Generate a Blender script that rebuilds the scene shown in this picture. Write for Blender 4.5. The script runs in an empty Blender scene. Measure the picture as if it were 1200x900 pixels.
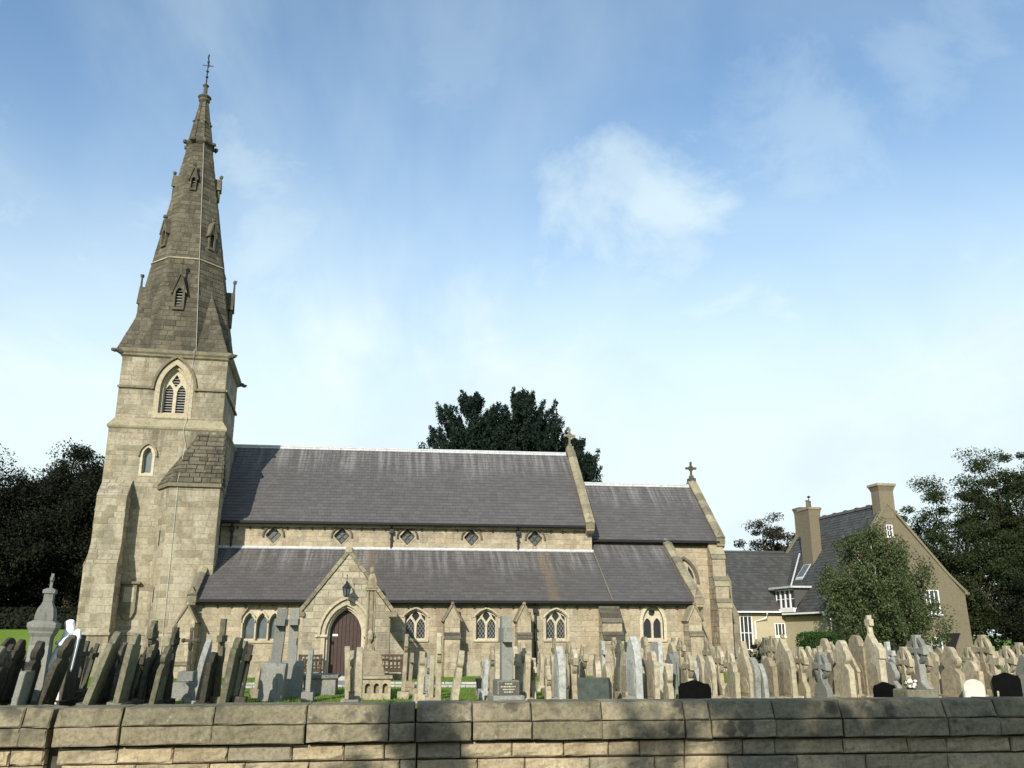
import bpy, bmesh, math, random
from math import sin, cos, tan, pi, radians, sqrt, atan2
from mathutils import Vector, Matrix
from mathutils.geometry import tessellate_polygon
import numpy as np

S = bpy.context.scene
COL = S.collection
random.seed(7)
V = Vector

# ---------------------------------------------------------------- camera, sun, sky, exposure
EYE = 1.65
YAW, PITCH = radians(7.3), math.atan(294 / 1050)
cam_d = bpy.data.cameras.new('camera')
cam_d.sensor_fit = 'HORIZONTAL'; cam_d.sensor_width = 36.0; cam_d.lens = 1050 / 1200 * 36
cam_d.clip_start = 0.1; cam_d.clip_end = 6000
cam = bpy.data.objects.new('camera', cam_d); COL.objects.link(cam)
cam.location = (0, 0, EYE)
cam.rotation_euler = (pi / 2 + PITCH, 0, -YAW)
S.camera = cam
S.render.resolution_x, S.render.resolution_y = 1024, 768
S.view_settings.view_transform = 'Standard'; S.view_settings.look = 'None'
S.view_settings.exposure = 0.22; S.view_settings.gamma = 1.0; S.view_settings.use_curve_mapping = False

SUN_AZ, SUN_EL = radians(22.5), radians(25)        # degrees west of south, height
sun_dir = V((-sin(SUN_AZ) * cos(SUN_EL), -cos(SUN_AZ) * cos(SUN_EL), sin(SUN_EL)))
sd = bpy.data.lights.new('sun', 'SUN'); sd.energy = 5.0; sd.angle = radians(0.53); sd.color = (1.0, 0.94, 0.83)
so = bpy.data.objects.new('sun', sd); COL.objects.link(so)
so.rotation_euler = sun_dir.to_track_quat('Z', 'Y').to_euler()

W = bpy.data.worlds.new('World'); S.world = W; W.use_nodes = True
wn, wl = W.node_tree.nodes, W.node_tree.links
wn.clear()


def wnode(t, **kw):
    n = wn.new(t)
    for k, v in kw.items():
        if k.startswith('i_'):
            n.inputs[k[2:]].default_value = v
        else:
            setattr(n, k, v)
    return n


def wmath(op, a, b=None, clamp=False):
    n = wn.new('ShaderNodeMath'); n.operation = op; n.use_clamp = clamp
    for i, x in enumerate((a, b)):
        if x is None: continue
        if isinstance(x, (int, float)): n.inputs[i].default_value = x
        else: wl.new(x, n.inputs[i])
    return n.outputs[0]


def wramp(fac, lo, hi):
    n = wn.new('ShaderNodeMapRange'); n.interpolation_type = 'SMOOTHSTEP'
    n.inputs['From Min'].default_value = lo; n.inputs['From Max'].default_value = hi
    wl.new(fac, n.inputs['Value'])
    return n.outputs['Result']


sky = wnode('ShaderNodeTexSky', sky_type='NISHITA', sun_disc=False)
sky.sun_elevation = SUN_EL; sky.sun_rotation = pi + SUN_AZ
sky.altitude = 100; sky.air_density = 1.0; sky.dust_density = 0.7; sky.ozone_density = 2.2
tc = wnode('ShaderNodeTexCoord')
sep = wnode('ShaderNodeSeparateXYZ'); wl.new(tc.outputs['Generated'], sep.inputs[0])
zc = wmath('MAXIMUM', sep.outputs['Z'], 0.0)
den = wmath('ADD', zc, 0.18)
cx = wmath('DIVIDE', sep.outputs['X'], den); cy = wmath('DIVIDE', sep.outputs['Y'], den)
cmb = wnode('ShaderNodeCombineXYZ'); wl.new(cx, cmb.inputs[0]); wl.new(cy, cmb.inputs[1])


def wnoise(vec, scale, detail, rough, stretch=(1, 1, 1), rot=0.0, off=(0, 0, 0), dist=0.0):
    m = wnode('ShaderNodeMapping'); wl.new(vec, m.inputs[0])
    m.inputs['Scale'].default_value = stretch; m.inputs['Rotation'].default_value = (0, 0, rot)
    m.inputs['Location'].default_value = off
    n = wnode('ShaderNodeTexNoise'); n.inputs['Scale'].default_value = scale
    n.inputs['Detail'].default_value = detail; n.inputs['Roughness'].default_value = rough
    n.inputs['Distortion'].default_value = dist
    wl.new(m.outputs[0], n.inputs['Vector'])
    return n.outputs['Fac']


veil = wramp(wnoise(cmb.outputs[0], 0.9, 6, 0.55, (1, 0.75, 1), radians(-50), (3.1, 0.4, 0), 0.6), 0.40, 0.78)
streak = wramp(wnoise(cmb.outputs[0], 1.3, 7, 0.58, (1.5, 0.42, 1), radians(-48), (7.3, 2.2, 0), 0.8), 0.48, 0.80)
# thin milk towards the horizon, all the way round
hor = wramp(zc, 0.60, 0.14)
hor = wmath('POWER', hor, 1.35)
puff_n = wnoise(tc.outputs['Generated'], 6.0, 10, 0.62, (1, 1, 1.3), 0, (1.7, 0.2, 0.9), 0.3)


def dir_of(px, py):
    a, b = (px - 600) / 1050, (450 - py) / 1050
    fh = V((sin(YAW), cos(YAW), 0)); r = V((cos(YAW), -sin(YAW), 0))
    f = fh * cos(PITCH) + V((0, 0, sin(PITCH))); u = -fh * sin(PITCH) + V((0, 0, cos(PITCH)))
    return (f + r * a + u * b).normalized()


puffs = None
for (px, py, rad, amt) in ((775, 238, 0.125, 0.58), (680, 258, 0.12, 0.46), (735, 205, 0.11, 0.52), (805, 290, 0.10, .42), (285, 180, 0.11, 0.36), (310, 285, 0.11, 0.30), (190, 240, 0.07, 0.25),
                           (1130, 300, 0.06, 0.32), (1085, 570, 0.05, 0.5), (510, 465, 0.05, 0.3), (85, 500, 0.07, 0.35), (950, 130, 0.18, 0.24), (1080, 60, 0.16, 0.22), (560, 80, 0.12, 0.22)):
    d = dir_of(px, py)
    dn = wnode('ShaderNodeVectorMath', operation='DISTANCE'); wl.new(tc.outputs['Generated'], dn.inputs[0]); dn.inputs[1].default_value = d
    prox = wmath('SUBTRACT', 1.0, wmath('DIVIDE', dn.outputs['Value'], rad), True)
    prox = wmath('MULTIPLY', wramp(wmath('ADD', wmath('MULTIPLY', prox, 0.55), wmath('MULTIPLY', wmath('SUBTRACT', puff_n, 0.5), 1.7)), 0.10, 0.62), amt)
    puffs = prox if puffs is None else wmath('MAXIMUM', puffs, prox)
cl = wmath('ADD', wmath('MULTIPLY', veil, 0.34), 0.02)
cl = wmath('ADD', cl, wmath('MULTIPLY', streak, 0.36))
cl = wmath('MAXIMUM', cl, puffs, True)
cl = wmath('ADD', cl, wmath('MULTIPLY', hor, 0.97), True)
cloud_shade = wramp(wnoise(tc.outputs['Generated'], 5.0, 5, 0.55, (1, 1, 1.6), 0, (0.3, 4.2, 0.45), 0.3), 0.30, 0.62)
ccol = wnode('ShaderNodeMix', data_type='RGBA'); ccol.inputs['A'].default_value = (4.6, 5.4, 5.75, 1); ccol.inputs['B'].default_value = (5.0, 5.9, 6.0, 1)
wl.new(cloud_shade, ccol.inputs['Factor'])
SKY_GAIN = 1.0
skyg = wnode('ShaderNodeMix', data_type='RGBA', blend_type='MULTIPLY'); skyg.inputs['Factor'].default_value = 1.0
skyg.inputs['B'].default_value = (1.15, 1.27, 1.25, 1)
wl.new(sky.outputs[0], skyg.inputs['A'])
wmix = wnode('ShaderNodeMix', data_type='RGBA'); wl.new(cl, wmix.inputs['Factor'])
wl.new(skyg.outputs['Result'], wmix.inputs['A']); wl.new(ccol.outputs['Result'], wmix.inputs['B'])
bg = wnode('ShaderNodeBackground'); bg.inputs['Strength'].default_value = 0.15
wl.new(wmix.outputs['Result'], bg.inputs['Color'])
wo = wnode('ShaderNodeOutputWorld'); wl.new(bg.outputs[0], wo.inputs['Surface'])

# ---------------------------------------------------------------- projection helpers (a pixel of the photograph to a point at a known depth)
_fh = V((sin(YAW), cos(YAW), 0)); _r = V((cos(YAW), -sin(YAW), 0))
_f = _fh * cos(PITCH) + V((0, 0, sin(PITCH))); _u = -_fh * sin(PITCH) + V((0, 0, cos(PITCH)))


def at(px, py, Y):
    d = _f + _r * ((px - 600) / 1050) + _u * ((450 - py) / 1050)
    t = Y / d.y
    return V((d.x * t, Y, EYE + d.z * t))


# ---------------------------------------------------------------- materials
class MatB:
    def __init__(s, name):
        s.m = bpy.data.materials.new(name); s.m.use_nodes = True
        s.n, s.l = s.m.node_tree.nodes, s.m.node_tree.links
        s.n.clear()
        s.out = s.n.new('ShaderNodeOutputMaterial'); s.b = s.n.new('ShaderNodeBsdfPrincipled')
        s.l.new(s.b.outputs[0], s.out.inputs[0])
        s.b.inputs['Roughness'].default_value = 0.85
        s.b.inputs['Specular IOR Level'].default_value = 0.25

    def link(s, a, b): s.l.new(a, b)

    def coords(s, offset_random=False):
        t = s.n.new('ShaderNodeTexCoord')
        v = t.outputs['Object']
        if offset_random:
            oi = s.n.new('ShaderNodeObjectInfo')
            mu = s.n.new('ShaderNodeMath'); mu.operation = 'MULTIPLY'; mu.inputs[1].default_value = 60
            s.l.new(oi.outputs['Random'], mu.inputs[0])
            ad = s.n.new('ShaderNodeVectorMath'); ad.operation = 'ADD'
            s.l.new(v, ad.inputs[0]); s.l.new(mu.outputs[0], ad.inputs[1])
            v = ad.outputs[0]
        return v

    def noise(s, vec, scale, detail=4, rough=0.55, stretch=None, dist=0.0):
        if stretch:
            m = s.n.new('ShaderNodeMapping'); m.inputs['Scale'].default_value = stretch
            s.l.new(vec, m.inputs[0]); vec = m.outputs[0]
        n = s.n.new('ShaderNodeTexNoise'); n.inputs['Scale'].default_value = scale; n.inputs['Detail'].default_value = detail
        n.inputs['Roughness'].default_value = rough; n.inputs['Distortion'].default_value = dist
        s.l.new(vec, n.inputs['Vector'])
        return n.outputs['Fac']

    def ramp(s, fac, lo, hi):
        n = s.n.new('ShaderNodeMapRange'); n.interpolation_type = 'SMOOTHSTEP'
        n.inputs['From Min'].default_value = lo; n.inputs['From Max'].default_value = hi
        s.l.new(fac, n.inputs['Value'])
        return n.outputs['Result']

    def cramp(s, fac, stops):
        n = s.n.new('ShaderNodeValToRGB')
        e = n.color_ramp.elements
        while len(e) < len(stops): e.new(0.5)
        for k, (p, c) in enumerate(stops):
            e[k].position = p; e[k].color = (*c, 1)
        s.l.new(fac, n.inputs[0])
        return n.outputs[0]

    def mix(s, fac, a, b, mode='MIX'):
        n = s.n.new('ShaderNodeMix'); n.data_type = 'RGBA'; n.blend_type = mode
        for key, x in (('Factor', fac), ('A', a), ('B', b)):
            if isinstance(x, (int, float)): n.inputs[key].default_value = x
            elif isinstance(x, tuple): n.inputs[key].default_value = (*x, 1)
            else: s.l.new(x, n.inputs[key])
        return n.outputs['Result']

    def math(s, op, a, b=0.0, clamp=False):
        n = s.n.new('ShaderNodeMath'); n.operation = op; n.use_clamp = clamp
        for i, x in enumerate((a, b)):
            if isinstance(x, (int, float)): n.inputs[i].default_value = x
            else: s.l.new(x, n.inputs[i])
        return n.outputs[0]

    def attr(s, name):
        a = s.n.new('ShaderNodeAttribute'); a.attribute_name = name
        return a.outputs['Fac']

    def bump(s, h, strength, dist):
        b = s.n.new('ShaderNodeBump'); b.inputs['Strength'].default_value = strength; b.inputs['Distance'].default_value = dist
        s.l.new(h, b.inputs['Height']); s.l.new(b.outputs[0], s.b.inputs['Normal'])

    def col(s, c):
        if isinstance(c, tuple): s.b.inputs['Base Color'].default_value = (*c, 1)
        else: s.l.new(c, s.b.inputs['Base Color'])


def plain(name, c, rough=0.7, spec=0.25, metal=0.0, var=0.12, scale=6.0):
    m = MatB(name)
    v = m.coords(True)
    n = m.noise(v, scale, 5, 0.6)
    dark = tuple(x * (1 - 2 * var) for x in c); lite = tuple(min(1, x * (1 + var)) for x in c)
    m.col(m.cramp(n, [(0.3, dark), (0.7, lite)]))
    m.b.inputs['Roughness'].default_value = rough; m.b.inputs['Specular IOR Level'].default_value = spec
    m.b.inputs['Metallic'].default_value = metal
    m.bump(m.noise(v, scale * 6, 4), 0.25, 0.01)
    return m.m


def stone(name, cols, stain=(0.10, 0.09, 0.07), stain_amt=0.5, stain_lo=0.5, stain_hi=0.72, stain_scale=0.55, lichen=None, lichen_amt=0.35, rand_off=False, grain=9.0, bump=0.6, bump_d=0.022, stretch=(1, 1, 0.35), spots=None, ledges=()):
    """weathered stone: a tint of its own per block (attribute rnd), blotches, run-off stains, lichen, fine grain"""
    m = MatB(name)
    v = m.coords(rand_off)
    r = m.attr('rnd')
    n1 = m.noise(v, 1.1, 5, 0.6)
    f = m.math('ADD', m.math('MULTIPLY', r, 0.80), m.math('MULTIPLY', m.math('SUBTRACT', n1, 0.5), 1.1), True)
    k = len(cols)
    c = m.cramp(f, [((i + 0.5) / k, q) for i, q in enumerate(cols)])
    g = m.noise(v, grain, 6, 0.7)
    c = m.mix(0.75 if rand_off else 0.6, c, m.cramp(g, [(0.30, (0.42, 0.41, 0.39)), (0.5, (0.95, 0.95, 0.94)), (0.72, (1.35, 1.33, 1.28))]), 'MULTIPLY')
    st = m.ramp(m.noise(v, stain_scale, 7, 0.68, stretch, 0.6), stain_lo, stain_hi)
    c = m.mix(m.math('MULTIPLY', st, stain_amt), c, stain)
    for (zl, reach, amt) in ledges:      # run-off below a ledge at height zl
        sp_ = m.n.new('ShaderNodeSeparateXYZ'); m.link(v, sp_.inputs[0])
        t = m.math('DIVIDE', m.math('SUBTRACT', zl, sp_.outputs['Z']), reach)
        fall = m.math('MULTIPLY', m.math('SUBTRACT', 1.0, t, True), m.math('GREATER_THAN', t, 0.0))
        sk_ = m.ramp(m.noise(v, 2.6, 6, .7, (1, 1, .10)), .40, .62)
        c = m.mix(m.math('MULTIPLY', m.math('MULTIPLY', fall, sk_), amt), c, (0.075, 0.066, 0.048))
    if rand_off:
        bl = m.ramp(m.noise(v, 4.5, 8, 0.75, (1, 1, .5), 1.0), 0.52, 0.68)
        c = m.mix(m.math('MULTIPLY', bl, 0.58), c, tuple(q * 0.42 for q in cols[0]))
        gr_ = m.ramp(m.noise(v, 9, 6, 0.7, None, .6), 0.60, 0.72)
        c = m.mix(m.math('MULTIPLY', gr_, 0.45), c, (0.42, 0.42, 0.34))
    if lichen:
        ln = m.ramp(m.noise(v, 3.2, 6, 0.7, None, 0.8), 0.60, 0.72)
        c = m.mix(m.math('MULTIPLY', ln, lichen_amt), c, lichen)
    if spots:
        vo = m.n.new('ShaderNodeTexVoronoi'); vo.inputs['Scale'].default_value = spots[1]; vo.inputs['Randomness'].default_value = 1.0
        nn = m.n.new('ShaderNodeVectorMath'); nn.operation = 'ADD'
        m.link(v, nn.inputs[0])
        wob = m.n.new('ShaderNodeTexNoise'); wob.inputs['Scale'].default_value = spots[1] * 2.5
        sc = m.n.new('ShaderNodeVectorMath'); sc.operation = 'SCALE'; sc.inputs['Scale'].default_value = 0.6 / spots[1]
        m.link(v, wob.inputs['Vector']); m.link(wob.outputs['Color'], sc.inputs[0]); m.link(sc.outputs[0], nn.inputs[1])
        m.link(nn.outputs[0], vo.inputs['Vector'])
        sm = m.ramp(vo.outputs['Distance'], spots[2], spots[2] * 0.55)
        gate = m.ramp(m.noise(v, spots[1] * 0.35, 3), 0.45, 0.60)
        c = m.mix(m.math('MULTIPLY', m.math('MULTIPLY', sm, gate), spots[3]), c, spots[0])
    m.col(c)
    h = m.math('ADD', m.math('MULTIPLY', m.noise(v, grain * 0.6, 6, 0.65), 0.7), m.math('MULTIPLY', g, 0.3))
    m.bump(h, bump, bump_d)
    m.b.inputs['Roughness'].default_value = 0.92; m.b.inputs['Specular IOR Level'].default_value = 0.15
    return m.m


TAN = [(0.245, 0.212, 0.148), (0.31, 0.276, 0.205), (0.35, 0.312, 0.228), (0.375, 0.338, 0.255), (0.315, 0.265, 0.178), (0.29, 0.265, 0.205)]
M = {}
M['ashlar'] = stone('ashlar', TAN, stain=(0.125, 0.108, 0.075), stain_amt=0.72, stain_lo=0.45, stain_hi=0.72, stain_scale=.8, stretch=(1, 1, .4), lichen=(0.13, 0.115, 0.08), lichen_amt=.6, ledges=((14.2, 1.3, .7), (12.5, .8, .55), (11.2, 1.0, .6), (10.6, 2.2, .75), (8.0, 1.2, .55), (1.75, 1.2, .6)))
M['ashlar_warm'] = stone('ashlar_warm', [(0.315, 0.262, 0.18), (0.365, 0.31, 0.22), (0.405, 0.347, 0.25), (0.37, 0.30, 0.205), (0.325, 0.285, 0.215), (0.285, 0.24, 0.17)], stain=(0.17, 0.13, 0.088), stain_amt=0.55, stain_lo=0.48, stain_hi=0.74, stain_scale=.9, ledges=((2.9, 1.0, .5), (6.45, .7, .5), (1.3, .9, .45), (.6, .6, .5)))
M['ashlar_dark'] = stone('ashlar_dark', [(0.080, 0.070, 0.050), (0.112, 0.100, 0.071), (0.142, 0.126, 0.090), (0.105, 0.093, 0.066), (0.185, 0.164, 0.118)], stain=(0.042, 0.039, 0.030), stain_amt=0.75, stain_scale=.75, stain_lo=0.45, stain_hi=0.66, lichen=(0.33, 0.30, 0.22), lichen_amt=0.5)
M['mortar'] = plain('mortar', (0.32, 0.28, 0.205), 0.95, 0.1, var=0.25, scale=2)
M['mortar_dark'] = plain('mortar_dark', (0.095, 0.085, 0.065), 0.95, 0.1, var=0.3, scale=2)
M['dressed'] = stone('dressed', [(0.40, 0.345, 0.245), (0.46, 0.405, 0.295), (0.50, 0.445, 0.33)], stain=(0.20, 0.17, 0.11), stain_amt=0.4)
M['coping'] = stone('coping', [(0.17, 0.15, 0.105), (0.25, 0.22, 0.15), (0.32, 0.28, 0.19)], stain=(0.075, 0.068, 0.05), stain_amt=0.65, lichen=(0.38, 0.35, 0.26), lichen_amt=0.35)
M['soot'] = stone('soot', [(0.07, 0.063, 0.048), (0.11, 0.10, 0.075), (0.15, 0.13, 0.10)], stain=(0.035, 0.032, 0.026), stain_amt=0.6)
M['lead'] = plain('lead', (0.50, 0.51, 0.51), 0.55, 0.4, var=0.15)
M['iron'] = plain('iron', (0.018, 0.018, 0.02), 0.5, 0.4)
M['wire'] = plain('wire', (0.50, 0.48, 0.43), 0.7)
M['white_paint'] = plain('white_paint', (0.80, 0.80, 0.78), 0.5, 0.4, var=0.05)
M['door_brown'] = plain('door_brown', (0.044, 0.021, 0.014), 0.5, 0.4, var=0.2)
M['bench_wood'] = plain('bench_wood', (0.075, 0.050, 0.032), 0.7, var=0.25)
M['bark'] = plain('bark', (0.075, 0.06, 0.045), 0.95, var=0.3)
M['birch_bark'] = plain('birch_bark', (0.50, 0.48, 0.42), 0.9, var=0.35, scale=3)
M['louvre'] = plain('louvre', (0.26, 0.255, 0.235), 0.8)
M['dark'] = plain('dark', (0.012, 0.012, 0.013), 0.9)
M['gold'] = plain('gold', (0.55, 0.50, 0.40), 0.5)
M['render_tan'] = stone('render_tan', [(0.170, 0.143, 0.098), (0.187, 0.158, 0.108), (0.205, 0.174, 0.12)], stain=(0.15, 0.12, 0.075), stain_amt=0.4, grain=14)
M['render_cream'] = stone('render_cream', [(0.42, 0.37, 0.25), (0.45, 0.395, 0.27), (0.47, 0.415, 0.285)], stain=(0.38, 0.31, 0.20), stain_amt=0.3, grain=14)
M['plastic_black'] = plain('plastic_black', (0.02, 0.02, 0.022), 0.5)
M['flower'] = plain('flower', (0.80, 0.76, 0.66), 0.8, var=0.1)
M['statue_white'] = plain('statue_white', (0.86, 0.86, 0.85), 0.6, 0.3, var=0.05)
M['lawn_edge'] = stone('lawn_edge', [(0.36, 0.35, 0.32), (0.45, 0.44, 0.40)], stain_amt=0.4)


def glass(name, c, rough=0.12):
    m = MatB(name); v = m.coords(True)
    n = m.noise(v, 5, 3)
    m.col(m.cramp(n, [(0.3, tuple(x * 0.6 for x in c)), (0.7, c)]))
    m.b.inputs['Roughness'].default_value = rough; m.b.inputs['Specular IOR Level'].default_value = 0.6
    m.bump(n, 0.15, 0.01)
    return m.m


M['glass_dark'] = glass('glass_dark', (0.022, 0.026, 0.030), 0.2)
M['glass_grey'] = glass('glass_grey', (0.10, 0.12, 0.125), 0.3)
M['glass_clear'] = glass('glass_clear', (0.05, 0.055, 0.06), 0.08)


def slate(name, cols, streaks=True, rust=()):
    m = MatB(name); v = m.coords()
    r = m.attr('rnd')
    n1 = m.noise(v, 0.35, 5, 0.6)
    f = m.math('ADD', m.math('MULTIPLY', r, 0.6), m.math('MULTIPLY', n1, 0.4), True)
    c = m.cramp(f, [(0.2, cols[0]), (0.5, cols[1]), (0.85, cols[2])])
    uv = m.n.new('ShaderNodeUVMap'); sepn = m.n.new('ShaderNodeSeparateXYZ'); m.link(uv.outputs[0], sepn.inputs[0])
    if streaks:        # pale run-off from the lead ridge: u = metres along, v = metres below the ridge
        sn = m.noise(uv.outputs[0], 1.0, 5, 0.7, (2.8, 0.12, 1))
        ln = m.noise(uv.outputs[0], 1.0, 3, 0.6, (0.9, 0.02, 1))
        reach = m.math('MULTIPLY', ln, 5.6)
        fall = m.math('SUBTRACT', 1.0, m.math('DIVIDE', sepn.outputs['Y'], reach), True)
        st = m.math('MULTIPLY', m.ramp(sn, 0.42, 0.66), m.ramp(fall, 0.0, 0.75))
        c = m.mix(m.math('MULTIPLY', st, 0.50), c, (0.31, 0.30, 0.285))
    for (u0, w) in rust:
        dx = m.math('ABSOLUTE', m.math('SUBTRACT', sepn.outputs['X'], u0))
        wob = m.math('MULTIPLY', m.noise(uv.outputs[0], 1.0, 4, 0.6, (3, 0.8, 1)), w * 1.6)
        mk = m.ramp(m.math('SUBTRACT', wob, dx), 0.0, w * 0.6)
        c = m.mix(m.math('MULTIPLY', mk, 0.27), c, (0.24, 0.16, 0.075))
    m.col(c)
    m.b.inputs['Roughness'].default_value = 0.62; m.b.inputs['Specular IOR Level'].default_value = 0.35
    m.bump(m.noise(v, 14, 5), 0.35, 0.01)
    return m.m


M['slate'] = slate('slate', [(0.084, 0.078, 0.077), (0.094, 0.087, 0.085), (0.107, 0.100, 0.097)])
M['slate_aisle'] = slate('slate_aisle', [(0.083, 0.075, 0.071), (0.092, 0.084, 0.079), (0.105, 0.096, 0.090)], True, ((6.9, 0.55), (14.8, 0.5)))
M['slate_house'] = slate('slate_house', [(0.048, 0.048, 0.045), (0.060, 0.060, 0.056), (0.078, 0.077, 0.070)], False)


def leafm(name, a, b, c):
    m = MatB(name)
    r = m.attr('rnd')
    v = m.coords()
    n = m.noise(v, 0.4, 3)
    f = m.math('ADD', m.math('MULTIPLY', r, 0.7), m.math('MULTIPLY', n, 0.3), True)
    cc = m.cramp(f, [(0.15, a), (0.5, b), (0.85, c)])
    m.col(cc)
    m.b.inputs['Roughness'].default_value = 0.7; m.b.inputs['Specular IOR Level'].default_value = 0.12
    tr = m.n.new('ShaderNodeBsdfTranslucent'); m.link(cc, tr.inputs['Color'])
    mx = m.n.new('ShaderNodeMixShader'); mx.inputs[0].default_value = 0.25
    m.link(m.b.outputs[0], mx.inputs[1]); m.link(tr.outputs[0], mx.inputs[2]); m.link(mx.outputs[0], m.out.inputs[0])
    return m.m


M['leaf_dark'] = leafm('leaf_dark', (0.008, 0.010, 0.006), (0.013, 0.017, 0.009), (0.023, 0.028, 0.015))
M['leaf_pine'] = leafm('leaf_pine', (0.010, 0.019, 0.014), (0.017, 0.030, 0.021), (0.027, 0.044, 0.030))
M['leaf_mid'] = leafm('leaf_mid', (0.016, 0.024, 0.009), (0.029, 0.041, 0.015), (0.054, 0.068, 0.027))
M['leaf_birch'] = leafm('leaf_birch', (0.038, 0.058, 0.020), (0.066, 0.090, 0.034), (0.13, 0.15, 0.075))
M['leaf_bush'] = leafm('leaf_bush', (0.022, 0.050, 0.012), (0.034, 0.075, 0.018), (0.05, 0.10, 0.025))
M['leaf_rust'] = leafm('leaf_rust', (0.034, 0.029, 0.024), (0.048, 0.040, 0.031), (0.065, 0.056, 0.040))
M['grass_blade'] = leafm('grass_blade', (0.085, 0.15, 0.020), (0.125, 0.205, 0.03), (0.19, 0.27, 0.05))


def ground_mat(name, stops, scale, bumpd):
    m = MatB(name); v = m.coords()
    f = m.math('ADD', m.math('MULTIPLY', m.noise(v, scale, 6, 0.65), 0.6), m.math('MULTIPLY', m.noise(v, scale * 14, 5, 0.7), 0.4))
    m.col(m.cramp(f, stops)); m.bump(m.noise(v, scale * 25, 5), 0.6, bumpd)
    m.b.inputs['Roughness'].default_value = 0.95; m.b.inputs['Specular IOR Level'].default_value = 0.1
    return m.m


M['grass'] = ground_mat('grass', [(0.3, (0.085, 0.145, 0.022)), (0.5, (0.12, 0.19, 0.03)), (0.7, (0.18, 0.23, 0.055))], 0.35, 0.03)
M['path'] = ground_mat('path', [(0.3, (0.20, 0.20, 0.205)), (0.7, (0.30, 0.30, 0.30))], 0.6, 0.01)
M['asphalt'] = ground_mat('asphalt', [(0.3, (0.04, 0.04, 0.042)), (0.7, (0.065, 0.064, 0.062))], 0.5, 0.01)
M['pavement'] = ground_mat('pavement', [(0.3, (0.22, 0.21, 0.19)), (0.7, (0.30, 0.285, 0.26))], 0.5, 0.01)

GRAVE = {
    'tan': stone('grave_tan', [(0.245, 0.208, 0.142), (0.31, 0.265, 0.182), (0.365, 0.314, 0.218)], stain=(0.11, 0.10, 0.07), stain_amt=0.55, stain_scale=1.6, lichen=(0.42, 0.40, 0.30), lichen_amt=0.3, rand_off=True),
    'sand': stone('grave_sand', [(0.33, 0.286, 0.20), (0.40, 0.35, 0.25), (0.45, 0.397, 0.288)], stain=(0.17, 0.15, 0.10), stain_amt=0.5, stain_scale=1.6, rand_off=True),
    'moss_shade': stone('grave_moss_shade', [(0.115, 0.108, 0.075), (0.16, 0.15, 0.105), (0.215, 0.20, 0.142)], stain=(0.07, 0.075, 0.035), stain_amt=0.6, stain_scale=1.8, lichen=(0.36, 0.36, 0.27), lichen_amt=0.4, rand_off=True),  # mossy stone, its tone lowered to carry the left stones' shade
    'grey': stone('grave_grey', [(0.175, 0.178, 0.158), (0.225, 0.226, 0.20), (0.275, 0.272, 0.24)], stain=(0.11, 0.115, 0.105), stain_amt=0.5, stain_scale=1.6, rand_off=True, grain=40),
    'pale': stone('grave_pale', [(0.28, 0.285, 0.265), (0.345, 0.35, 0.325), (0.42, 0.42, 0.39)], stain=(0.22, 0.24, 0.24), stain_amt=0.5, stain_scale=1.6, rand_off=True),
    'white': stone('grave_white', [(0.58, 0.55, 0.46), (0.66, 0.63, 0.53)], stain=(0.5, 0.48, 0.4), stain_amt=0.3, rand_off=True),
    'dark': stone('grave_dark', [(0.045, 0.042, 0.032), (0.07, 0.065, 0.05), (0.105, 0.097, 0.074)], stain=(0.05, 0.05, 0.035), stain_amt=0.5, stain_scale=1.8, lichen=(0.30, 0.30, 0.24), lichen_amt=0.35, rand_off=True),  # blackness of shaded faces put into the stone colour, with pale lichen
    'black': plain('grave_black', (0.0035, 0.0035, 0.0035), 0.6, 0.03, var=0.2),
    'slate': plain('grave_slate', (0.060, 0.072, 0.062), 0.7, 0.25, var=0.2),
}

# ---------------------------------------------------------------- mesh building
ORG = {}       # base point of every Empty, so that parts can be given in world coordinates


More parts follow.
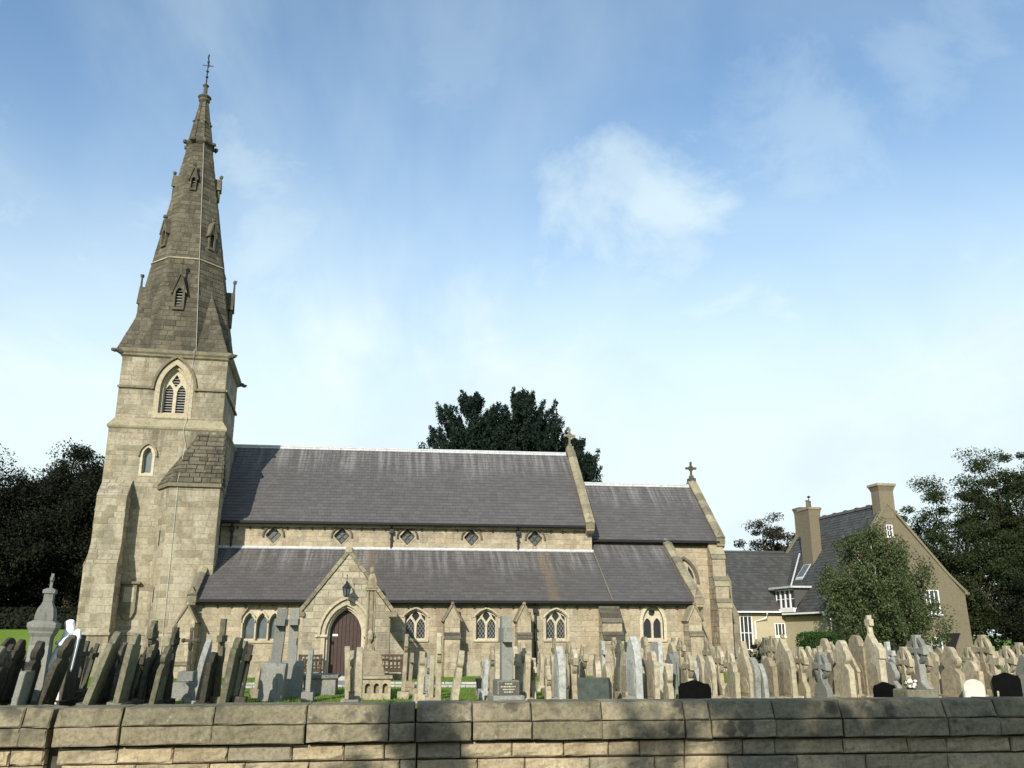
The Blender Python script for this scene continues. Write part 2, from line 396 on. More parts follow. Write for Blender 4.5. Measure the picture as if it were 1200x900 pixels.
class MB:
    def __init__(s): s.v = []; s.f = []; s.r = []; s.uv = []; s.hasuv = False

    def add(s, verts, faces, rnd=None, uvs=None):
        o = len(s.v)
        s.v.extend([tuple(p) for p in verts])
        rr = random.random() if rnd is None else rnd
        for i, f in enumerate(faces):
            s.f.append(tuple(a + o for a in f)); s.r.append(rr)
            if uvs: s.uv.append(uvs[i]); s.hasuv = True
            else: s.uv.append(None)
        return s

    def quad(s, a, b, c, d, rnd=None): return s.add([a, b, c, d], [(0, 1, 2, 3)], rnd)

    def box(s, x0, x1, y0, y1, z0, z1, rnd=None, tf=None):
        vs = [V((x, y, z)) for z in (z0, z1) for y in (y0, y1) for x in (x0, x1)]
        if tf: vs = [tf(p) for p in vs]
        return s.add(vs, [(0, 2, 3, 1), (4, 5, 7, 6), (0, 1, 5, 4), (2, 6, 7, 3), (0, 4, 6, 2), (1, 3, 7, 5)], rnd)

    def cbox(s, x0, x1, y0, y1, z0, z1, c=0.012, rnd=None, tf=None):
        """box with chamfered edges"""
        vs, fs = [], []
        b = bmesh.new(); bmesh.ops.create_cube(b, size=1)
        for q in b.verts:
            q.co = V((x0 + (q.co.x + .5) * (x1 - x0), y0 + (q.co.y + .5) * (y1 - y0), z0 + (q.co.z + .5) * (z1 - z0)))
        bmesh.ops.bevel(b, geom=list(b.edges), offset=c, segments=1, affect='EDGES')
        b.verts.index_update()
        vs = [q.co.copy() for q in b.verts]; fs = [tuple(q.index for q in f.verts) for f in b.faces]
        b.free()
        if tf: vs = [tf(p) for p in vs]
        return s.add(vs, fs, rnd)

    def prism(s, poly, O, U, Vv, N, d0, d1, rnd=None, holes=()):
        """polygon (u,v) with holes, extruded from depth d0 to d1 along N"""
        loops = [list(poly)] + [list(h) for h in holes]
        flat = [p for lp in loops for p in lp]
        tris = tessellate_polygon([[V((p[0], p[1], 0)) for p in lp] for lp in loops])
        n = len(flat)
        P = lambda p, d: O + U * p[0] + Vv * p[1] + N * d
        vs = [P(p, d1) for p in flat] + [P(p, d0) for p in flat]
        fs = []
        for t in tris:
            a, b, c = (flat[i] for i in t)
            ccw = (b[0] - a[0]) * (c[1] - a[1]) - (b[1] - a[1]) * (c[0] - a[0]) > 0
            t = t if ccw else (t[0], t[2], t[1])
            fs.append(tuple(t)); fs.append((t[2] + n, t[1] + n, t[0] + n))
        o = 0
        for li, lp in enumerate(loops):
            k = len(lp)
            area = sum(lp[i][0] * lp[(i + 1) % k][1] - lp[(i + 1) % k][0] * lp[i][1] for i in range(k))
            fwd = (area > 0) == (li == 0)
            for i in range(k):
                a, b = o + i, o + (i + 1) % k
                fs.append((a + n, b + n, b, a) if fwd else (b + n, a + n, a, b))
            o += k
        if U.cross(Vv).dot(N) * (1 if d1 >= d0 else -1) < 0: fs = [tuple(reversed(f)) for f in fs]
        return s.add(vs, fs, rnd)

    def tube(s, pts, rad, n=8, rnd=None, cap=True):
        pts = [V(p) for p in pts]
        if not isinstance(rad, (list, tuple)): rad = [rad] * len(pts)
        vs, fs = [], []
        up = V((0, 0, 1))
        for i, p in enumerate(pts):
            d = (pts[min(i + 1, len(pts) - 1)] - pts[max(i - 1, 0)])
            d = d.normalized() if d.length > 1e-9 else V((0, 0, 1))
            a = d.cross(up if abs(d.z) < 0.95 else V((1, 0, 0))).normalized(); b = d.cross(a)
            for k in range(n):
                t = 2 * pi * k / n
                vs.append(p + (a * cos(t) + b * sin(t)) * rad[i])
        for i in range(len(pts) - 1):
            for k in range(n):
                k2 = (k + 1) % n
                fs.append((i * n + k, i * n + k2, (i + 1) * n + k2, (i + 1) * n + k))
        if cap:
            fs.append(tuple(range(n))); fs.append(tuple(reversed(range((len(pts) - 1) * n, len(pts) * n))))
        return s.add(vs, fs, rnd)

    def lathe(s, prof, O, n=16, rnd=None, tf=None, sq=False):
        """profile [(radius, z)] turned round a vertical axis at O"""
        vs, fs = [], []
        for (r, z) in prof:
            for k in range(n):
                t = 2 * pi * (k + 0.5) / n
                rr = r / cos(pi / n) if sq else r
                vs.append(O + V((cos(t) * rr, sin(t) * rr, z)))
        for i in range(len(prof) - 1):
            for k in range(n):
                k2 = (k + 1) % n
                fs.append((i * n + k, i * n + k2, (i + 1) * n + k2, (i + 1) * n + k))
        fs.append(tuple(reversed(range(n)))); fs.append(tuple(range((len(prof) - 1) * n, len(prof) * n)))
        if tf: vs = [tf(p) for p in vs]
        return s.add(vs, fs, rnd)

    def blob(s, c, r, seed=0, sub=1, rough=0.15, rnd=None):
        b = bmesh.new(); bmesh.ops.create_icosphere(b, subdivisions=sub, radius=1)
        rg = random.Random(seed)
        for q in b.verts: q.co = V(c) + V((q.co.x * r[0], q.co.y * r[1], q.co.z * r[2])) * (1 + rg.uniform(-rough, rough))
        b.verts.index_update()
        s.add([q.co.copy() for q in b.verts], [tuple(q.index for q in f.verts) for f in b.faces], rnd)
        b.free(); return s

    def build(s, name, m, parent=None, smooth=False, tf=None):
        me = bpy.data.meshes.new(name)
        o = V((0, 0, 0))
        if parent is not None: o = ORG.get(parent, o)
        vs = s.v if tf is None else [tf(V(p)) for p in s.v]
        me.from_pydata([(p[0] - o.x, p[1] - o.y, p[2] - o.z) for p in vs], [], s.f)
        a = me.attributes.new('rnd', 'FLOAT', 'FACE'); a.data.foreach_set('value', s.r)
        if s.hasuv:
            uvl = me.uv_layers.new(name='UVMap')
            flat = []
            for f, u in zip(s.f, s.uv):
                for k in range(len(f)): flat.extend(u[k] if u else (0, 0))
            uvl.data.foreach_set('uv', flat)
        if smooth: me.polygons.foreach_set('use_smooth', [True] * len(me.polygons))
        me.materials.append(M[m] if isinstance(m, str) else m)
        me.update()
        ob = bpy.data.objects.new(name, me); COL.objects.link(ob)
        if parent is not None:
            ob.parent = parent; ORG[ob] = o
        return ob


def tag(o, label=None, cat=None, group=None, kind=None):
    if label: o['label'] = label
    if cat: o['category'] = cat
    if group: o['group'] = group
    if kind: o['kind'] = kind
    return o


def thing(name, label, cat, base=(0, 0, 0), group=None):
    e = bpy.data.objects.new(name, None); COL.objects.link(e)
    e.location = base; e.empty_display_size = 0.3
    ORG[e] = V(base)
    return tag(e, label, cat, group)


def copy_tree(o, parent=None):
    c = o.copy(); COL.objects.link(c)
    ORG[c] = ORG.get(o, V((0, 0, 0)))
    if parent is not None: c.parent = parent
    for ch in list(o.children): copy_tree(ch, c)
    return c


def arch(cx, w, v0, vs, rise, n=7):
    """pointed arch outline, anticlockwise from the bottom left: half width w, sill v0, springing vs, rise above it"""
    R = (w * w + rise * rise) / (2 * w)
    pts = [(cx - w, v0), (cx + w, v0)]
    a1 = atan2(rise, R - w) if R > w else pi / 2
    for i in range(n + 1):
        t = (atan2(rise, -(w - R)) if R != w else pi / 2) * i / n
        pts.append((cx + w - R + R * cos(t), vs + R * sin(t)))
    for i in range(n - 1, -1, -1):
        t = (atan2(rise, -(w - R)) if R != w else pi / 2) * i / n
        pts.append((cx - w + R - R * cos(t), vs + R * sin(t)))
    return pts


def clip_poly(poly, outer):
    """Sutherland-Hodgman against a convex anticlockwise polygon"""
    res = poly
    k = len(outer)
    for i in range(k):
        a, b = outer[i], outer[(i + 1) % k]
        side = lambda p: (b[0] - a[0]) * (p[1] - a[1]) - (b[1] - a[1]) * (p[0] - a[0])
        new = []
        for j in range(len(res)):
            p, q = res[j], res[(j + 1) % len(res)]
            sp, sq = side(p), side(q)
            if sp >= -1e-9: new.append(p)
            if (sp > 1e-9 and sq < -1e-9) or (sp < -1e-9 and sq > 1e-9):
                t = sp / (sp - sq); new.append((p[0] + (q[0] - p[0]) * t, p[1] + (q[1] - p[1]) * t))
        res = new
        if len(res) < 3: return []
    return res


def span_at(poly, v):
    xs = []
    k = len(poly)
    for i in range(k):
        a, b = poly[i], poly[(i + 1) % k]
        if (a[1] <= v < b[1]) or (b[1] <= v < a[1]):
            xs.append(a[0] + (b[0] - a[0]) * (v - a[1]) / (b[1] - a[1]))
    return (min(xs), max(xs)) if len(xs) >= 2 else None


BLOCKS = []      # every ashlar block of the church: (size on the picture, verts, faces, key)


def masonry(key, O, U, Vv, N, poly, holes=(), course=0.29, length=0.62, joint=0.010, proud=0.010, seed=0, sink=None, tf=None):
    rg = random.Random(seed)
    vmin = min(p[1] for p in poly); vmax = max(p[1] for p in poly)
    umin = min(p[0] for p in poly) - 1
    v = vmin
    out = BLOCKS if sink is None else sink
    while v < vmax - 0.03:
        h = course * rg.uniform(0.82, 1.18)
        if vmax - v - h < course * 0.4: h = vmax - v
        lo, hi = v + joint / 2, v + h - joint / 2
        s0, s1, s2 = span_at(poly, v + 0.01), span_at(poly, v + h / 2), span_at(poly, v + h - 0.01)
        ss = [q for q in (s0, s1, s2) if q]
        if ss:
            ivs = [(min(q[0] for q in ss), max(q[1] for q in ss))]
            for hl in holes:
                hs = [q for q in (span_at(hl, lo), span_at(hl, (lo + hi) / 2), span_at(hl, hi)) if q]
                if not hs: continue
                h0, h1 = min(q[0] for q in hs), max(q[1] for q in hs)
                nv = []
                for (a, b) in ivs:
                    if h1 <= a or h0 >= b: nv.append((a, b)); continue
                    if h0 - a > 0.05: nv.append((a, h0))
                    if b - h1 > 0.05: nv.append((h1, b))
                ivs = nv
            for (a, b) in ivs:
                u = a
                first = True
                while u < b - 0.02:
                    l = length * rg.uniform(0.55, 1.45)
                    if first: l *= rg.uniform(0.5, 1.0); first = False
                    if b - u - l < length * 0.3: l = b - u
                    rect = [(u + joint / 2, lo), (u + l - joint / 2, lo), (u + l - joint / 2, hi), (u + joint / 2, hi)]
                    pl = clip_poly(rect, poly)
                    u += l
                    if len(pl) < 3: continue
                    cxx = sum(p[0] for p in pl) / len(pl); cyy = sum(p[1] for p in pl) / len(pl)
                    d = proud * rg.uniform(0.5, 1.3)
                    c = 0.014
                    ring = []
                    for p in pl:
                        dx, dy = cxx - p[0], cyy - p[1]
                        ring.append((p[0] + max(-c, min(c, dx)), p[1] + max(-c, min(c, dy))))
                    n = len(pl)
                    vs = [O + U * p[0] + Vv * p[1] for p in pl] + [O + U * p[0] + Vv * p[1] + N * d for p in ring]
                    if tf: vs = [tf(q) for q in vs]
                    fs = [tuple(range(n, 2 * n))] + [(i, (i + 1) % n, n + (i + 1) % n, n + i) for i in range(n)]
                    if U.cross(Vv).dot(N) < 0: fs = [tuple(reversed(f)) for f in fs]
                    ctr = vs[0]
                    size = l * h / max(1.0, (ctr - V((0, 0, EYE))).length_squared)
                    out.append((size, vs, fs, key, rg.random()))
        v += h


def slates(name, mat, parent, O, U, Vv, N, length, height, sw=0.30, sh=0.235, seed=0, outline=None, kind='stuff', tf=None):
    """courses of overlapping slates on a plane: O = left eave corner, U along, Vv up the slope; uv = (metres along, metres below the ridge)"""
    rg = random.Random(seed); mb = MB()
    rows = int(height / sh)
    sh = height / rows
    for r in range(rows):
        off = (r % 2) * sw / 2
        u = -off
        while u < length:
            w = sw * rg.uniform(0.94, 1.06)
            a, b = max(0, u + 0.003), min(length, u + w - 0.003)
            u += w
            if b - a < 0.02: continue
            v0, v1 = r * sh - (0.02 if r else 0.0), min(height, (r + 1) * sh + 0.03)
            pl = [(a, v0), (b, v0), (b, v1), (a, v1)]
            if outline:
                pl = clip_poly(pl, outline)
                if len(pl) < 3: continue
            l0 = rg.uniform(0.018, 0.026)
            skew = rg.uniform(-0.004, 0.004)
            n = len(pl)
            vm0, vm1 = min(p[1] for p in pl), max(p[1] for p in pl)
            vs = []
            for p in pl:
                t = (p[1] - v0) / (v1 - v0)
                vs.append(O + U * p[0] + Vv * p[1] + N * (l0 * (1 - t) + 0.004 + skew))
            fs = [tuple(range(n))]; uvs = [[(p[0], height - p[1]) for p in pl]]
            for i in range(n):         # the thickness of the slate at its lower edge
                p, q = pl[i], pl[(i + 1) % n]
                if abs(p[1] - v0) < 1e-6 and abs(q[1] - v0) < 1e-6:
                    k = len(vs)
                    vs += [O + U * p[0] + Vv * p[1], O + U * q[0] + Vv * q[1]]
                    fs.append((k, k + 1, (i + 1) % n, i)); uvs.append([(p[0], height)] * 4)
            if U.cross(Vv).dot(N) < 0: fs = [tuple(reversed(f)) for f in fs]; uvs = [list(reversed(q)) for q in uvs]
            if tf: vs = [tf(q) for q in vs]
            mb.add(vs, fs, rg.random(), uvs)
    o = mb.build(name, mat, parent)
    if kind: o['kind'] = kind
    return o


X3, Y3, Z3 = V((1, 0, 0)), V((0, 1, 0)), V((0, 0, 1))

# ---------------------------------------------------------------- ground
def sheet(name, m, x0, x1, y0, y1, z, nx=1, ny=1):
    mb = MB()
    for i in range(nx):
        for j in range(ny):
            a, b = x0 + (x1 - x0) * i / nx, x0 + (x1 - x0) * (i + 1) / nx
            c, d = y0 + (y1 - y0) * j / ny, y0 + (y1 - y0) * (j + 1) / ny
            mb.quad((a, c, z), (b, c, z), (b, d, z), (a, d, z))
    return tag(mb.build(name, m), kind='structure')


sheet('ground', 'grass', -1500, 1500, -1500, 2500, 0.0)
sheet('road', 'asphalt', -80, 80, -4.0, 6.6, 0.004)
mb = MB(); mb.box(-80, 80, 6.6, 6.75, 0.0, 0.12); tag(mb.build('kerb', 'pavement'), kind='structure')
mb = MB(); mb.box(-80, 80, 6.752, 9.6, 0.0, 0.115); tag(mb.build('pavement', 'pavement'), kind='structure')
# churchyard path along the aisle with a spur to the porch
mb = MB()
pc = [(-9.6, 31.6), (-5, 32.3), (-1, 32.5), (3, 31.7), (7, 30.6), (12, 29.4), (20, 28.2), (34, 26.5)]
for (a, b) in zip(pc, pc[1:]):
    mb.quad((a[0], a[1] - .95, .008), (b[0], b[1] - .95, .008), (b[0], b[1] + .95, .008), (a[0], a[1] + .95, .008))
mb.quad((-3.0, 33.3, .012), (-0.6, 33.3, .012), (-0.6, 35.9, .012), (-3.0, 35.9, .012))
tag(mb.build('path', 'path'), kind='structure')
kerb = MB()
for s_ in (-1.0, 1.0):
    for (a, b) in zip(pc[1:], pc[2:]):
        n = 7
        for k in range(n):
            p = V((a[0] + (b[0] - a[0]) * k / n, a[1] + (b[1] - a[1]) * k / n + s_, 0)); q = V((a[0] + (b[0] - a[0]) * (k + .96) / n, a[1] + (b[1] - a[1]) * (k + .96) / n + s_, 0))
            if s_ > 0 and -3.1 < (p.x + q.x) / 2 < -0.5: continue
            w = V((0, .05, 0)); h = V((0, 0, .07))
            kerb.add([p - w, q - w, q + w, p + w, p - w + h, q - w + h, q + w + h, p + w + h], [(0, 1, 5, 4), (1, 2, 6, 5), (2, 3, 7, 6), (3, 0, 4, 7), (4, 5, 6, 7)])
tag(kerb.build('path_edging', 'lawn_edge'), kind='structure')

# ---------------------------------------------------------------- the church
church = thing('church', 'stone parish church with slate roofs, west tower and broach spire', 'church', (2, 43, 0))


def win_plate(name, outer, holes, O, U, Vv, N, d0, d1, m, parent): return MB().prism(outer, O, U, Vv, N, d0, d1, holes=holes).build(name, m, parent)


def lattice(poly, O, U, Vv, N, d, step=0.11, w=0.007):
    """diagonal leads across a light"""
    mb = MB()
    us = [p[0] for p in poly]; vs = [p[1] for p in poly]
    cx_, cy_ = (min(us) + max(us)) / 2, (min(vs) + max(vs)) / 2
    R = max(max(us) - min(us), max(vs) - min(vs))
    area = sum(poly[i][0] * poly[(i + 1) % len(poly)][1] - poly[(i + 1) % len(poly)][0] * poly[i][1] for i in range(len(poly)))
    pl = poly if area > 0 else list(reversed(poly))
    for sgn in (1, -1):
        dx, dy = cos(radians(56)) * sgn, sin(radians(56))
        nx, ny = -dy, dx
        k = -R
        while k < R:
            a = (cx_ + nx * k - dx * R, cy_ + ny * k - dy * R); b = (cx_ + nx * k + dx * R, cy_ + ny * k + dy * R)
            strip = [(a[0] - nx * w, a[1] - ny * w), (b[0] - nx * w, b[1] - ny * w), (b[0] + nx * w, b[1] + ny * w), (a[0] + nx * w, a[1] + ny * w)]
            sp = clip_poly(strip, pl)
            if len(sp) >= 3:
                mb.add([O + U * p[0] + Vv * p[1] + N * (d + 0.003 * sgn) for p in sp], [tuple(range(len(sp)))])
            k += step
    return mb


def ring(outer, inner, O, U, Vv, N, d0, d1, mb=None):
    mb = mb or MB()
    return mb.prism(outer, O, U, Vv, N, d0, d1, holes=[inner])


def strip_arch(cx, w, vs, rise, t, O, U, Vv, N, d0, d1, ends=0.0, mb=None):
    """hood mould: a pointed strip of thickness t over an arch, with short returns"""
    mb = mb or MB()
    o = arch(cx, w + t, vs - ends, vs, rise + t * 1.15)[1:]; i = arch(cx, w, vs - ends, vs, rise)[1:]
    o = o + [(cx - w - t, vs - ends)]; i = i + [(cx - w, vs - ends)]
    poly = o + list(reversed(i))
    return mb.prism(poly, O, U, Vv, N, d0, d1)


# ---- walls of nave, aisle, chancel (south faces with real openings)
AY, CY, NY, RY = 39.0, 42.5, 43.2, 46.7        # aisle wall, clerestory, chancel wall, ridges
NS = V((0, -1, 0))                                   # south
aw = [(-6.07, -5.62), (-5.56, -5.12), (-5.06, -4.62)]
tri_arch = [(-6.16, 1.42), (-4.53, 1.42), (-4.53, 2.42), (-4.74, 2.78), (-4.90, 2.50), (-5.10, 2.74), (-5.20, 2.80), (-5.34, 2.80), (-5.45, 2.74), (-5.65, 2.50), (-5.90, 2.80), (-6.16, 2.42)]
tri_hole = [(-6.16, 1.42), (-4.53, 1.42), (-4.53, 2.36), (-4.80, 2.80), (-5.89, 2.80), (-6.16, 2.36)]
two_light = {}
holes = [tri_hole]
for cxw in (0.93, 3.91, 6.90):
    holes.append([(cxw - .45, 1.46), (cxw + .45, 1.46), (cxw + .45, 2.40), (cxw + .24, 2.58), (cxw, 2.68), (cxw - .24, 2.58), (cxw - .45, 2.40)])
holes.append(arch(11.15, 0.46, 1.46, 2.16, 0.80))
A_O = V((0, AY, 0))
aisle_poly = [(-8.2, -0.05), (13.1, -0.05), (13.1, 3.05), (-8.2, 3.05)]
aisle = MB().prism(aisle_poly, A_O, X3, Z3, NS, -0.45, 0, holes=holes)
aisle.box(-8.2, -7.75, AY + .46, 43.1, 0, 3.0); aisle.box(12.7, 13.1, AY + .46, 43.1, 0, 3.0)
for (xa, xb) in ((-8.2, -7.9), (12.75, 13.08)):      # end walls up to the slope
    aisle.prism([(AY + .02, 2.98), (43.1, 2.98), (43.1, 5.7), (AY + .02, 3.05)], V((xa, 0, 0)), Y3, Z3, X3, 0, xb - xa)
aisle_o = aisle.build('aisle_wall', 'mortar', church)
masonry('aisle_masonry', A_O, X3, Z3, NS, aisle_poly, [[(h[0] + (0.0), h[1]) for h in hh] for hh in holes], 0.235, 0.60, seed=1)
cler_poly = [(-7.95, 5.0), (9.3, 5.0), (9.3, 6.62), (-7.95, 6.62)]
diam = []
for cxw in (-5.58, -2.50, 0.52, 3.52, 6.55):
    diam.append([(cxw, 5.66), (cxw + .37, 6.06), (cxw, 6.46), (cxw - .37, 6.06)])
C_O = V((0, CY, 0))
cl = MB().prism(cler_poly, C_O, X3, Z3, NS, -0.4, 0, holes=diam)
cl.box(8.9, 9.28, CY + .41, 50.9, 5.0, 6.6)
cl.box(-7.95, 9.28, 50.5, 50.9, 0, 6.6)
cl.prism([(CY + .05, 6.6), (50.85, 6.6), (RY, 10.9)], V((8.95, 0, 0)), Y3, Z3, X3, 0, 0.3)
cl.build('clerestory_wall', 'mortar', church)
masonry('clerestory_masonry', C_O, X3, Z3, NS, cler_poly, diam, 0.235, 0.60, seed=2)
ch_hole = arch(14.0, 0.62, 2.9, 4.15, 1.06)
ch_poly = [(9.3, 0), (15.85, 0), (15.85, 6.02), (9.3, 6.02)]
H_O = V((0, NY, 0))
cw = MB().prism(ch_poly, H_O, X3, Z3, NS, -0.4, 0, holes=[ch_hole])
cw.box(15.45, 15.85, NY + .41, 50.2, 0, 6.0); cw.box(9.3, 15.85, 49.8, 50.2, 0, 6.0)
cw.prism([(NY + .05, 6.0), (50.15, 6.0), (RY, 9.35)], V((15.5, 0, 0)), Y3, Z3, X3, 0, 0.33)
cw.build('chancel_wall', 'mortar', church)
masonry('chancel_masonry', H_O, X3, Z3, NS, [(9.5, 5.3), (15.85, 5.3), (15.85, 6.02), (9.5, 6.02)], (), 0.27, 0.62, seed=3)
masonry('chancel_masonry', H_O, X3, Z3, NS, [(13.1, 0), (15.85, 0), (15.85, 5.3), (13.1, 5.3)], [ch_hole], 0.27, 0.62, seed=4)

# ---- aisle windows
w3 = thing  # (kept short below)
lights = []
for (a, b) in aw:
    c = (a + b) / 2
    lights.append(arch(c, (b - a) / 2 - 0.02, 1.50, 2.12, 0.30))
spandrels = []
fr = win_plate('triple_window', [(p[0], p[1]) for p in tri_hole], lights, A_O, X3, Z3, NS, -0.30, -0.16, 'dressed', church)
pane = MB()
for L in lights: pane.prism(L, A_O, X3, Z3, NS, -0.27, -0.255)
pane.build('leaded_glass', 'glass_grey', fr)
hd = MB()
for (a, b) in aw:
    c = (a + b) / 2
    strip_arch(c, (b - a) / 2 - 0.005, 2.12, 0.40, 0.06, A_O, X3, Z3, NS, -0.15, 0.02, 0.0, hd)
for c in (-6.13, -5.59, -5.09, -4.56):
    hd.cbox(c - .035, c + .035, AY - .01, AY + .15, 1.45, 2.12)
hd.build('mullion', 'dressed', fr)
MB().cbox(-6.25, -4.45, AY - .07, AY + .3, 1.33, 1.43).build('sill', 'dressed', fr)
lat = MB()
for cxw in (0.93, 3.91, 6.90):
    outer = [(cxw - .45, 1.46), (cxw + .45, 1.46), (cxw + .45, 2.40), (cxw + .24, 2.58), (cxw, 2.68), (cxw - .24, 2.58), (cxw - .45, 2.40)]
    Ls = [arch(cxw - .22, .175, 1.51, 1.98, 0.33), arch(cxw + .22, .175, 1.51, 1.98, 0.33), [(cxw, 2.19), (cxw + .165, 2.42), (cxw + .10, 2.54), (cxw, 2.61), (cxw - .10, 2.54), (cxw - .165, 2.42)],
          [(cxw - .405, 2.20), (cxw - .27, 2.36), (cxw - .215, 2.51), (cxw - .405, 2.39)], [(cxw + .405, 2.20), (cxw + .405, 2.39), (cxw + .215, 2.51), (cxw + .27, 2.36)]]
    fr = win_plate('twin_window', outer, Ls, A_O, X3, Z3, NS, -0.30, -0.17, 'dressed', church)
    pn = MB()
    for L in Ls: pn.prism(L, A_O, X3, Z3, NS, -0.27, -0.25)
    pn.build('leaded_glass', 'glass_dark', fr)
    lt = MB()
    for L in Ls[:2]:
        q = lattice(L, A_O, X3, Z3, NS, -0.24); lt.v, o_ = lt.v + q.v, len(lt.v); lt.f += [tuple(i + o_ for i in f) for f in q.f]; lt.r += q.r; lt.uv += q.uv
    lt.build('lead_lattice', 'louvre', fr)
    hm = MB()
    hm.prism([(cxw - .58, 2.36), (cxw - .50, 2.36), (cxw - .47, 2.44), (cxw - .25, 2.62), (cxw, 2.72), (cxw + .25, 2.62), (cxw + .47, 2.44), (cxw + .50, 2.36), (cxw + .58, 2.36), (cxw + .54, 2.48), (cxw + .28, 2.68), (cxw, 2.79), (cxw - .28, 2.68), (cxw - .54, 2.48)], A_O, X3, Z3, NS, -0.02, 0.075)
    hm.build('hood_mould', 'dressed', fr)
    MB().prism([(cxw - .57, 1.40), (cxw - .45, 1.40), (cxw - .45, 2.36), (cxw - .57, 2.36)], A_O, X3, Z3, NS, -0.02, 0.022).build('jamb', 'dressed', fr)
    MB().prism([(cxw + .45, 1.40), (cxw + .57, 1.40), (cxw + .57, 2.36), (cxw + .45, 2.36)], A_O, X3, Z3, NS, -0.02, 0.022).build('jamb', 'dressed', fr)
    MB().cbox(cxw - .56, cxw + .56, AY - .08, AY + .3, 1.37, 1.465).build('sill', 'dressed', fr)
cxw = 11.15
Ls = [arch(cxw - .215, .17, 1.52, 2.05, 0.30), arch(cxw + .215, .17, 1.52, 2.05, 0.30), [(cxw + .15 * cos(t * pi / 4) , 2.58 + .15 * sin(t * pi / 4)) for t in range(8)]]
fr = win_plate('pointed_window', arch(cxw, .46, 1.46, 2.16, .80), Ls, A_O, X3, Z3, NS, -0.30, -0.15, 'dressed', church)
pn = MB(); [pn.prism(L, A_O, X3, Z3, NS, -0.27, -0.25) for L in Ls]; pn.build('leaded_glass', 'glass_dark', fr)
ring(arch(cxw, .60, 1.40, 2.16, .95), arch(cxw, .46, 1.46, 2.16, .80), A_O, X3, Z3, NS, -0.1, 0.022).build('surround', 'dressed', fr)
MB().cbox(cxw - .58, cxw + .58, AY - .08, AY + .3, 1.36, 1.455).build('sill', 'dressed', fr)
# chancel window, half hidden by the aisle coping
Ls = [arch(14.0 - .30, .235, 3.0, 3.75, .40), arch(14.0 + .30, .235, 3.0, 3.75, .40), [(14.04, 4.30), (14.20, 4.52), (14.14, 4.86), (14.03, 5.02)], [(13.96, 4.30), (13.97, 5.02), (13.86, 4.86), (13.80, 4.52)], [(14.12, 4.26), (14.42, 4.26), (14.27, 4.50)], [(13.88, 4.26), (13.73, 4.50), (13.58, 4.26)], [(14.52, 4.22), (14.545, 4.36), (14.46, 4.62), (14.27, 4.90), (14.24, 4.62)], [(13.48, 4.22), (13.76, 4.62), (13.73, 4.90), (13.54, 4.62), (13.455, 4.36)]]
fr = win_plate('chancel_window', ch_hole, Ls, H_O, X3, Z3, NS, -0.3, -0.12, 'dressed', church)
pn = MB(); [pn.prism(L, H_O, X3, Z3, NS, -0.27, -0.25) for L in Ls]; pn.build('leaded_glass', 'glass_dark', fr)
strip_arch(14.0, .64, 4.15, 1.08, .11, H_O, X3, Z3, NS, -0.05, 0.08, 0.1).build('hood_mould', 'soot', fr)
# clerestory windows
for cxw in (-5.58, -2.50, 0.52, 3.52, 6.55):
    D = [(cxw, 5.66), (cxw + .37, 6.06), (cxw, 6.46), (cxw - .37, 6.06)]
    k = .15
    q4 = []
    for (sx, sy) in ((0, 1), (1, 0), (0, -1), (-1, 0)):
        c_ = (cxw + sx * .155, 6.06 + sy * .168)
        q4.append([(c_[0], c_[1] - .135), (c_[0] + .125, c_[1]), (c_[0], c_[1] + .135), (c_[0] - .125, c_[1])])
    fr = win_plate('clerestory_window', D, q4, C_O, X3, Z3, NS, -0.22, -0.14, 'soot', church)
    pn = MB(); [pn.prism(L, C_O, X3, Z3, NS, -0.21, -0.19) for L in q4]; pn.build('leaded_glass', 'glass_grey', fr)
    strip_arch(cxw, .43, 6.03, .42, .07, C_O, X3, Z3, NS, -0.05, 0.09, 0.06).build('hood_mould', 'soot', fr)
    ring([(cxw, 5.59), (cxw + .43, 6.06), (cxw, 6.53), (cxw - .43, 6.06)], D, C_O, X3, Z3, NS, -0.1, 0.018).build('surround', 'ashlar_warm', fr)

# ---- roofs
def slope_roof(name, mat, x0, x1, ye, ze, yr, zr, seed, parent=church, deck='mortar_dark', outline=None):
    L = sqrt((yr - ye) ** 2 + (zr - ze) ** 2)
    Vv = V((0, yr - ye, zr - ze)) / L
    N = V((0, -(zr - ze), yr - ye)) / L * (1 if yr > ye else -1)
    dk = MB().prism([(0, 0), (x1 - x0, 0), (x1 - x0, L), (0, L)] if not outline else outline, V((x0, ye, ze)), X3, Vv, N, -0.12, 0.0).build(name, deck, parent)
    slates('slates', mat, dk, V((x0, ye, ze)), X3, Vv, N, x1 - x0, L, seed=seed, outline=outline)
    return dk


slope_roof('nave_roof', 'slate', -9.0, 8.95, 42.2, 6.66, RY, 11.0, 11)
MB().prism([(42.2, 6.55), (46.7, 10.9), (51.2, 6.55), (51.2, 6.66), (46.7, 11.0), (42.2, 6.66)], V((-9, 0, 0)), Y3, Z3, X3, 0, 0.02).add([(-9, RY, 11.0), (8.95, RY, 11.0), (8.95, 51.2, 6.66), (-9, 51.2, 6.66)], [(0, 1, 2, 3)]).build('nave_roof_north', 'slate', church)
slope_roof('chancel_roof', 'slate', 9.25, 15.75, 42.9, 6.10, RY, 9.42, 12)
MB().quad((9.25, RY, 9.42), (15.75, RY, 9.42), (15.75, 50.5, 6.1), (9.25, 50.5, 6.1)).build('chancel_roof_north', 'slate', church)
slope_roof('aisle_roof', 'slate_aisle', -8.0, 9.32, 38.72, 3.04, 42.48, 5.50, 13)
slope_roof('vestry_roof', 'slate', 9.34, 12.98, 38.72, 3.04, 43.18, 5.96, 14)
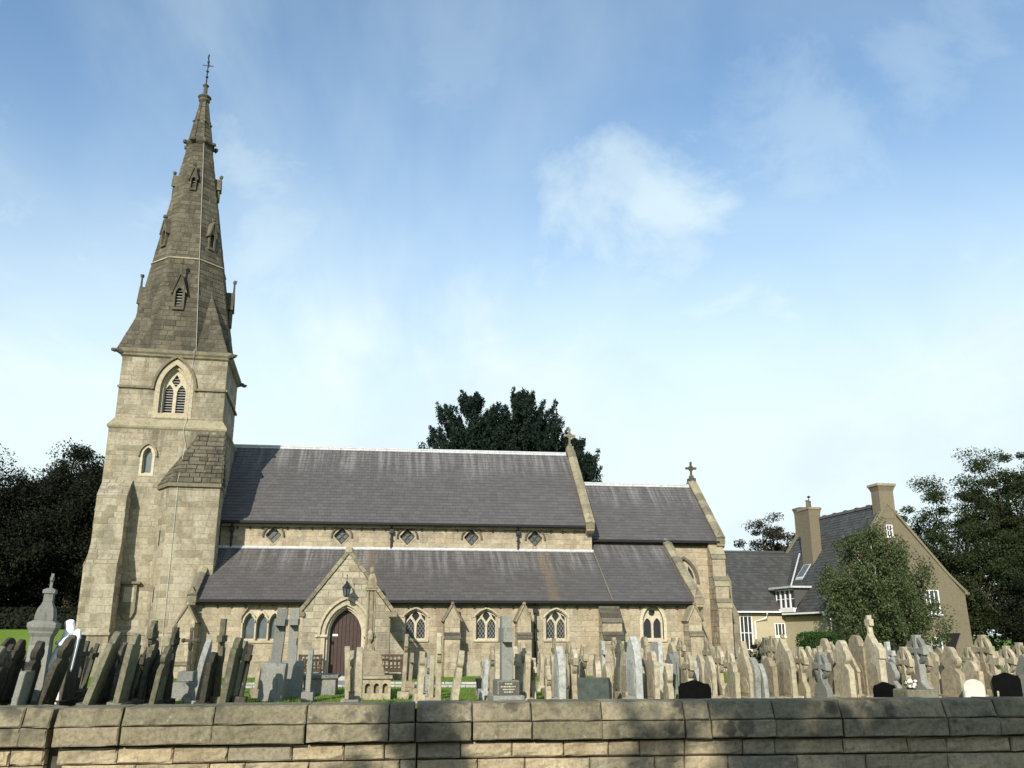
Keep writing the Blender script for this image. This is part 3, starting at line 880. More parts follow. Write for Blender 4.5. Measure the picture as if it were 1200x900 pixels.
# lead ridges and flashings (lengths of rolled lead, each its own piece)
def ridge(parent_name, x0, x1, y, z, n, r=0.10):
    base = MB(); base.box(x0, x1, y - .11, y + .11, z - .02, z + .03)
    b = base.build(parent_name, 'lead', church)
    for k in range(n):
        a, c = x0 + (x1 - x0) * k / n, x0 + (x1 - x0) * (k + 1) / n
        q = MB()
        q.prism([(-.13, -.12), (.13, -.12), (.06, .05), (0, .08), (-.06, .05)], V((a + .006, y, z)), Y3, Z3, X3, 0, c - a - .012)
        q.build('ridge_tile', 'lead', b)


ridge('nave_ridge', -9.0, 8.9, RY, 11.03, 30)
ridge('chancel_ridge', 9.3, 15.7, RY, 9.45, 12)
MB().box(-8.05, 9.34, 42.36, 42.5, 5.44, 5.55).prism([(42.30, 5.42), (42.42, 5.50), (42.42, 5.54), (42.28, 5.45)], V((-8.05, 0, 0)), Y3, Z3, X3, 0, 17.4).build('lead_flashing', 'lead', church)
MB().box(9.36, 12.9, 43.06, 43.2, 5.90, 6.02).build('lead_flashing', 'lead', church)
# lead joint up the roof between aisle and vestry
MB().tube([V((9.33, 38.75, 3.10)), V((9.33, 42.45, 5.54))], 0.022, 6).build('lead_joint', 'coping', church)

# gutters and corbel brackets
def gutter(x0, x1, y, z):
    g = MB().prism([(-.08, 0), (.08, 0), (.10, .10), (-.10, .10)], V((x0, y, z)), Y3, Z3, X3, 0, x1 - x0).build('gutter', 'iron', church)
    return g


gutter(-8.0, -3.35, 38.66, 2.94); gutter(-0.25, 12.95, 38.66, 2.94); gutter(-7.9, 9.25, 42.10, 6.56); gutter(9.3, 15.75, 42.82, 5.98)
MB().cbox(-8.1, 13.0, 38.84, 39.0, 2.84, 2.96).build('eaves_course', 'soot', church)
MB().cbox(-7.9, 9.28, 42.32, 42.5, 6.44, 6.56).build('eaves_course', 'ashlar', church)
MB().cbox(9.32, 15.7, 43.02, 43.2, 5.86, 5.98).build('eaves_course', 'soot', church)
for (xa, xb, y, z, n) in ((-7.7, 12.8, AY, 2.74, 38), (-7.2, 9.0, CY, 6.34, 30)):
    for k in range(n):
        x = xa + (xb - xa) * k / (n - 1)
        if y == AY and -3.4 < x < 0.2: continue
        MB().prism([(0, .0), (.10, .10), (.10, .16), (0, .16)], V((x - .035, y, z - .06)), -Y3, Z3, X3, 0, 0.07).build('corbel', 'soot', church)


def downpipe(x, y, z0, z1, parent=church, m='iron'):
    d = MB().tube([V((x, y, z0)), V((x, y, z1 - .25)), V((x, y - .12, z1))], 0.048, 8)
    d.cbox(x - .10, x + .10, y - .12, y + .04, z1 - .42, z1 - .22)
    z = z0 + .4
    while z < z1 - .5:
        d.cbox(x - .075, x + .075, y - .065, y + .055, z, z + .06); z += 1.0
    return d.build('downpipe', m, parent)


downpipe(-7.42, 42.38, 5.5, 6.6); downpipe(-0.22, 42.38, 5.5, 6.6); downpipe(5.72, 42.38, 5.5, 6.6)
downpipe(5.98, 38.88, 0.1, 2.95)

# ---- gable copings, kneelers and crosses
def slope_coping(x0, x1, p0, p1, n, h=0.16, up=0.14, m='coping', name='gable_coping', parent=church):
    """coping stones laid up a slope from p0=(y,z) to p1, each stone its own piece"""
    base = MB()
    p0, p1 = V((p0[0], p0[1])), V((p1[0], p1[1]))
    d = (p1 - p0).normalized(); nn = V((-d.y, d.x))
    if nn.y < 0: nn = -nn
    L = (p1 - p0).length
    pts = lambda a, b, lo, hi: [p0 + d * a + nn * lo, p0 + d * b + nn * lo, p0 + d * b + nn * hi, p0 + d * a + nn * hi]
    base.prism([tuple(q) for q in pts(0, L, -0.5, up - .01)], V((x0 + .02, 0, 0)), Y3, Z3, X3, 0, x1 - x0 - .04)
    b = base.build(name, m, parent)
    for k in range(n):
        q = MB()
        a, c = L * k / n + .006, L * (k + 1) / n - .006
        vs = []
        w0, w1 = x0 - .03, x1 + .03
        for (t, e) in ((a, .0), (c, .0)):
            for (x, hh) in ((w0, up), (w0, up + h * .55), ((w0 + w1) / 2, up + h), (w1, up + h * .55), (w1, up)):
                g = p0 + d * t + nn * (hh + random.uniform(-.006, .006))
                vs.append(V((x, g.x, g.y)))
        fs = [(i, (i + 1) % 5, 5 + (i + 1) % 5, 5 + i) for i in range(5)] + [(4, 3, 2, 1, 0), (5, 6, 7, 8, 9)]
        q.add(vs, fs); q.build('coping_stone', m, b)
    return b


def gable_cross(x, y, z, h, m='coping'):
    """foliated stone cross on a saddle stone"""
    c = MB()
    c.cbox(x - .19, x + .19, y - .22, y + .22, z - .25, z + .10, .03)
    c.cbox(x - .11, x + .11, y - .11, y + .11, z + .10, z + .26, .03)
    c.cbox(x - .05, x + .05, y - .06, y + .06, z + .24, z + h, .02)
    zc_ = z + h * .68
    c.cbox(x - .24, x + .24, y - .05, y + .05, zc_ - .06, zc_ + .06, .02)
    for (dx, dz) in ((-.25, 0), (.25, 0), (0, h - (zc_ - z))):
        c.blob((x + dx, y, zc_ + dz), (.085, .06, .085), 3, 1, .1)
    c.prism([(x + .15 * cos(t * pi / 8), zc_ + .15 * sin(t * pi / 8)) for t in range(16)], V((0, y, 0)), X3, Z3, NS, -.035, .035, holes=[[(x + .09 * cos(t * pi / 8), zc_ + .09 * sin(t * pi / 8)) for t in range(16)]])
    return c.build('gable_cross', m, church)


slope_coping(8.95, 9.33, (42.1, 6.62), (RY, 11.05), 9); slope_coping(8.95, 9.33, (51.3, 6.62), (RY, 11.05), 5)
slope_coping(15.62, 16.0, (42.85, 6.08), (RY, 9.50), 8); slope_coping(15.62, 16.0, (50.55, 6.08), (RY, 9.5), 5)
slope_coping(-8.28, -7.97, (38.62, 3.02), (41.55, 4.95), 6); slope_coping(12.92, 13.28, (38.62, 3.02), (43.15, 5.98), 9)
gable_cross(9.12, RY, 11.32, 1.05, 'coping'); gable_cross(15.82, RY, 9.75, .95, 'soot')
def kneeler(x, y, z, w=.44):
    k = MB().cbox(x - w / 2, x + w / 2, y - .16, y + .35, z - .12, z + .14, .02)
    k.prism([(x - w / 2, z + .14), (x + w / 2, z + .14), (x, z + .52)], V((0, y, 0)), X3, Z3, NS, -.3, .12)
    k.prism([(x - .09, z + .18), (x + .09, z + .18), (x, z + .36)], V((0, y, 0)), X3, Z3, NS, .12, .14)
    k.prism([(0, 0), (.18, .12), (.18, .2), (0, .2)], V((x - w / 2 + .03, y + .02, z - .32)), -Y3, Z3, X3, 0, w - .06)
    return k.build('kneeler', 'coping', church)


kneeler(9.14, 42.16, 6.62); kneeler(15.81, 42.9, 6.06); kneeler(-8.12, 38.66, 3.02, .40); kneeler(13.1, 38.66, 3.02, .42)

# ---- buttresses
def buttress(x0, x1, y0, prof, gable=None, key=1, m='ashlar_warm', name='buttress', offs='coping'):
    """prof: [(projection, z)] of the front outline from the ground up; y0 = wall plane"""
    poly = [(0, -.05)] + prof + [(0, prof[-1][1])]
    b = MB().prism([(-0.05, -.05)] + prof + [(-0.05, prof[-1][1])], V((x0 + .01, y0, 0)), -Y3, Z3, X3, 0, x1 - x0 - .02)
    o = b.build(name, 'mortar', church)
    for (a, c) in zip(prof, prof[1:]):
        if abs(a[0] - c[0]) < 1e-6:
            masonry('buttress_masonry', V((x0, y0 - a[0], 0)), X3, Z3, NS, [(0, a[1]), (x1 - x0, a[1]), (x1 - x0, c[1]), (0, c[1])], (), .25, .42, seed=key * 10 + int(a[1] * 7))
        elif c[1] > a[1] + .03:      # weathered slope: stones of its own, overhanging a little
            L = sqrt((a[0] - c[0]) ** 2 + (c[1] - a[1]) ** 2)
            dv = V((0, a[0] - c[0], c[1] - a[1])) / L; nv = V((0, -(c[1] - a[1]), a[0] - c[0])) / L
            rows = max(2, int(L / .2))
            for r in range(rows):
                q = MB().prism([(-.03, r * L / rows - (.04 if r == 0 else 0)), (x1 - x0 + .03, r * L / rows - (.04 if r == 0 else 0)), (x1 - x0 + .03, (r + 1) * L / rows - .012), (-.03, (r + 1) * L / rows - .012)], V((x0, y0 - a[0], a[1])), X3, dv, nv, -.02, .05 + .02 * (r % 2))
                q.build('weathering_stone', offs, o)
    for side, N in ((x0, -X3), (x1, X3)):
        for (a, c) in zip(prof, prof[1:]):
            if abs(a[0] - c[0]) < 1e-6: masonry('buttress_masonry', V((side, y0, 0)), -Y3, Z3, N, [(0, a[1]), (a[0] - .02, a[1]), (a[0] - .02, c[1]), (0, c[1])], (), .25, .42, seed=key * 10 + 5)
    if gable:
        pj, zt, zb = gable
        xm = (x0 + x1) / 2
        g = MB().prism([(x0, zb), (x1, zb), (xm, zt)], V((0, y0, 0)), X3, Z3, NS, 0, pj)
        g.build('gablet', 'ashlar_warm', o)
        for sx in (-1, 1):
            e = V((sx * (x1 - x0) / 2, 0, zb - zt)); Lg = e.length; e = e / Lg; nn = V((-e.z * sx, 0, e.x * sx))
            if nn.z < 0: nn = -nn
            MB().prism([(0, 0.0), (Lg + .10, 0), (Lg + .10, .07), (0, .07)], V((xm, y0 - pj - .06, zt)), e, nn, Y3, 0, pj + .06).build('gablet_coping', 'coping', o)
        MB().blob((xm, y0 - pj + .02, zt + .09), (.08, .08, .09), 5).build('finial', 'coping', o)
    return o


buttress(-8.48, -7.82, AY, [(.95, 0), (.95, .5), (.82, .6), (.82, 2.2)], (.82, 2.76, 2.18), 1)
for x0, x1, k in ((2.10, 2.74, 2), (5.12, 5.70, 3)):
    buttress(x0, x1, AY, [(.95, 0), (.95, 1.50), (.80, 1.72), (.80, 2.28)], (.80, 2.82, 2.26), k, offs='soot')
buttress(8.74, 9.58, AY, [(1.05, 0), (1.05, 1.45), (.80, 1.75), (.80, 2.15), (.10, 2.86)], None, 4, offs='soot')
buttress(12.48, 13.06, AY, [(.95, 0), (.95, 1.6), (.80, 1.78), (.80, 2.3)], (.80, 2.84, 2.28), 5)
# east-facing raking buttress of the aisle corner
MB().prism([(13.06, -.05), (14.2, -.05), (14.2, .9), (13.75, 1.3), (13.06, 2.5)], V((0, 39.3, 0)), X3, Z3, NS, -.6, 0).build('raking_buttress', 'ashlar', church)
# west return of the aisle corner
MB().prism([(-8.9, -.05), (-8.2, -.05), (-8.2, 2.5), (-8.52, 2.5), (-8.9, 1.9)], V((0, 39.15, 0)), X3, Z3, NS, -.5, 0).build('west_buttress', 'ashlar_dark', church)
MB().cbox(-8.55, -7.8, 37.98, 38.05, .0, .02).build('plinth', 'coping', church)
# chancel corner
buttress(15.22, 15.88, NY, [(1.15, 0), (1.15, 2.9), (.95, 3.3), (.95, 3.9), (.70, 4.35), (.70, 5.2), (.30, 5.8), (.30, 6.0)], None, 6)
MB().prism([(15.85, -.05), (16.75, -.05), (16.75, 2.6), (16.45, 3.2), (16.45, 4.2), (16.1, 4.9), (15.85, 5.4)], V((0, NY + .2, 0)), X3, Z3, NS, -.6, 0).build('east_buttress', 'ashlar', church)
# wall plinth of aisle
for (xa, xb) in ((-7.8, -3.7), (0.4, 2.08), (2.76, 5.1), (5.72, 8.7), (9.62, 12.45)):
    MB().prism([(0, -.05), (.10, -.05), (.10, .5), (0, .62)], V((xa, AY, 0)), -Y3, Z3, X3, 0, xb - xa).build('plinth', 'ashlar', church)

# ---------------------------------------------------------------- the porch
PY = 36.0
P_O = V((0, PY, 0))
px0, px1, pxm = -3.42, -0.12, -1.80
p_apex = 4.70
porch_poly = [(px0, -.05), (px1, -.05), (px1, 2.52), (pxm, p_apex), (px0, 2.52)]
dcx, dw, dv = -1.80, .60, 1.68
door_hole = arch(dcx, dw + .19, 0.0, dv, 1.12)
pm = MB().prism(porch_poly, P_O, X3, Z3, NS, -0.5, 0, holes=[door_hole])
pm.box(px0, px0 + .4, PY + .505, AY - .02, 0, 2.5); pm.box(px1 - .4, px1, PY + .505, AY - .02, 0, 2.5)
porch = pm.build('porch', 'mortar', church)
masonry('porch_masonry', P_O, X3, Z3, NS, porch_poly, [arch(dcx, dw + .25, -.1, dv, 1.20)], 0.255, 0.58, joint=.02, proud=.02, seed=21)
masonry('porch_masonry', V((px1, PY, 0)), Y3, Z3, X3, [(0, 0), (3, 0), (3, 2.5), (0, 2.5)], (), 0.26, 0.58, seed=22)
masonry('porch_masonry', V((px0, PY, 0)), Y3, Z3, -X3, [(0, 0), (3, 0), (3, 2.5), (0, 2.5)], (), 0.26, 0.58, seed=23)
# stepped arch orders
ring(arch(dcx, dw + .30, 0, dv, 1.26), arch(dcx, dw + .16, 0, dv, 1.08), P_O, X3, Z3, NS, -.02, .03).build('arch_order', 'dressed', porch)
ring(arch(dcx, dw + .185, 0, dv, 1.11), arch(dcx, dw + .07, 0, dv, .99), P_O, X3, Z3, NS, -.30, -.10).build('arch_order', 'dressed', porch)
ring(arch(dcx, dw + .19, 0, dv, 1.12), arch(dcx, dw, 0, dv, .92), P_O, X3, Z3, NS, -.48, -.26).build('arch_order', 'dressed', porch)
strip_arch(dcx, dw + .34, dv - .02, 1.32, .10, P_O, X3, Z3, NS, 0, .13, .06).build('hood_mould', 'dressed', porch)
for sx in (-1, 1):
    MB().cbox(dcx + sx * (dw + .30) - .24, dcx + sx * (dw + .30) + .24, PY - .10, PY - .002, dv - .12, dv - .02, .02).build('impost', 'dressed', porch)
door = MB().prism(arch(dcx, dw + .02, 0.14, dv, .93), P_O, X3, Z3, NS, -.56, -.48).build('door', 'door_brown', porch)
for k in range(8):
    a = dcx - dw + .02 + k * (2 * dw - .04) / 8; b = a + (2 * dw - .04) / 8 - .012
    R_ = (dw * dw + .92 ** 2) / (2 * dw); top = dv + sqrt(max(0, R_ * R_ - (max(abs(a - dcx), abs(b - dcx)) + R_ - dw) ** 2)) - .01
    MB().cbox(a, b, PY + .455, PY + .482, .18, top, .004).build('plank', 'door_brown', door)
MB().cbox(-2.30, -2.10, PY + .43, PY + .456, 1.60, 1.68, .008).build('notice', 'white_paint', door)
MB().lathe([(.0, 0), (.035, .005), (.035, .02), (0, .03)], V((0, 0, 0)), 10, tf=lambda p: V((-1.34 + p.x, PY + .45 - p.z, 1.15 + p.y))).build('door_handle', 'iron', door)
MB().cbox(-2.8, -.8, PY - .35, PY + .5, -.02, .15, .02).build('doorstep', 'lawn_edge', porch)
# porch roof and copings
for sx in (-1, 1):
    xe = px0 - .10 if sx < 0 else px1 + .10
    e = V((xe - pxm, 0, 2.46 - (p_apex + .02))); L = e.length; e /= L
    nn = V((-e.z, 0, e.x)) if -e.z * sx > 0 or e.x * sx > 0 else V((e.z, 0, -e.x))
    if nn.z < 0: nn = -nn
    rf = MB().prism([(0, 0), (L, 0), (L, .08), (0, .08)], V((pxm, PY + .35, p_apex + .02)), e, nn, Y3, 0, 5.0).build('porch_roof', 'slate', porch)
    n = 9
    for k in range(n):
        q = MB().prism([(L * k / n + .006, -.01), (L * (k + 1) / n - .006, -.01), (L * (k + 1) / n - .006, .13), (L * k / n + .006, .13)], V((pxm, PY - .09, p_apex + .02)), e, nn, Y3, 0, .46)
        q.build('coping_stone', 'coping', porch)
    MB().cbox(xe - .18, xe + .18, PY - .12, PY + .36, 2.30, 2.50, .03).build('kneeler', 'coping', porch)
MB().cbox(pxm - .14, pxm + .14, PY - .13, PY + .36, p_apex + .02, p_apex + .26, .04).build('apex_stone', 'coping', porch)
# sloping corner buttress on the porch's east side
MB().prism([(px1 - .02, -.05), (.46, -.05), (.46, 1.02), (px1 - .02, 1.78)], V((0, PY + .06, 0)), X3, Z3, NS, -.7, 0).build('porch_buttress', 'mortar', porch)
masonry('porch_masonry', V((0, PY + .06, 0)), X3, Z3, NS, [(px1, 0), (.46, 0), (.46, 1.02), (px1, 1.76)], (), .255, .45, seed=24)
MB().prism([(px0 + .02, -.05), (px0 - .22, -.05), (px0 - .22, 1.2), (px0 + .02, 1.6)], V((0, PY + .06, 0)), X3, Z3, NS, -.7, 0).build('porch_buttress', 'ashlar', porch)

# lantern hung on a bracket over the arch
lan = thing('wall_lantern', 'black iron lantern on a bracket above the pointed door', 'lantern', (-1.80, PY, 3.2))
lx, ly, lz = -1.80, PY - .62, 3.02
MB().tube([(lx, PY, 3.50), (lx, PY - .3, 3.62), (lx, ly, 3.58), (lx, ly, 3.50)], .022, 6).cbox(lx - .07, lx + .07, PY - .04, PY - .005, 3.36, 3.6).build('bracket', 'iron', lan)
MB().lathe([(.03, .0), (.10, .03), (.10, .06), (.02, .06)], V((lx, ly, lz)), 6).build('base', 'iron', lan)
MB().lathe([(.09, .06), (.155, .34)], V((lx, ly, lz)), 6).build('glass', 'glass_grey', lan)
b = MB()
for k in range(6):
    t = 2 * pi * (k + .5) / 6
    b.tube([V((lx + .10 * cos(t), ly + .10 * sin(t), lz + .05)), V((lx + .165 * cos(t), ly + .165 * sin(t), lz + .35))], .014, 4)
b.build('frame', 'iron', lan)
MB().lathe([(.19, .34), (.19, .36), (.10, .46), (.05, .52), (.05, .56), (.015, .62), (.012, .78), (.03, .80), (0.002, .86)], V((lx, ly, lz)), 6).build('cap', 'iron', lan)

# ---------------------------------------------------------------- the tower (turned a little against the nave)
TW = 5.0
ca, sa = cos(radians(4.0)), sin(radians(4.0))
T0 = V((-7.95, 41.5, 0))


def T(p): return V((T0.x + p[0] * ca - p[1] * sa, T0.y + p[0] * sa + p[1] * ca, p[2]))
TU = V((ca, sa, 0)); TN = V((sa, -ca, 0)); TE = V((ca, sa, 0)); TB = V((-sa, ca, 0))     # along, outwards (south), east, back


zb1, zb2, zc0 = 10.72, 11.12, 14.18
lan_hole = arch(-3.22, .21, 8.58, 9.42, .34)
bel_o = arch(-2.42, .66, 11.32, 12.55, 1.22)
tow_poly = [(-TW, -.05), (0, -.05), (0, zb1), (-TW, zb1)]
bel_poly = [(-TW + .17, zb2 - .05), (-.17, zb2 - .05), (-.17, zc0), (-TW + .17, zc0)]
t_o = T((0, 0, 0))
tw = MB().prism(tow_poly, t_o, TU, Z3, TN, -.5, 0, holes=[lan_hole])
for a in (((-TW, .52), (-TW + .5, TW)), ((-.5, .52), (0, TW)), ((-TW + .5, TW - .5), (-.5, TW))):
    tw.box(a[0][0], a[1][0], a[0][1], a[1][1], 0, zb1, tf=T)
tw.prism(bel_poly, T((0, .17, 0)), TU, Z3, TN, -.5, 0, holes=[bel_o])
for a in (((-TW + .17, .69), (-TW + .6, TW - .17)), ((-.6, .69), (-.17, TW - .17)), ((-TW + .6, TW - .6), (-.6, TW - .17))):
    tw.box(a[0][0], a[1][0], a[0][1], a[1][1], zb1, zc0, tf=T)
tower = tw.build('tower', 'mortar', church)
masonry('tower_masonry', t_o, TU, Z3, TN, [(-TW, 1.8), (0, 1.8), (0, zb1), (-TW, zb1)], [lan_hole], .245, .56, seed=31)
masonry('tower_masonry', T((0, .17, 0)), TU, Z3, TN, bel_poly, [arch(-2.42, .80, 11.2, 12.55, 1.40)], .245, .56, seed=32)
masonry('tower_masonry', T((0, 0, 0)), TB, Z3, TE, [(0, 6), (TW, 6), (TW, zb1), (0, zb1)], (), .245, .56, seed=33)
masonry('tower_masonry', T((-.17, 0, 0)), TB, Z3, TE, [(.17, zb2), (TW - .17, zb2), (TW - .17, zc0), (.17, zc0)], (), .245, .56, seed=34)
masonry('tower_masonry', T((-TW, 0, 0)), TB, Z3, -TE, [(0, 1.8), (TW, 1.8), (TW, zb1), (0, zb1)], (), .245, .56, seed=35)
masonry('tower_masonry', T((-TW + .17, 0, 0)), TB, Z3, -TE, [(.17, zb2), (TW - .17, zb2), (TW - .17, zc0), (.17, zc0)], (), .245, .56, seed=36)


def square_course(name, prof, m, parent, x0=-TW, x1=0.0, y0=0.0, y1=TW):
    """moulding run round a rectangle: prof [(out, z)]"""
    mb = MB(); vs = []; fs = []
    for (o, z) in prof:
        for (x, y) in ((x0 - o, y0 - o), (x1 + o, y0 - o), (x1 + o, y1 + o), (x0 - o, y1 + o)): vs.append(T((x, y, z)))
    for i in range(len(prof) - 1):
        for k in range(4):
            k2 = (k + 1) % 4
            fs.append((i * 4 + k, i * 4 + k2, i * 4 + 4 + k2, i * 4 + 4 + k))
    mb.add(vs, fs)
    return mb.build(name, m, parent)


square_course('plinth', [(.16, -.02), (.16, 1.62), (.20, 1.64), (.20, 1.74), (.02, 1.86)], 'ashlar', tower)
masonry('tower_masonry', T((0, -.16, 0)), TU, Z3, TN, [(-TW - .1, 0), (.1, 0), (.1, 1.6), (-TW - .1, 1.6)], (), .30, .7, seed=37)
square_course('string_course', [(0, zb1 - .16), (.07, zb1 - .08), (.09, zb1), (-.17, zb2 + .02)], 'coping', tower)
# belfry string, broken by the window
for (xa, xb) in ((-TW + .12, -3.30), (-1.54, -.12)):
    MB().box(xa, xb, .07, .16, 12.52, 12.62, tf=T).build('string_course', 'coping', tower)
MB().box(-.165, -.07, .07, TW - .1, 12.52, 12.62, tf=T).build('string_course', 'coping', tower)
square_course('cornice', [(0, zc0 - .18), (.10, zc0 - .10), (.10, zc0 - .02), (.16, zc0 + .06), (.17, zc0 + .20), (.05, zc0 + .26)], 'coping', tower, -TW + .17, -.17, .17, TW - .17)
# belfry window
B_O = T((0, .17, 0))
ring(arch(-2.42, .84, 11.16, 12.55, 1.44), arch(-2.42, .62, 11.40, 12.55, 1.18), B_O, TU, Z3, TN, -.02, .03).build('belfry_surround', 'dressed', tower)
ring(arch(-2.42, .665, 11.32, 12.55, 1.225), arch(-2.42, .50, 11.45, 12.55, 1.02), B_O, TU, Z3, TN, -.34, -.16).build('belfry_order', 'dressed', tower)
strip_arch(-2.42, .88, 12.55, 1.50, .11, B_O, TU, Z3, TN, 0, .13, .05).build('hood_mould', 'coping', tower)
Ls = [arch(-2.42 - .27, .195, 11.50, 12.42, .42), arch(-2.42 + .27, .195, 11.50, 12.42, .42), [(-2.42, 12.72), (-2.22, 13.0), (-2.42, 13.34), (-2.62, 13.0)]]
bw = win_plate('belfry_window', arch(-2.42, .52, 11.44, 12.55, 1.04), Ls, B_O, TU, Z3, TN, -.46, -.30, 'dressed', church)
lv = MB()
z = 11.50
while z < 13.2:
    w = .5 if z < 12.6 else max(.05, .5 * (13.5 - z) / .95)
    lv.add([T((-2.42 - w, .17 + .36, z)), T((-2.42 + w, .17 + .36, z)), T((-2.42 + w, .17 + .52, z + .10)), T((-2.42 - w, .17 + .52, z + .10)), T((-2.42 - w, .17 + .36, z - .02)), T((-2.42 + w, .17 + .36, z - .02))], [(0, 1, 2, 3), (4, 5, 1, 0)])
    z += .125
tag(lv.build('louvre', 'louvre', bw), kind='stuff')
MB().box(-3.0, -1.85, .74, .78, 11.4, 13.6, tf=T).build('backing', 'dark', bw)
MB().add([T((-3.12, .14, 11.18)), T((-1.72, .14, 11.18)), T((-1.90, .55, 11.52)), T((-2.94, .55, 11.52)), T((-3.12, .14, 11.05)), T((-1.72, .14, 11.05))], [(0, 1, 2, 3), (4, 5, 1, 0)]).build('sill', 'coping', bw)
# lancet
lf = win_plate('lancet_window', arch(-3.22, .215, 8.56, 9.42, .35), [arch(-3.22, .16, 8.64, 9.42, .28)], t_o, TU, Z3, TN, -.25, -.15, 'dressed', church)
MB().prism(arch(-3.22, .17, 8.62, 9.42, .29), t_o, TU, Z3, TN, -.24, -.22).build('leaded_glass', 'glass_grey', lf)
ring(arch(-3.22, .31, 8.46, 9.42, .46), arch(-3.22, .205, 8.58, 9.42, .34), t_o, TU, Z3, TN, -.02, .03).build('surround', 'dressed', lf)
strip_arch(-3.22, .34, 9.40, .50, .07, t_o, TU, Z3, TN, 0, .12, .05).build('hood_mould', 'coping', lf)
# shield tablet under a small hood
tb = MB().prism([(-3.62, 3.74), (-3.62, 2.62), (-3.52, 2.38), (-3.33, 2.22), (-3.14, 2.38), (-3.04, 2.62), (-3.04, 3.74)], t_o, TU, Z3, TN, 0, .16)
tablet = tb.build('shield_tablet', 'coping', tower)
MB().prism([(-3.54, 3.62), (-3.54, 3.0), (-3.12, 3.0), (-3.12, 3.62)], t_o, TU, Z3, TN, .16, .175).build('panel', 'ashlar', tablet)
e_ = MB(); e_.blob(T((-3.33, -.17, 2.64)), (.15, .04, .16), 4, 1, .35); e_.tube([T((-3.46, -.17, 2.82)), T((-3.20, -.17, 2.48))], .02, 5); e_.tube([T((-3.20, -.17, 2.82)), T((-3.46, -.17, 2.48))], .02, 5)
e_.build('carved_emblem', 'coping', tablet)
MB().cbox(-3.76, -2.90, -.26, .0, 3.74, 3.86, .03, tf=T).build('hood', 'coping', tablet)

# ---- tower buttresses (south-west corner)
def tbutt(x0, x1, prof, seed, along='s'):
    """stepped buttress; prof [(projection, z)]"""
    if along == 's':
        O, ax, pr, w = T((x0, 0, 0)), TU, TN, x1 - x0
    else:
        O, ax, pr, w = T((-TW, x1, 0)), -TB, -TE, x1 - x0
    mb = MB().prism([(-.05, -.05)] + prof + [(-.05, prof[-1][1])], O + ax * .01, pr, Z3, ax, 0, w - .02)
    o = mb.build('tower_buttress', 'mortar', tower)
    for (a, c) in zip(prof, prof[1:]):
        if abs(a[0] - c[0]) < 1e-6:
            masonry('tower_masonry', O + pr * a[0], ax, Z3, pr, [(0, a[1]), (w, a[1]), (w, c[1]), (0, c[1])], (), .285, .5, seed=seed)
            for N_, Q in ((ax, O + ax * w), (-ax, O)):
                masonry('tower_masonry', Q, pr, Z3, N_, [(0, a[1]), (a[0], a[1]), (a[0], c[1]), (0, c[1])], (), .285, .5, seed=seed + 1)
        elif c[1] > a[1] + .05:
            dv = (pr * (c[0] - a[0]) + Z3 * (c[1] - a[1])); L = dv.length; dv = dv / L
            nv = (pr * (c[1] - a[1]) - Z3 * (c[0] - a[0])) / L
            masonry('tower_masonry', O + pr * a[0] + Z3 * a[1], ax, dv, nv, [(-.02, -.03), (w + .02, -.03), (w + .02, L), (-.02, L)], (), .22, .45, proud=.025, seed=seed + 2)
    return o


tbutt(-TW + .06, -3.72, [(1.2, -.05), (1.2, 4.55), (.82, 5.35), (.82, 7.45), (.03, 8.25)], 41)
tbutt(0.05, 1.30, [(.34, -.05), (.34, 4.5), (.16, 5.2), (.16, 6.9), (.03, 7.6)], 44, 'w')
MB().cbox(-TW - .05, -3.66, -1.30, -.0, 1.62, 1.76, .03, tf=T).build('string_course', 'ashlar', tower)

# ---- stair turret against the south-east part, with splayed west side and stone lean-to roof
tp = [(-2.55, -.02), (-1.95, -1.15), (.14, -1.15), (.14, .0)]
tmb = MB()
vs = [T((x, y, -.05)) for x, y in tp] + [T((x, y, 8.08)) for x, y in tp]
tmb.add(vs, [(0, 1, 5, 4), (1, 2, 6, 5), (2, 3, 7, 6), (4, 5, 6, 7)])
turret = tmb.build('stair_turret', 'mortar', tower)
masonry('turret_masonry', T((0, -1.15, 0)), TU, Z3, TN, [(-1.95, 1.7), (.14, 1.7), (.14, 8.08), (-1.95, 8.08)], (), .27, .52, seed=51)
spU = (T((-1.95, -1.15, 0)) - T((-2.55, -.02, 0))); spL = spU.length; spU = spU / spL; spN = V((spU.y, -spU.x, 0))
masonry('turret_masonry', T((-2.55, -.02, 0)), spU, Z3, spN, [(0, 0), (spL, 0), (spL, 8.08), (0, 8.08)], [[(.5, 5.35), (.72, 5.35), (.72, 6.05), (.5, 6.05)], [(.5, 2.95), (.72, 2.95), (.72, 3.65), (.5, 3.65)]], .27, .5, seed=52)
masonry('turret_masonry', T((.14, -1.15, 0)), TB, Z3, TE, [(0, 0), (1.15, 0), (1.15, 8.08), (0, 8.08)], (), .27, .5, seed=53)
masonry('turret_masonry', T((0, -1.21, 0)), TU, Z3, TN, [(-1.95, 0), (.14, 0), (.14, 1.6), (-1.95, 1.6)], (), .3, .6, seed=54)
for (za, zb_) in ((5.38, 6.02), (2.98, 3.62)):
    O = T((-2.55, -.02, 0))
    MB().prism([(.56, za), (.66, za), (.66, zb_), (.56, zb_)], O, spU, Z3, spN, -.01, .006).build('slit_window', 'dark', turret)
# lean-to stone roof in courses
apx = T((-1.10, .0, 10.45)); apx2 = T((.0, .0, 10.45))
ev = [T((-2.66, -.02, 8.02)), T((-2.02, -1.27, 8.02)), T((.20, -1.27, 8.02)), T((.20, 0, 8.02))]
rb = MB()
rb.add([ev[0], ev[1], ev[2], ev[3], apx, apx2], [(0, 1, 4), (1, 2, 5, 4), (2, 3, 5)])
lean = rb.build('turret_roof', 'mortar_dark', tower)


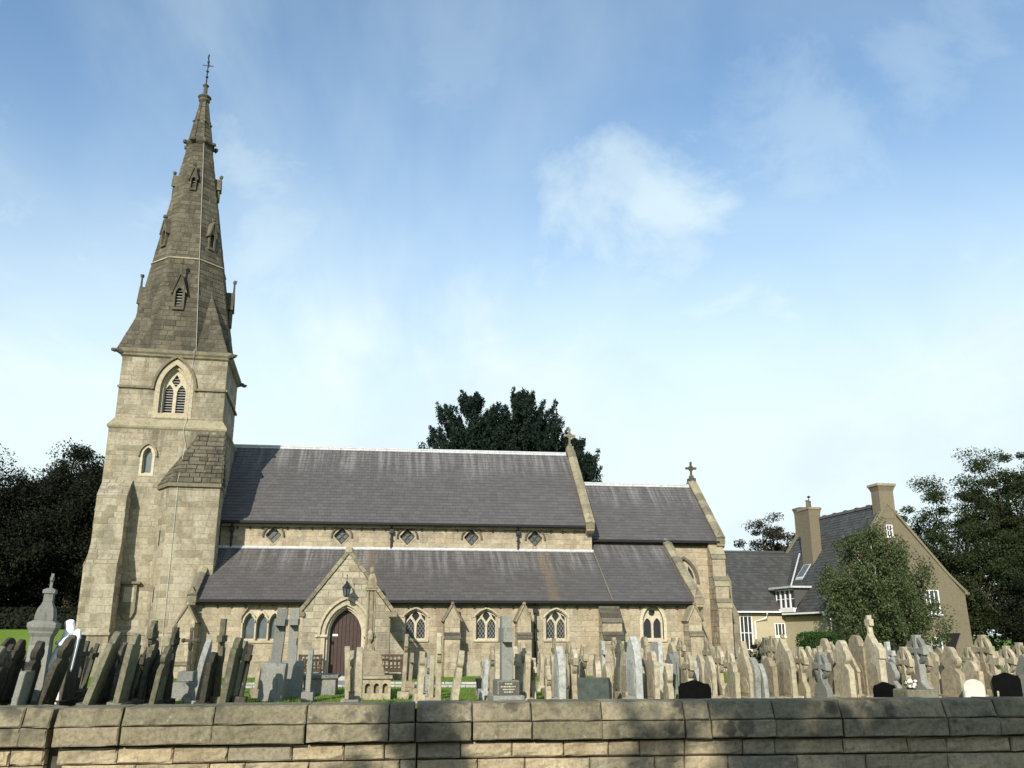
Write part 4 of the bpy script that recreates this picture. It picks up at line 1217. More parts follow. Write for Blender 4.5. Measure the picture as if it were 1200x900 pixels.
def face_masonry(key, pts, course, length, seed, proud=.03, joint=.016):
    """blocks over a convex 3-D polygon; first edge is the bottom"""
    pts = [V(p) for p in pts]
    U = (pts[1] - pts[0]).normalized(); N = U.cross(pts[-1] - pts[0]).normalized(); Vv = N.cross(U)
    poly = [((p - pts[0]).dot(U), (p - pts[0]).dot(Vv)) for p in pts]
    if N.z < -.05: N = -N
    area = sum(poly[i][0] * poly[(i + 1) % len(poly)][1] - poly[(i + 1) % len(poly)][0] * poly[i][1] for i in range(len(poly)))
    if area < 0: poly.reverse()
    masonry(key, pts[0], U, Vv, N, poly, (), course, length, joint, proud, seed)


face_masonry('turret_roof_masonry', [ev[0], ev[1], apx], .24, .5, 61, .05)
face_masonry('turret_roof_masonry', [ev[1], ev[2], apx2, apx], .24, .5, 62, .05)
face_masonry('turret_roof_masonry', [ev[2], ev[3], apx2], .24, .5, 63, .05)
MB().add([*(V(p) - Z3 * .16 for p in ev), *ev], [(0, 1, 5, 4), (1, 2, 6, 5), (2, 3, 7, 6), (3, 2, 1, 0)]).build('turret_eaves', 'coping', tower)

# ---------------------------------------------------------------- the spire
sz0, sap = zc0 + .20, 30.1
sa0 = 2.44
sc = (-TW / 2 - .14, TW / 2)
t22 = tan(pi / 8)


def spx(z): return sc[0] - .014 * (z - sz0)      # the old spire stands a little out of true


def sp_a(z): return sa0 * (sap - z) / (sap - sz0)


def oct_pt(k, z, dr=0.0):
    """vertex k of the octagon at height z"""
    a = sp_a(z) + dr
    t = pi / 8 + k * pi / 4
    r = a / cos(pi / 8)
    return T((spx(z) + r * cos(t), sc[1] + r * sin(t), z))


ztop = 29.0
sb = MB()
vs = [oct_pt(k, sz0) for k in range(8)] + [oct_pt(k, ztop) for k in range(8)]
sb.add(vs, [(k, (k + 1) % 8, 8 + (k + 1) % 8, 8 + k) for k in range(8)] + [tuple(range(8, 16))])
zbr = 17.7
for q in range(4):
    t = pi / 4 + q * pi / 2
    cor = T((sc[0] + sa0 * (1 if cos(t) > 0 else -1), sc[1] + sa0 * (1 if sin(t) > 0 else -1), sz0))
    ap = sp_a(zbr) ; top = T((spx(zbr) + ap * cos(t), sc[1] + ap * sin(t), zbr))
    k = q * 2
    A, B = oct_pt(k, sz0), oct_pt(k + 1, sz0)
    sb.add([cor, A, B, top], [(0, 2, 3), (1, 0, 3)])
spire = sb.build('spire', 'mortar_dark', church)
# faces of blocks: cardinal k faces between vertex 2j+1 and 2j+2 ; diagonal between 2j and 2j+1
for k in range(8):
    a, b = oct_pt(k, sz0), oct_pt((k + 1) % 8, sz0); c, d = oct_pt((k + 1) % 8, ztop), oct_pt(k, ztop)
    if (a - b).length < 1e-6: continue
    if k in (1, 2): continue
    face_masonry('spire_masonry', [a, b, c, d], .265, .50, 70 + k, .016)
for q in (0, 2, 3):
    t = pi / 4 + q * pi / 2
    cor = T((sc[0] + sa0 * (1 if cos(t) > 0 else -1), sc[1] + sa0 * (1 if sin(t) > 0 else -1), sz0))
    ap = sp_a(zbr); top = T((spx(zbr) + ap * cos(t), sc[1] + ap * sin(t), zbr))
    A, B = oct_pt(q * 2, sz0), oct_pt(q * 2 + 1, sz0)
    face_masonry('spire_masonry', [A, cor, top], .265, .45, 80 + q, .016)
    face_masonry('spire_masonry', [cor, B, top], .265, .45, 85 + q, .016)


def oct_band(name, prof, m, parent=spire):
    mb = MB(); vs = [oct_pt(k, z, dr) for (dr, z) in prof for k in range(8)]
    mb.add(vs, [(i * 8 + k, i * 8 + (k + 1) % 8, i * 8 + 8 + (k + 1) % 8, i * 8 + 8 + k) for i in range(len(prof) - 1) for k in range(8)])
    return mb.build(name, m, parent)


oct_band('spire_band', [(.02, 19.30), (.055, 19.31), (.055, 19.36), (.02, 19.40)], 'ashlar')
oct_band('spire_band', [(.02, 26.25), (.12, 26.38), (.12, 26.52), (.02, 26.66)], 'soot')
for k in range(8):
    p = oct_pt(k, 26.42, .16)
    MB().blob(p, (.13, .13, .15), k, 1, .3).build('crocket', 'soot', spire)
    p = oct_pt(k, 27.75, .05)
    MB().blob(p, (.07, .07, .08), k, 1, .3).build('crocket', 'soot', spire)
    r_ = MB().tube([oct_pt(k, 26.5, .02), oct_pt(k, 29.0, .015)], .035, 5); r_.build('rib', 'ashlar_dark', spire)
tipx, tipy = sc
fin = MB()
tipx = spx(29.4)
fp = lambda z: T((tipx, tipy, z))
fin.lathe([(.16, 28.7), (.19, 28.95), (.30, 29.10), (.27, 29.22), (.36, 29.32), (.20, 29.48), (.11, 29.55), (.10, 29.95), (.17, 30.05), (.09, 30.15)], V((fp(0).x, fp(0).y, 0)), 10)
finial = fin.build('spire_finial', 'soot', spire)
wv = MB().tube([fp(30.1), fp(31.95)], [.04, .018], 6)
for z in (30.6, 30.95): wv.blob(fp(z), (.09, .09, .06), 2)
wv.cbox(tipx - .28, tipx + .28, tipy - .012, tipy + .012, 31.28, 31.34, .005, tf=T)
wv.cbox(tipx - .012, tipx + .012, tipy - .28, tipy + .28, 31.35, 31.41, .005, tf=T)
wv.blob(fp(31.95), (.05, .05, .09), 2)
wv.prism([(-.32, 31.62), (-.1, 31.58), (.12, 31.62), (.3, 31.52), (.34, 31.80), (.16, 31.74), (.02, 31.9), (-.12, 31.74), (-.3, 31.74)], fp(0), TB, Z3, TU, -.01, .01)
wv.build('weather_vane', 'iron', finial)


def lucarne(k2, z0, h, w, dep, fin_h=.8):
    """gabled spire light on face with outward angle k2*45 deg (0 = east)"""
    t = k2 * pi / 4
    o = V((cos(t), sin(t), 0)); u = V((-sin(t), cos(t), 0))
    oc, uc = V((o.x * ca - o.y * sa, o.x * sa + o.y * ca, 0)), V((u.x * ca - u.y * sa, u.x * sa + u.y * ca, 0))
    base = T((spx(z0 + h * .5), sc[1], 0))
    front = sp_a(z0) + dep
    zs = z0 + h * .50
    O = base + oc * front
    prof = [(-w, z0), (w, z0), (w, zs), (0, z0 + h), (-w, zs)]
    hole = arch(0, w * .62, z0 + .12, zs - .05, w * .95)
    back = sp_a(z0 + h) - front - .15
    mb = MB().prism(prof, O, uc, Z3, oc, -.16, 0, holes=[hole])
    for sgn in (-1, 1):
        mb.add([O + uc * (sgn * w) + Z3 * z0 - oc * .1, O + uc * (sgn * w) + Z3 * zs - oc * .1, O + uc * (sgn * w) + Z3 * zs + oc * back, O + uc * (sgn * w) + Z3 * z0 + oc * back], [(0, 1, 2, 3)])
    l = mb.build('lucarne', 'ashlar_dark', spire)
    for sgn in (-1, 1):
        e = V((0, 0, 0)) + uc * (sgn * w * 1.18) + Z3 * ((zs - z0 - h) * 1.1)
        L = e.length; e = e / L
        n_ = oc.cross(e).normalized()
        if n_.z < 0: n_ = -n_
        MB().prism([(0, 0), (L, 0), (L, .06), (0, .06)], O + Z3 * (z0 + h), e, n_, oc, back, .06).build('lucarne_coping', 'ashlar_dark', l)
    lv = MB(); z = z0 + .2
    while z < zs + w * .7:
        ww = w * .6 if z < zs else max(.02, w * .6 * (zs + w - z) / w)
        lv.add([O + uc * -ww + Z3 * z - oc * .10, O + uc * ww + Z3 * z - oc * .10, O + uc * ww + Z3 * (z + .08) - oc * .2, O + uc * -ww + Z3 * (z + .08) - oc * .2], [(0, 1, 2, 3)])
        z += .15
    tag(lv.build('louvre', 'louvre', l), kind='stuff')
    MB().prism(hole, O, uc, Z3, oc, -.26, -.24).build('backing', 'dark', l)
    f = MB().tube([O + Z3 * (z0 + h - .05), O + Z3 * (z0 + h + fin_h * .75)], [.06, .045], 6)
    f.blob(O + Z3 * (z0 + h + fin_h * .8), (.11, .11, .13), k2, 1, .3)
    f.build('finial', 'soot', l)


for k2 in (6, 4, 0): lucarne(k2, 16.5, 1.8, .26, .11, .75)
for k2 in (7, 5): lucarne(k2, 20.1, 1.45, .19, .10, .2)
for k2 in (6, 4, 0): lucarne(k2, 23.3, 1.25, .16, .10, .2)
# gargoyles at the cornice corners
for (x, y, dx, dy) in ((-TW + .1, .1, -1, -1), (-.1, .1, 1, -1), (-.1, TW - .1, 1, 1), (-TW + .1, TW - .1, -1, 1)):
    g = MB().tube([T((x, y, zc0 + .02)), T((x + dx * .16, y + dy * .16, zc0 + .06)), T((x + dx * .24, y + dy * .24, zc0 - .02))], [.13, .10, .07], 8)
    g.blob(T((x + dx * .27, y + dy * .27, zc0 + .02)), (.11, .11, .10), 3, 1, .25)
    g.build('gargoyle', 'soot', tower)
# lightning conductor: pale tape from the finial down the arris and the tower face
path = [oct_pt(6, 29.0, .02)] + [oct_pt(6, z, .035) for z in (27, 26.55, 26.2, 22, 19.4, 17, sz0 + .02)]
path += [T((sc[0] + .98, -.09, zc0 + .28)), T((sc[0] + .95, -.12, zc0 + .1)), T((sc[0] + .92, .13, zc0 - .2)), T((sc[0] + .9, .13, 11.3)), T((sc[0] + .86, -.12, 10.75)), T((sc[0] + .84, -.06, 10.5)), T((-1.66, -.07, 9.95)), T((-1.62, -1.33, 8.1)), T((-1.62, -1.2, 7.8)), T((-1.62, -1.2, 1.9)), T((-1.62, -1.26, .1))]
MB().tube(path, .011, 5).build('lightning_conductor', 'wire', church)
MB().tube([T((-1.55, .12, 11.72)), T((sc[0] + .9, .12, 11.72))], .018, 5).build('cable', 'wire', church)

# ---------------------------------------------------------------- hand the blocks over: the 300 that show largest as single stones, the rest joined per wall
BLOCKS.sort(key=lambda q: -q[0])
KEYM = {'aisle_masonry': 'ashlar_warm', 'clerestory_masonry': 'ashlar_warm', 'chancel_masonry': 'ashlar_warm', 'buttress_masonry': 'ashlar_warm', 'porch_masonry': 'ashlar', 'tower_masonry': 'ashlar', 'turret_masonry': 'ashlar',
        'turret_roof_masonry': 'ashlar_dark', 'spire_masonry': 'ashlar_dark'}
joined = {}
for i, (sz, vs, fs, key, r) in enumerate(BLOCKS):
    if i < 300:
        MB().add(vs, fs, r).build('stone_block', KEYM[key], church)
    else:
        joined.setdefault(key, MB()).add(vs, fs, r)
for key, mb in joined.items():
    tag(mb.build(key, KEYM[key], church), kind='stuff')

# ---------------------------------------------------------------- the churchyard wall along the street, stone by stone
M['wall_cope'] = stone('wall_cope', [(0.165, 0.146, 0.094), (0.215, 0.186, 0.122), (0.26, 0.222, 0.148), (0.19, 0.165, 0.108)], stain=(0.075, 0.072, 0.048), stain_amt=0.75, stain_scale=1.5, stain_lo=.5, stain_hi=.75, stretch=(1, 1, 1.6), rand_off=True, grain=24, bump=.8, bump_d=0.02, lichen=(0.40, 0.38, 0.31), lichen_amt=0.35, spots=((0.06, 0.055, 0.042), 5.0, 0.55, 0.85))
M['wall_face'] = stone('wall_face', [(0.30, 0.245, 0.16), (0.38, 0.31, 0.20), (0.43, 0.35, 0.225), (0.26, 0.225, 0.155), (0.21, 0.19, 0.14)], stain=(0.18, 0.145, 0.09), stain_amt=0.7, stain_scale=1.3, stain_lo=.48, stain_hi=.75, stretch=(1, 1, .8), rand_off=True, grain=24, bump=.8, bump_d=0.02)
wsl = -0.037
wy = lambda x: 9.90 + wsl * (x - 1.27)
wall = thing('boundary_wall', 'long low sandstone wall with two coping courses along the street edge of the churchyard', 'wall', (1.27, 9.9, 0))
wd = V((1, wsl, 0)).normalized(); wnrm = V((wd.y, -wd.x, 0))


def WP(s, out, z):
    z = z - .022 + .005 * min(s, 0)
    return V((1.27, 9.9, 0)) + wd * s + wnrm * out + Z3 * z


def wall_stone(name, s0, s1, out, thick, z0, z1, m, seed, chamf=.012, back=0.0, rough=.004, nx=None, tilt=0.0):
    """a dressed stone with a worn, slightly uneven face: grid front, rounded arris"""
    rg = random.Random(seed)
    nx = nx or max(3, min(9, int((s1 - s0) / .13))); nz = 3
    mb = MB(); idx = {}
    vs = []
    us = [0] + [chamf / (s1 - s0)] + [k / nx for k in range(1, nx)] + [1 - chamf / (s1 - s0)] + [1]
    ws = [0] + [chamf / (z1 - z0)] + [k / nz for k in range(1, nz)] + [1 - chamf / (z1 - z0)] + [1]
    for j, w in enumerate(ws):
        for i, u in enumerate(us):
            edge = i in (0, len(us) - 1) or j in (0, len(ws) - 1)
            dep = out - (chamf if edge else 0) - back * w + rg.uniform(-rough, rough)
            zz = z0 + (z1 - z0) * w + tilt * (u - .5) + (rg.uniform(-.003, .003) if j in (0, len(ws) - 1) else 0)
            vs.append(WP(s0 + (s1 - s0) * u, dep, zz))
    n, mm = len(us), len(ws)
    fs = [(j * n + i, j * n + i + 1, (j + 1) * n + i + 1, (j + 1) * n + i) for j in range(mm - 1) for i in range(n - 1)]
    o = len(vs)
    for i, u in enumerate(us):
        vs.append(WP(s0 + (s1 - s0) * u, out - thick, z1 + tilt * (u - .5) + rg.uniform(-.003, .003)))
    fs += [((mm - 1) * n + i, (mm - 1) * n + i + 1, o + i + 1, o + i) for i in range(n - 1)]
    k = len(vs)
    vs += [WP(s0, out - thick, z0 - tilt / 2), WP(s1, out - thick, z0 + tilt / 2)]
    fs += [tuple([j * n for j in range(mm)] + [o, k]), tuple([j * n + n - 1 for j in range(mm)][::-1] + [k + 1, o + n - 1]), (0, k, k + 1, n - 1), (k, o, o + n - 1, k + 1)]
    mb.add(vs, fs, rg.random())
    return mb.build(name, m, wall)


def s_of(px):        # distance along the wall of a pixel column of the photograph
    p = at(px, 845, 9.9)
    for _ in range(3): p = at(px, 845, wy(p.x))
    return (p.x - 1.27) * sqrt(1 + wsl * wsl)


cj = [-240, -130, -40, 30, 65, 145, 252, 360, 456, 487, 553, 622, 704, 800, 830, 905, 983, 1105, 1165, 1240, 1340, 1450]
ss = [s_of(p) for p in cj]
for i, (a, b) in enumerate(zip(ss, ss[1:])):
    g = .006
    gl = .026 if cj[i] == 65 else .011 if cj[i] in (145, 487) else g
    gr = .026 if cj[i + 1] == 65 else .011 if cj[i + 1] in (145, 487) else g
    tl = random.uniform(-.006, .006) - (.012 if cj[i + 1] == 65 else 0)
    wall_stone('coping_stone', a + gl, b - gr, .10, .50, .812, .985 + random.uniform(-.006, .006), 'wall_cope', 100 + i, .014, .075, .007, tilt=tl)
    sh = .005 if i % 3 else -.006
    wall_stone('coping_stone', a + gl + sh, b - gr + sh, .115, .50, .632 + random.uniform(-.008, .004), .802 + tl * .2, 'wall_cope', 200 + i, .012, .006, .007, tilt=tl)
rows = [(.452, .605, [-200, -90, 0, 18, 58, 70, 142, 207, 270, 345, 405, 452, 489, 540, 600, 660, 712, 748, 800, 868, 905, 985, 1060, 1105, 1180, 1260, 1380]),
        (.262, .442, [-200, -60, 18, 58, 76, 165, 250, 291, 365, 470, 489, 560, 615, 690, 765, 800, 850, 930, 1010, 1105, 1200, 1300]),
        (.06, .252, [-200, -80, 35, 58, 80, 130, 220, 330, 420, 489, 580, 690, 780, 890, 1000, 1100, 1210, 1320])]
for r, (z0, z1, js) in enumerate(rows):
    sj = [s_of(p) for p in js]
    for i, (a, b) in enumerate(zip(sj, sj[1:])):
        gl = .005 + (.018 if js[i] in (70, 76, 80) else .008 if js[i] == 489 else 0)
        if js[i] == 58: continue        # the open joint
        wall_stone('wall_stone', a + gl, b - .005, .02 + random.uniform(-.008, .012), .3, z0 + random.uniform(0, .006), z1 - random.uniform(0, .006), 'wall_face', 300 + r * 50 + i, .016, random.uniform(-.01, .012), .011)
core = MB()
a, b = ss[0], ss[-1]
vs = [WP(s, o, z) for (o, z) in ((-.10, -.05), (-.10, .625), (-.09, .628), (-.10, .93), (-.36, .93), (-.36, -.05)) for s in (a, b)]
core.add(vs, [(2 * k, 2 * k + 1, 2 * ((k + 1) % 6) + 1, 2 * ((k + 1) % 6)) for k in range(6)])
core.build('wall_core', 'mortar_dark', wall)

# ---------------------------------------------------------------- gravestones
def bevelled(ob, off=.012):
    bm = bmesh.new(); bm.from_mesh(ob.data)
    bmesh.ops.remove_doubles(bm, verts=bm.verts, dist=1e-5)
    ed = [e for e in bm.edges if len(e.link_faces) == 2 and e.calc_face_angle(0) > .6]
    try: bmesh.ops.bevel(bm, geom=ed, offset=off, segments=1, affect='EDGES', clamp_overlap=True)
    except Exception: pass
    bm.to_mesh(ob.data); bm.free()
    a = ob.data.attributes.get('rnd')
    if a is None:
        a = ob.data.attributes.new('rnd', 'FLOAT', 'FACE')
    return ob


def arc(cx_, cy_, r, a0, a1, n):
    return [(cx_ + r * cos(radians(a0 + (a1 - a0) * i / n)), cy_ + r * sin(radians(a0 + (a1 - a0) * i / n))) for i in range(n + 1)]


def head_profile(kind, w, H):
    """outline (u, z) of a slab's upper part"""
    B = [(-w, 0), (w, 0)]
    if kind == 'round': return B + [(w, H - w * .8)] + [(w * cos(t * pi / 10), H - w * .8 + w * .8 * sin(t * pi / 10)) for t in range(1, 10)] + [(-w, H - w * .8)]
    if kind == 'shoulder':
        r = w * .62
        return B + [(w, H - r - w * .28), (w * .97, H - r - w * .05), (r, H - r)] + arc(0, H - r, r, 0, 180, 12)[1:-1] + [(-r, H - r), (-w * .97, H - r - w * .05), (-w, H - r - w * .28)]
    if kind in ('gothic', 'lancet'):
        return arch(0, w, 0, H - w * (1.5 if kind == 'gothic' else 2.1), w * (1.5 if kind == 'gothic' else 2.1), 9)
    if kind == 'ogee':
        s_ = H - w * 2.2
        R = [(w, s_), (w * .96, s_ + w * .4), (w * .74, s_ + w * .85), (w * .42, s_ + w * 1.3), (w * .2, s_ + w * 1.75)]
        return B + R + [(0, H)] + [(-a, b) for a, b in reversed(R)]
    if kind == 'gable':
        return B + [(w, H - w * 1.25), (w * 1.12, H - w * 1.15), (0, H), (-w * 1.12, H - w * 1.15), (-w, H - w * 1.25)]
    if kind == 'square': return B + [(w, H - .03), (w - .03, H), (-w + .03, H), (-w, H - .03)]
    if kind == 'serp':
        k = w
        R = [(w, H - .17), (w * .86, H - .075), (w * .60, H - .065), (w * .35, H - .03), (w * .14, H - .005)]; return B + R + [(0, H)] + [(-a, b) for a, b in reversed(R)]
    if kind == 'trefoil':
        r = w * .48; c = H - r * 1.0
        y0 = H - r * 2.6
        return B + [(w * .92, y0 - .12), (w * .50, y0)] + arc(r * .95, c - r * .75, r * .72, -60, 75, 8) + arc(0, c, r, 20, 160, 9) + arc(-r * .95, c - r * .75, r * .72, 105, 240, 8) + [(-w * .50, y0), (-w * .92, y0 - .12)]
    return B + [(w, H), (-w, H)]


def ext(mb, prof, t, x=0.0, holes=(), z=0.0): return mb.prism([(u, v + z) for u, v in prof], V((x, 0, 0)), Y3, Z3, X3, -t / 2, t / 2, holes=[[(u, v + z) for u, v in h] for h in holes])


def make_grave(kind, m, H, w, t, e, rg):
    """parts of one memorial under its Empty e (local coordinates)"""
    mt = GRAVE[m]
    part = lambda mb, name, par=e, bev=.012: bevelled(mb.build(name, mt, par), bev)
    bw, bt, bh = w + .10, t / 2 + .09, rg.uniform(.16, .26)
    def base(): return part(MB().box(-bt, bt, -bw, bw, -.3, bh), 'base')
    if kind in ('round', 'shoulder', 'gothic', 'lancet', 'ogee', 'gable', 'square', 'trefoil', 'gablecross', 'serp'):
        hh = H * .80 if kind == 'gablecross' else H
        k2 = 'gable' if kind == 'gablecross' else kind
        if kind == 'serp':
            part(MB().box(-bt, bt, -bw, bw, -.3, .12), 'base')
            part(ext(MB(), head_profile('serp', w, H - .10), t, z=.10), 'headstone', bev=.008)
            return
        b = base()
        pr = head_profile(k2, w, hh)
        s_ = part(ext(MB(), pr, t), 'headstone')
        if kind not in ('square',) and w > .22 and rg.random() < .75:
            zt = hh - w * (2.4 if kind in ('ogee', 'trefoil') else 1.9)
            if zt > bh + .25:
                pm_ = MB(); q = arch(0, w * .74, bh + .08, zt - w * .2, w * .55, 5)
                pm_.prism(q, V((0, 0, 0)), Y3, Z3, X3, t / 2 - .004, t / 2 + .010); pm_.prism(q, V((0, 0, 0)), Y3, Z3, -X3, t / 2 - .004, t / 2 + .010)
                pm_.build('inscription_panel', mt, s_)
        if kind == 'trefoil':
            r = w * .48
            o = MB(); o.blob((0, 0, H - r), (t * .62, r * .55, r * .55), rg.randint(0, 99), 1, .12); o.build('carved_boss', mt, s_)
        if kind == 'gable' and rg.random() < .5:
            o = MB(); o.blob((0, 0, H + .02), (.06, .07, .08), 1, 1, .2); o.build('finial', mt, s_)
        if kind == 'gablecross':
            sh = MB(); sh2 = MB(); ext(sh2, [(-w * 1.12, hh - w * 1.32), (-w * .70, hh - w * 1.32), (-w * .70, hh - w * .50), (-w * 1.12, hh - w * .85)], t * 1.1); ext(sh, [(w * .70, hh - w * 1.32), (w * 1.12, hh - w * 1.32), (w * 1.12, hh - w * .85), (w * .70, hh - w * .50)], t * 1.1)
            part(sh, 'shoulder', s_); part(sh2, 'shoulder', s_)
            c = MB(); k = H - hh
            ext(c, [(-.07, hh - .14), (.07, hh - .14), (.045, hh + k * .38), (.13, hh + k * .40), (.13, hh + k * .78), (.045, hh + k * .76), (.05, H), (-.05, H), (-.045, hh + k * .76), (-.13, hh + k * .78), (-.13, hh + k * .40), (-.045, hh + k * .38)], t * .7)
            part(c, 'cross_finial', s_)
        return
    if kind in ('cross', 'pcross'):
        ph = .0
        if kind == 'pcross':
            ph = min(.95, H * .42)
            part(ext(MB(), [(-w * .95, 0), (w * .95, 0), (w * .80, ph - .12), (w * .55, ph), (-w * .55, ph), (-w * .80, ph - .12)], w * 1.5), 'pedestal')
        else:
            part(MB().box(-t / 2 - .16, t / 2 + .16, -w - .06, w + .06, -.3, .16), 'base')
            part(MB().box(-t / 2 - .08, t / 2 + .08, -w * .72, w * .72, .16, .34), 'step'); ph = .34
        a = max(.055, min(.085, t * .55)); arm = w * (.95 if kind == 'cross' else 1.0); zc_ = H - (H - ph) * .26
        c = MB()
        ext(c, [(-a * 1.35, ph), (a * 1.35, ph), (a, zc_ - a), (arm, zc_ - a), (arm, zc_ + a), (a, zc_ + a), (a, H), (-a, H), (-a, zc_ + a), (-arm, zc_ + a), (-arm, zc_ - a), (-a, zc_ - a)], t * .9)
        part(c, 'cross')
        return
    if kind == 'celtic':
        R = min(w * .86, H * .24); zc_ = H - R * 1.12
        part(MB().box(-t / 2 - .10, t / 2 + .10, -w - .06, w + .06, -.3, .18), 'base')
        zw = zc_ - R - .02
        sh = MB(); b = w * rg.uniform(.72, .95); a = R * .34
        st = .18 + (zw - .18) * rg.uniform(.30, .62)
        ext(sh, [(-b, .18), (b, .18), (b * .94, st), (a * 1.15, st + .14), (a, zw + .05), (-a, zw + .05), (-a * 1.15, st + .14), (-b * .94, st)], t)
        part(sh, 'shaft')
        c = MB(); q = R * .20; f = R * .30
        arms = []
        for k in range(4):
            th = radians(-90 + 90 * k)
            rot = lambda p: (p[0] * cos(th) - p[1] * sin(th), p[0] * sin(th) + p[1] * cos(th) + zc_)
            arms += [rot(p) for p in ((q * .9, -q * .9), (R * 1.12, -f), (R * 1.12, f))] if True else []
        ext(c, arms, t * .95)
        h_ = part(c, 'cross_head')
        rn = MB(); ext(rn, arc(0, zc_, R * .98, 0, 345, 23), t * .66, holes=[arc(0, zc_, R * .70, 0, 345, 23)])
        rn.build('ring', mt, h_)
        rn = MB(); rn.blob((0, 0, zc_), (t * .60, R * .22, R * .22), 2, 1, .05); rn.build('boss', mt, h_)
        return
    if kind == 'obelisk':
        ph = H * .34
        part(MB().box(-w - .12, w + .12, -w - .12, w + .12, -.3, .16), 'base')
        part(MB().box(-w, w, -w, w, .16, ph), 'pedestal')
        part(MB().lathe([(w * .72, ph), (w * .48, H - w * .6), (.01, H)], V((0, 0, 0)), 4, sq=True), 'shaft')
        return
    if kind == 'chest':
        part(MB().box(-w, w, -t, t, -.2, H - .10), 'chest'); part(MB().box(-w - .07, w + .07, -t - .07, t + .07, H - .10, H), 'ledger_slab')
        return
    if kind == 'block':
        part(MB().box(-w, w, -t, t, -.2, H), 'block'); return


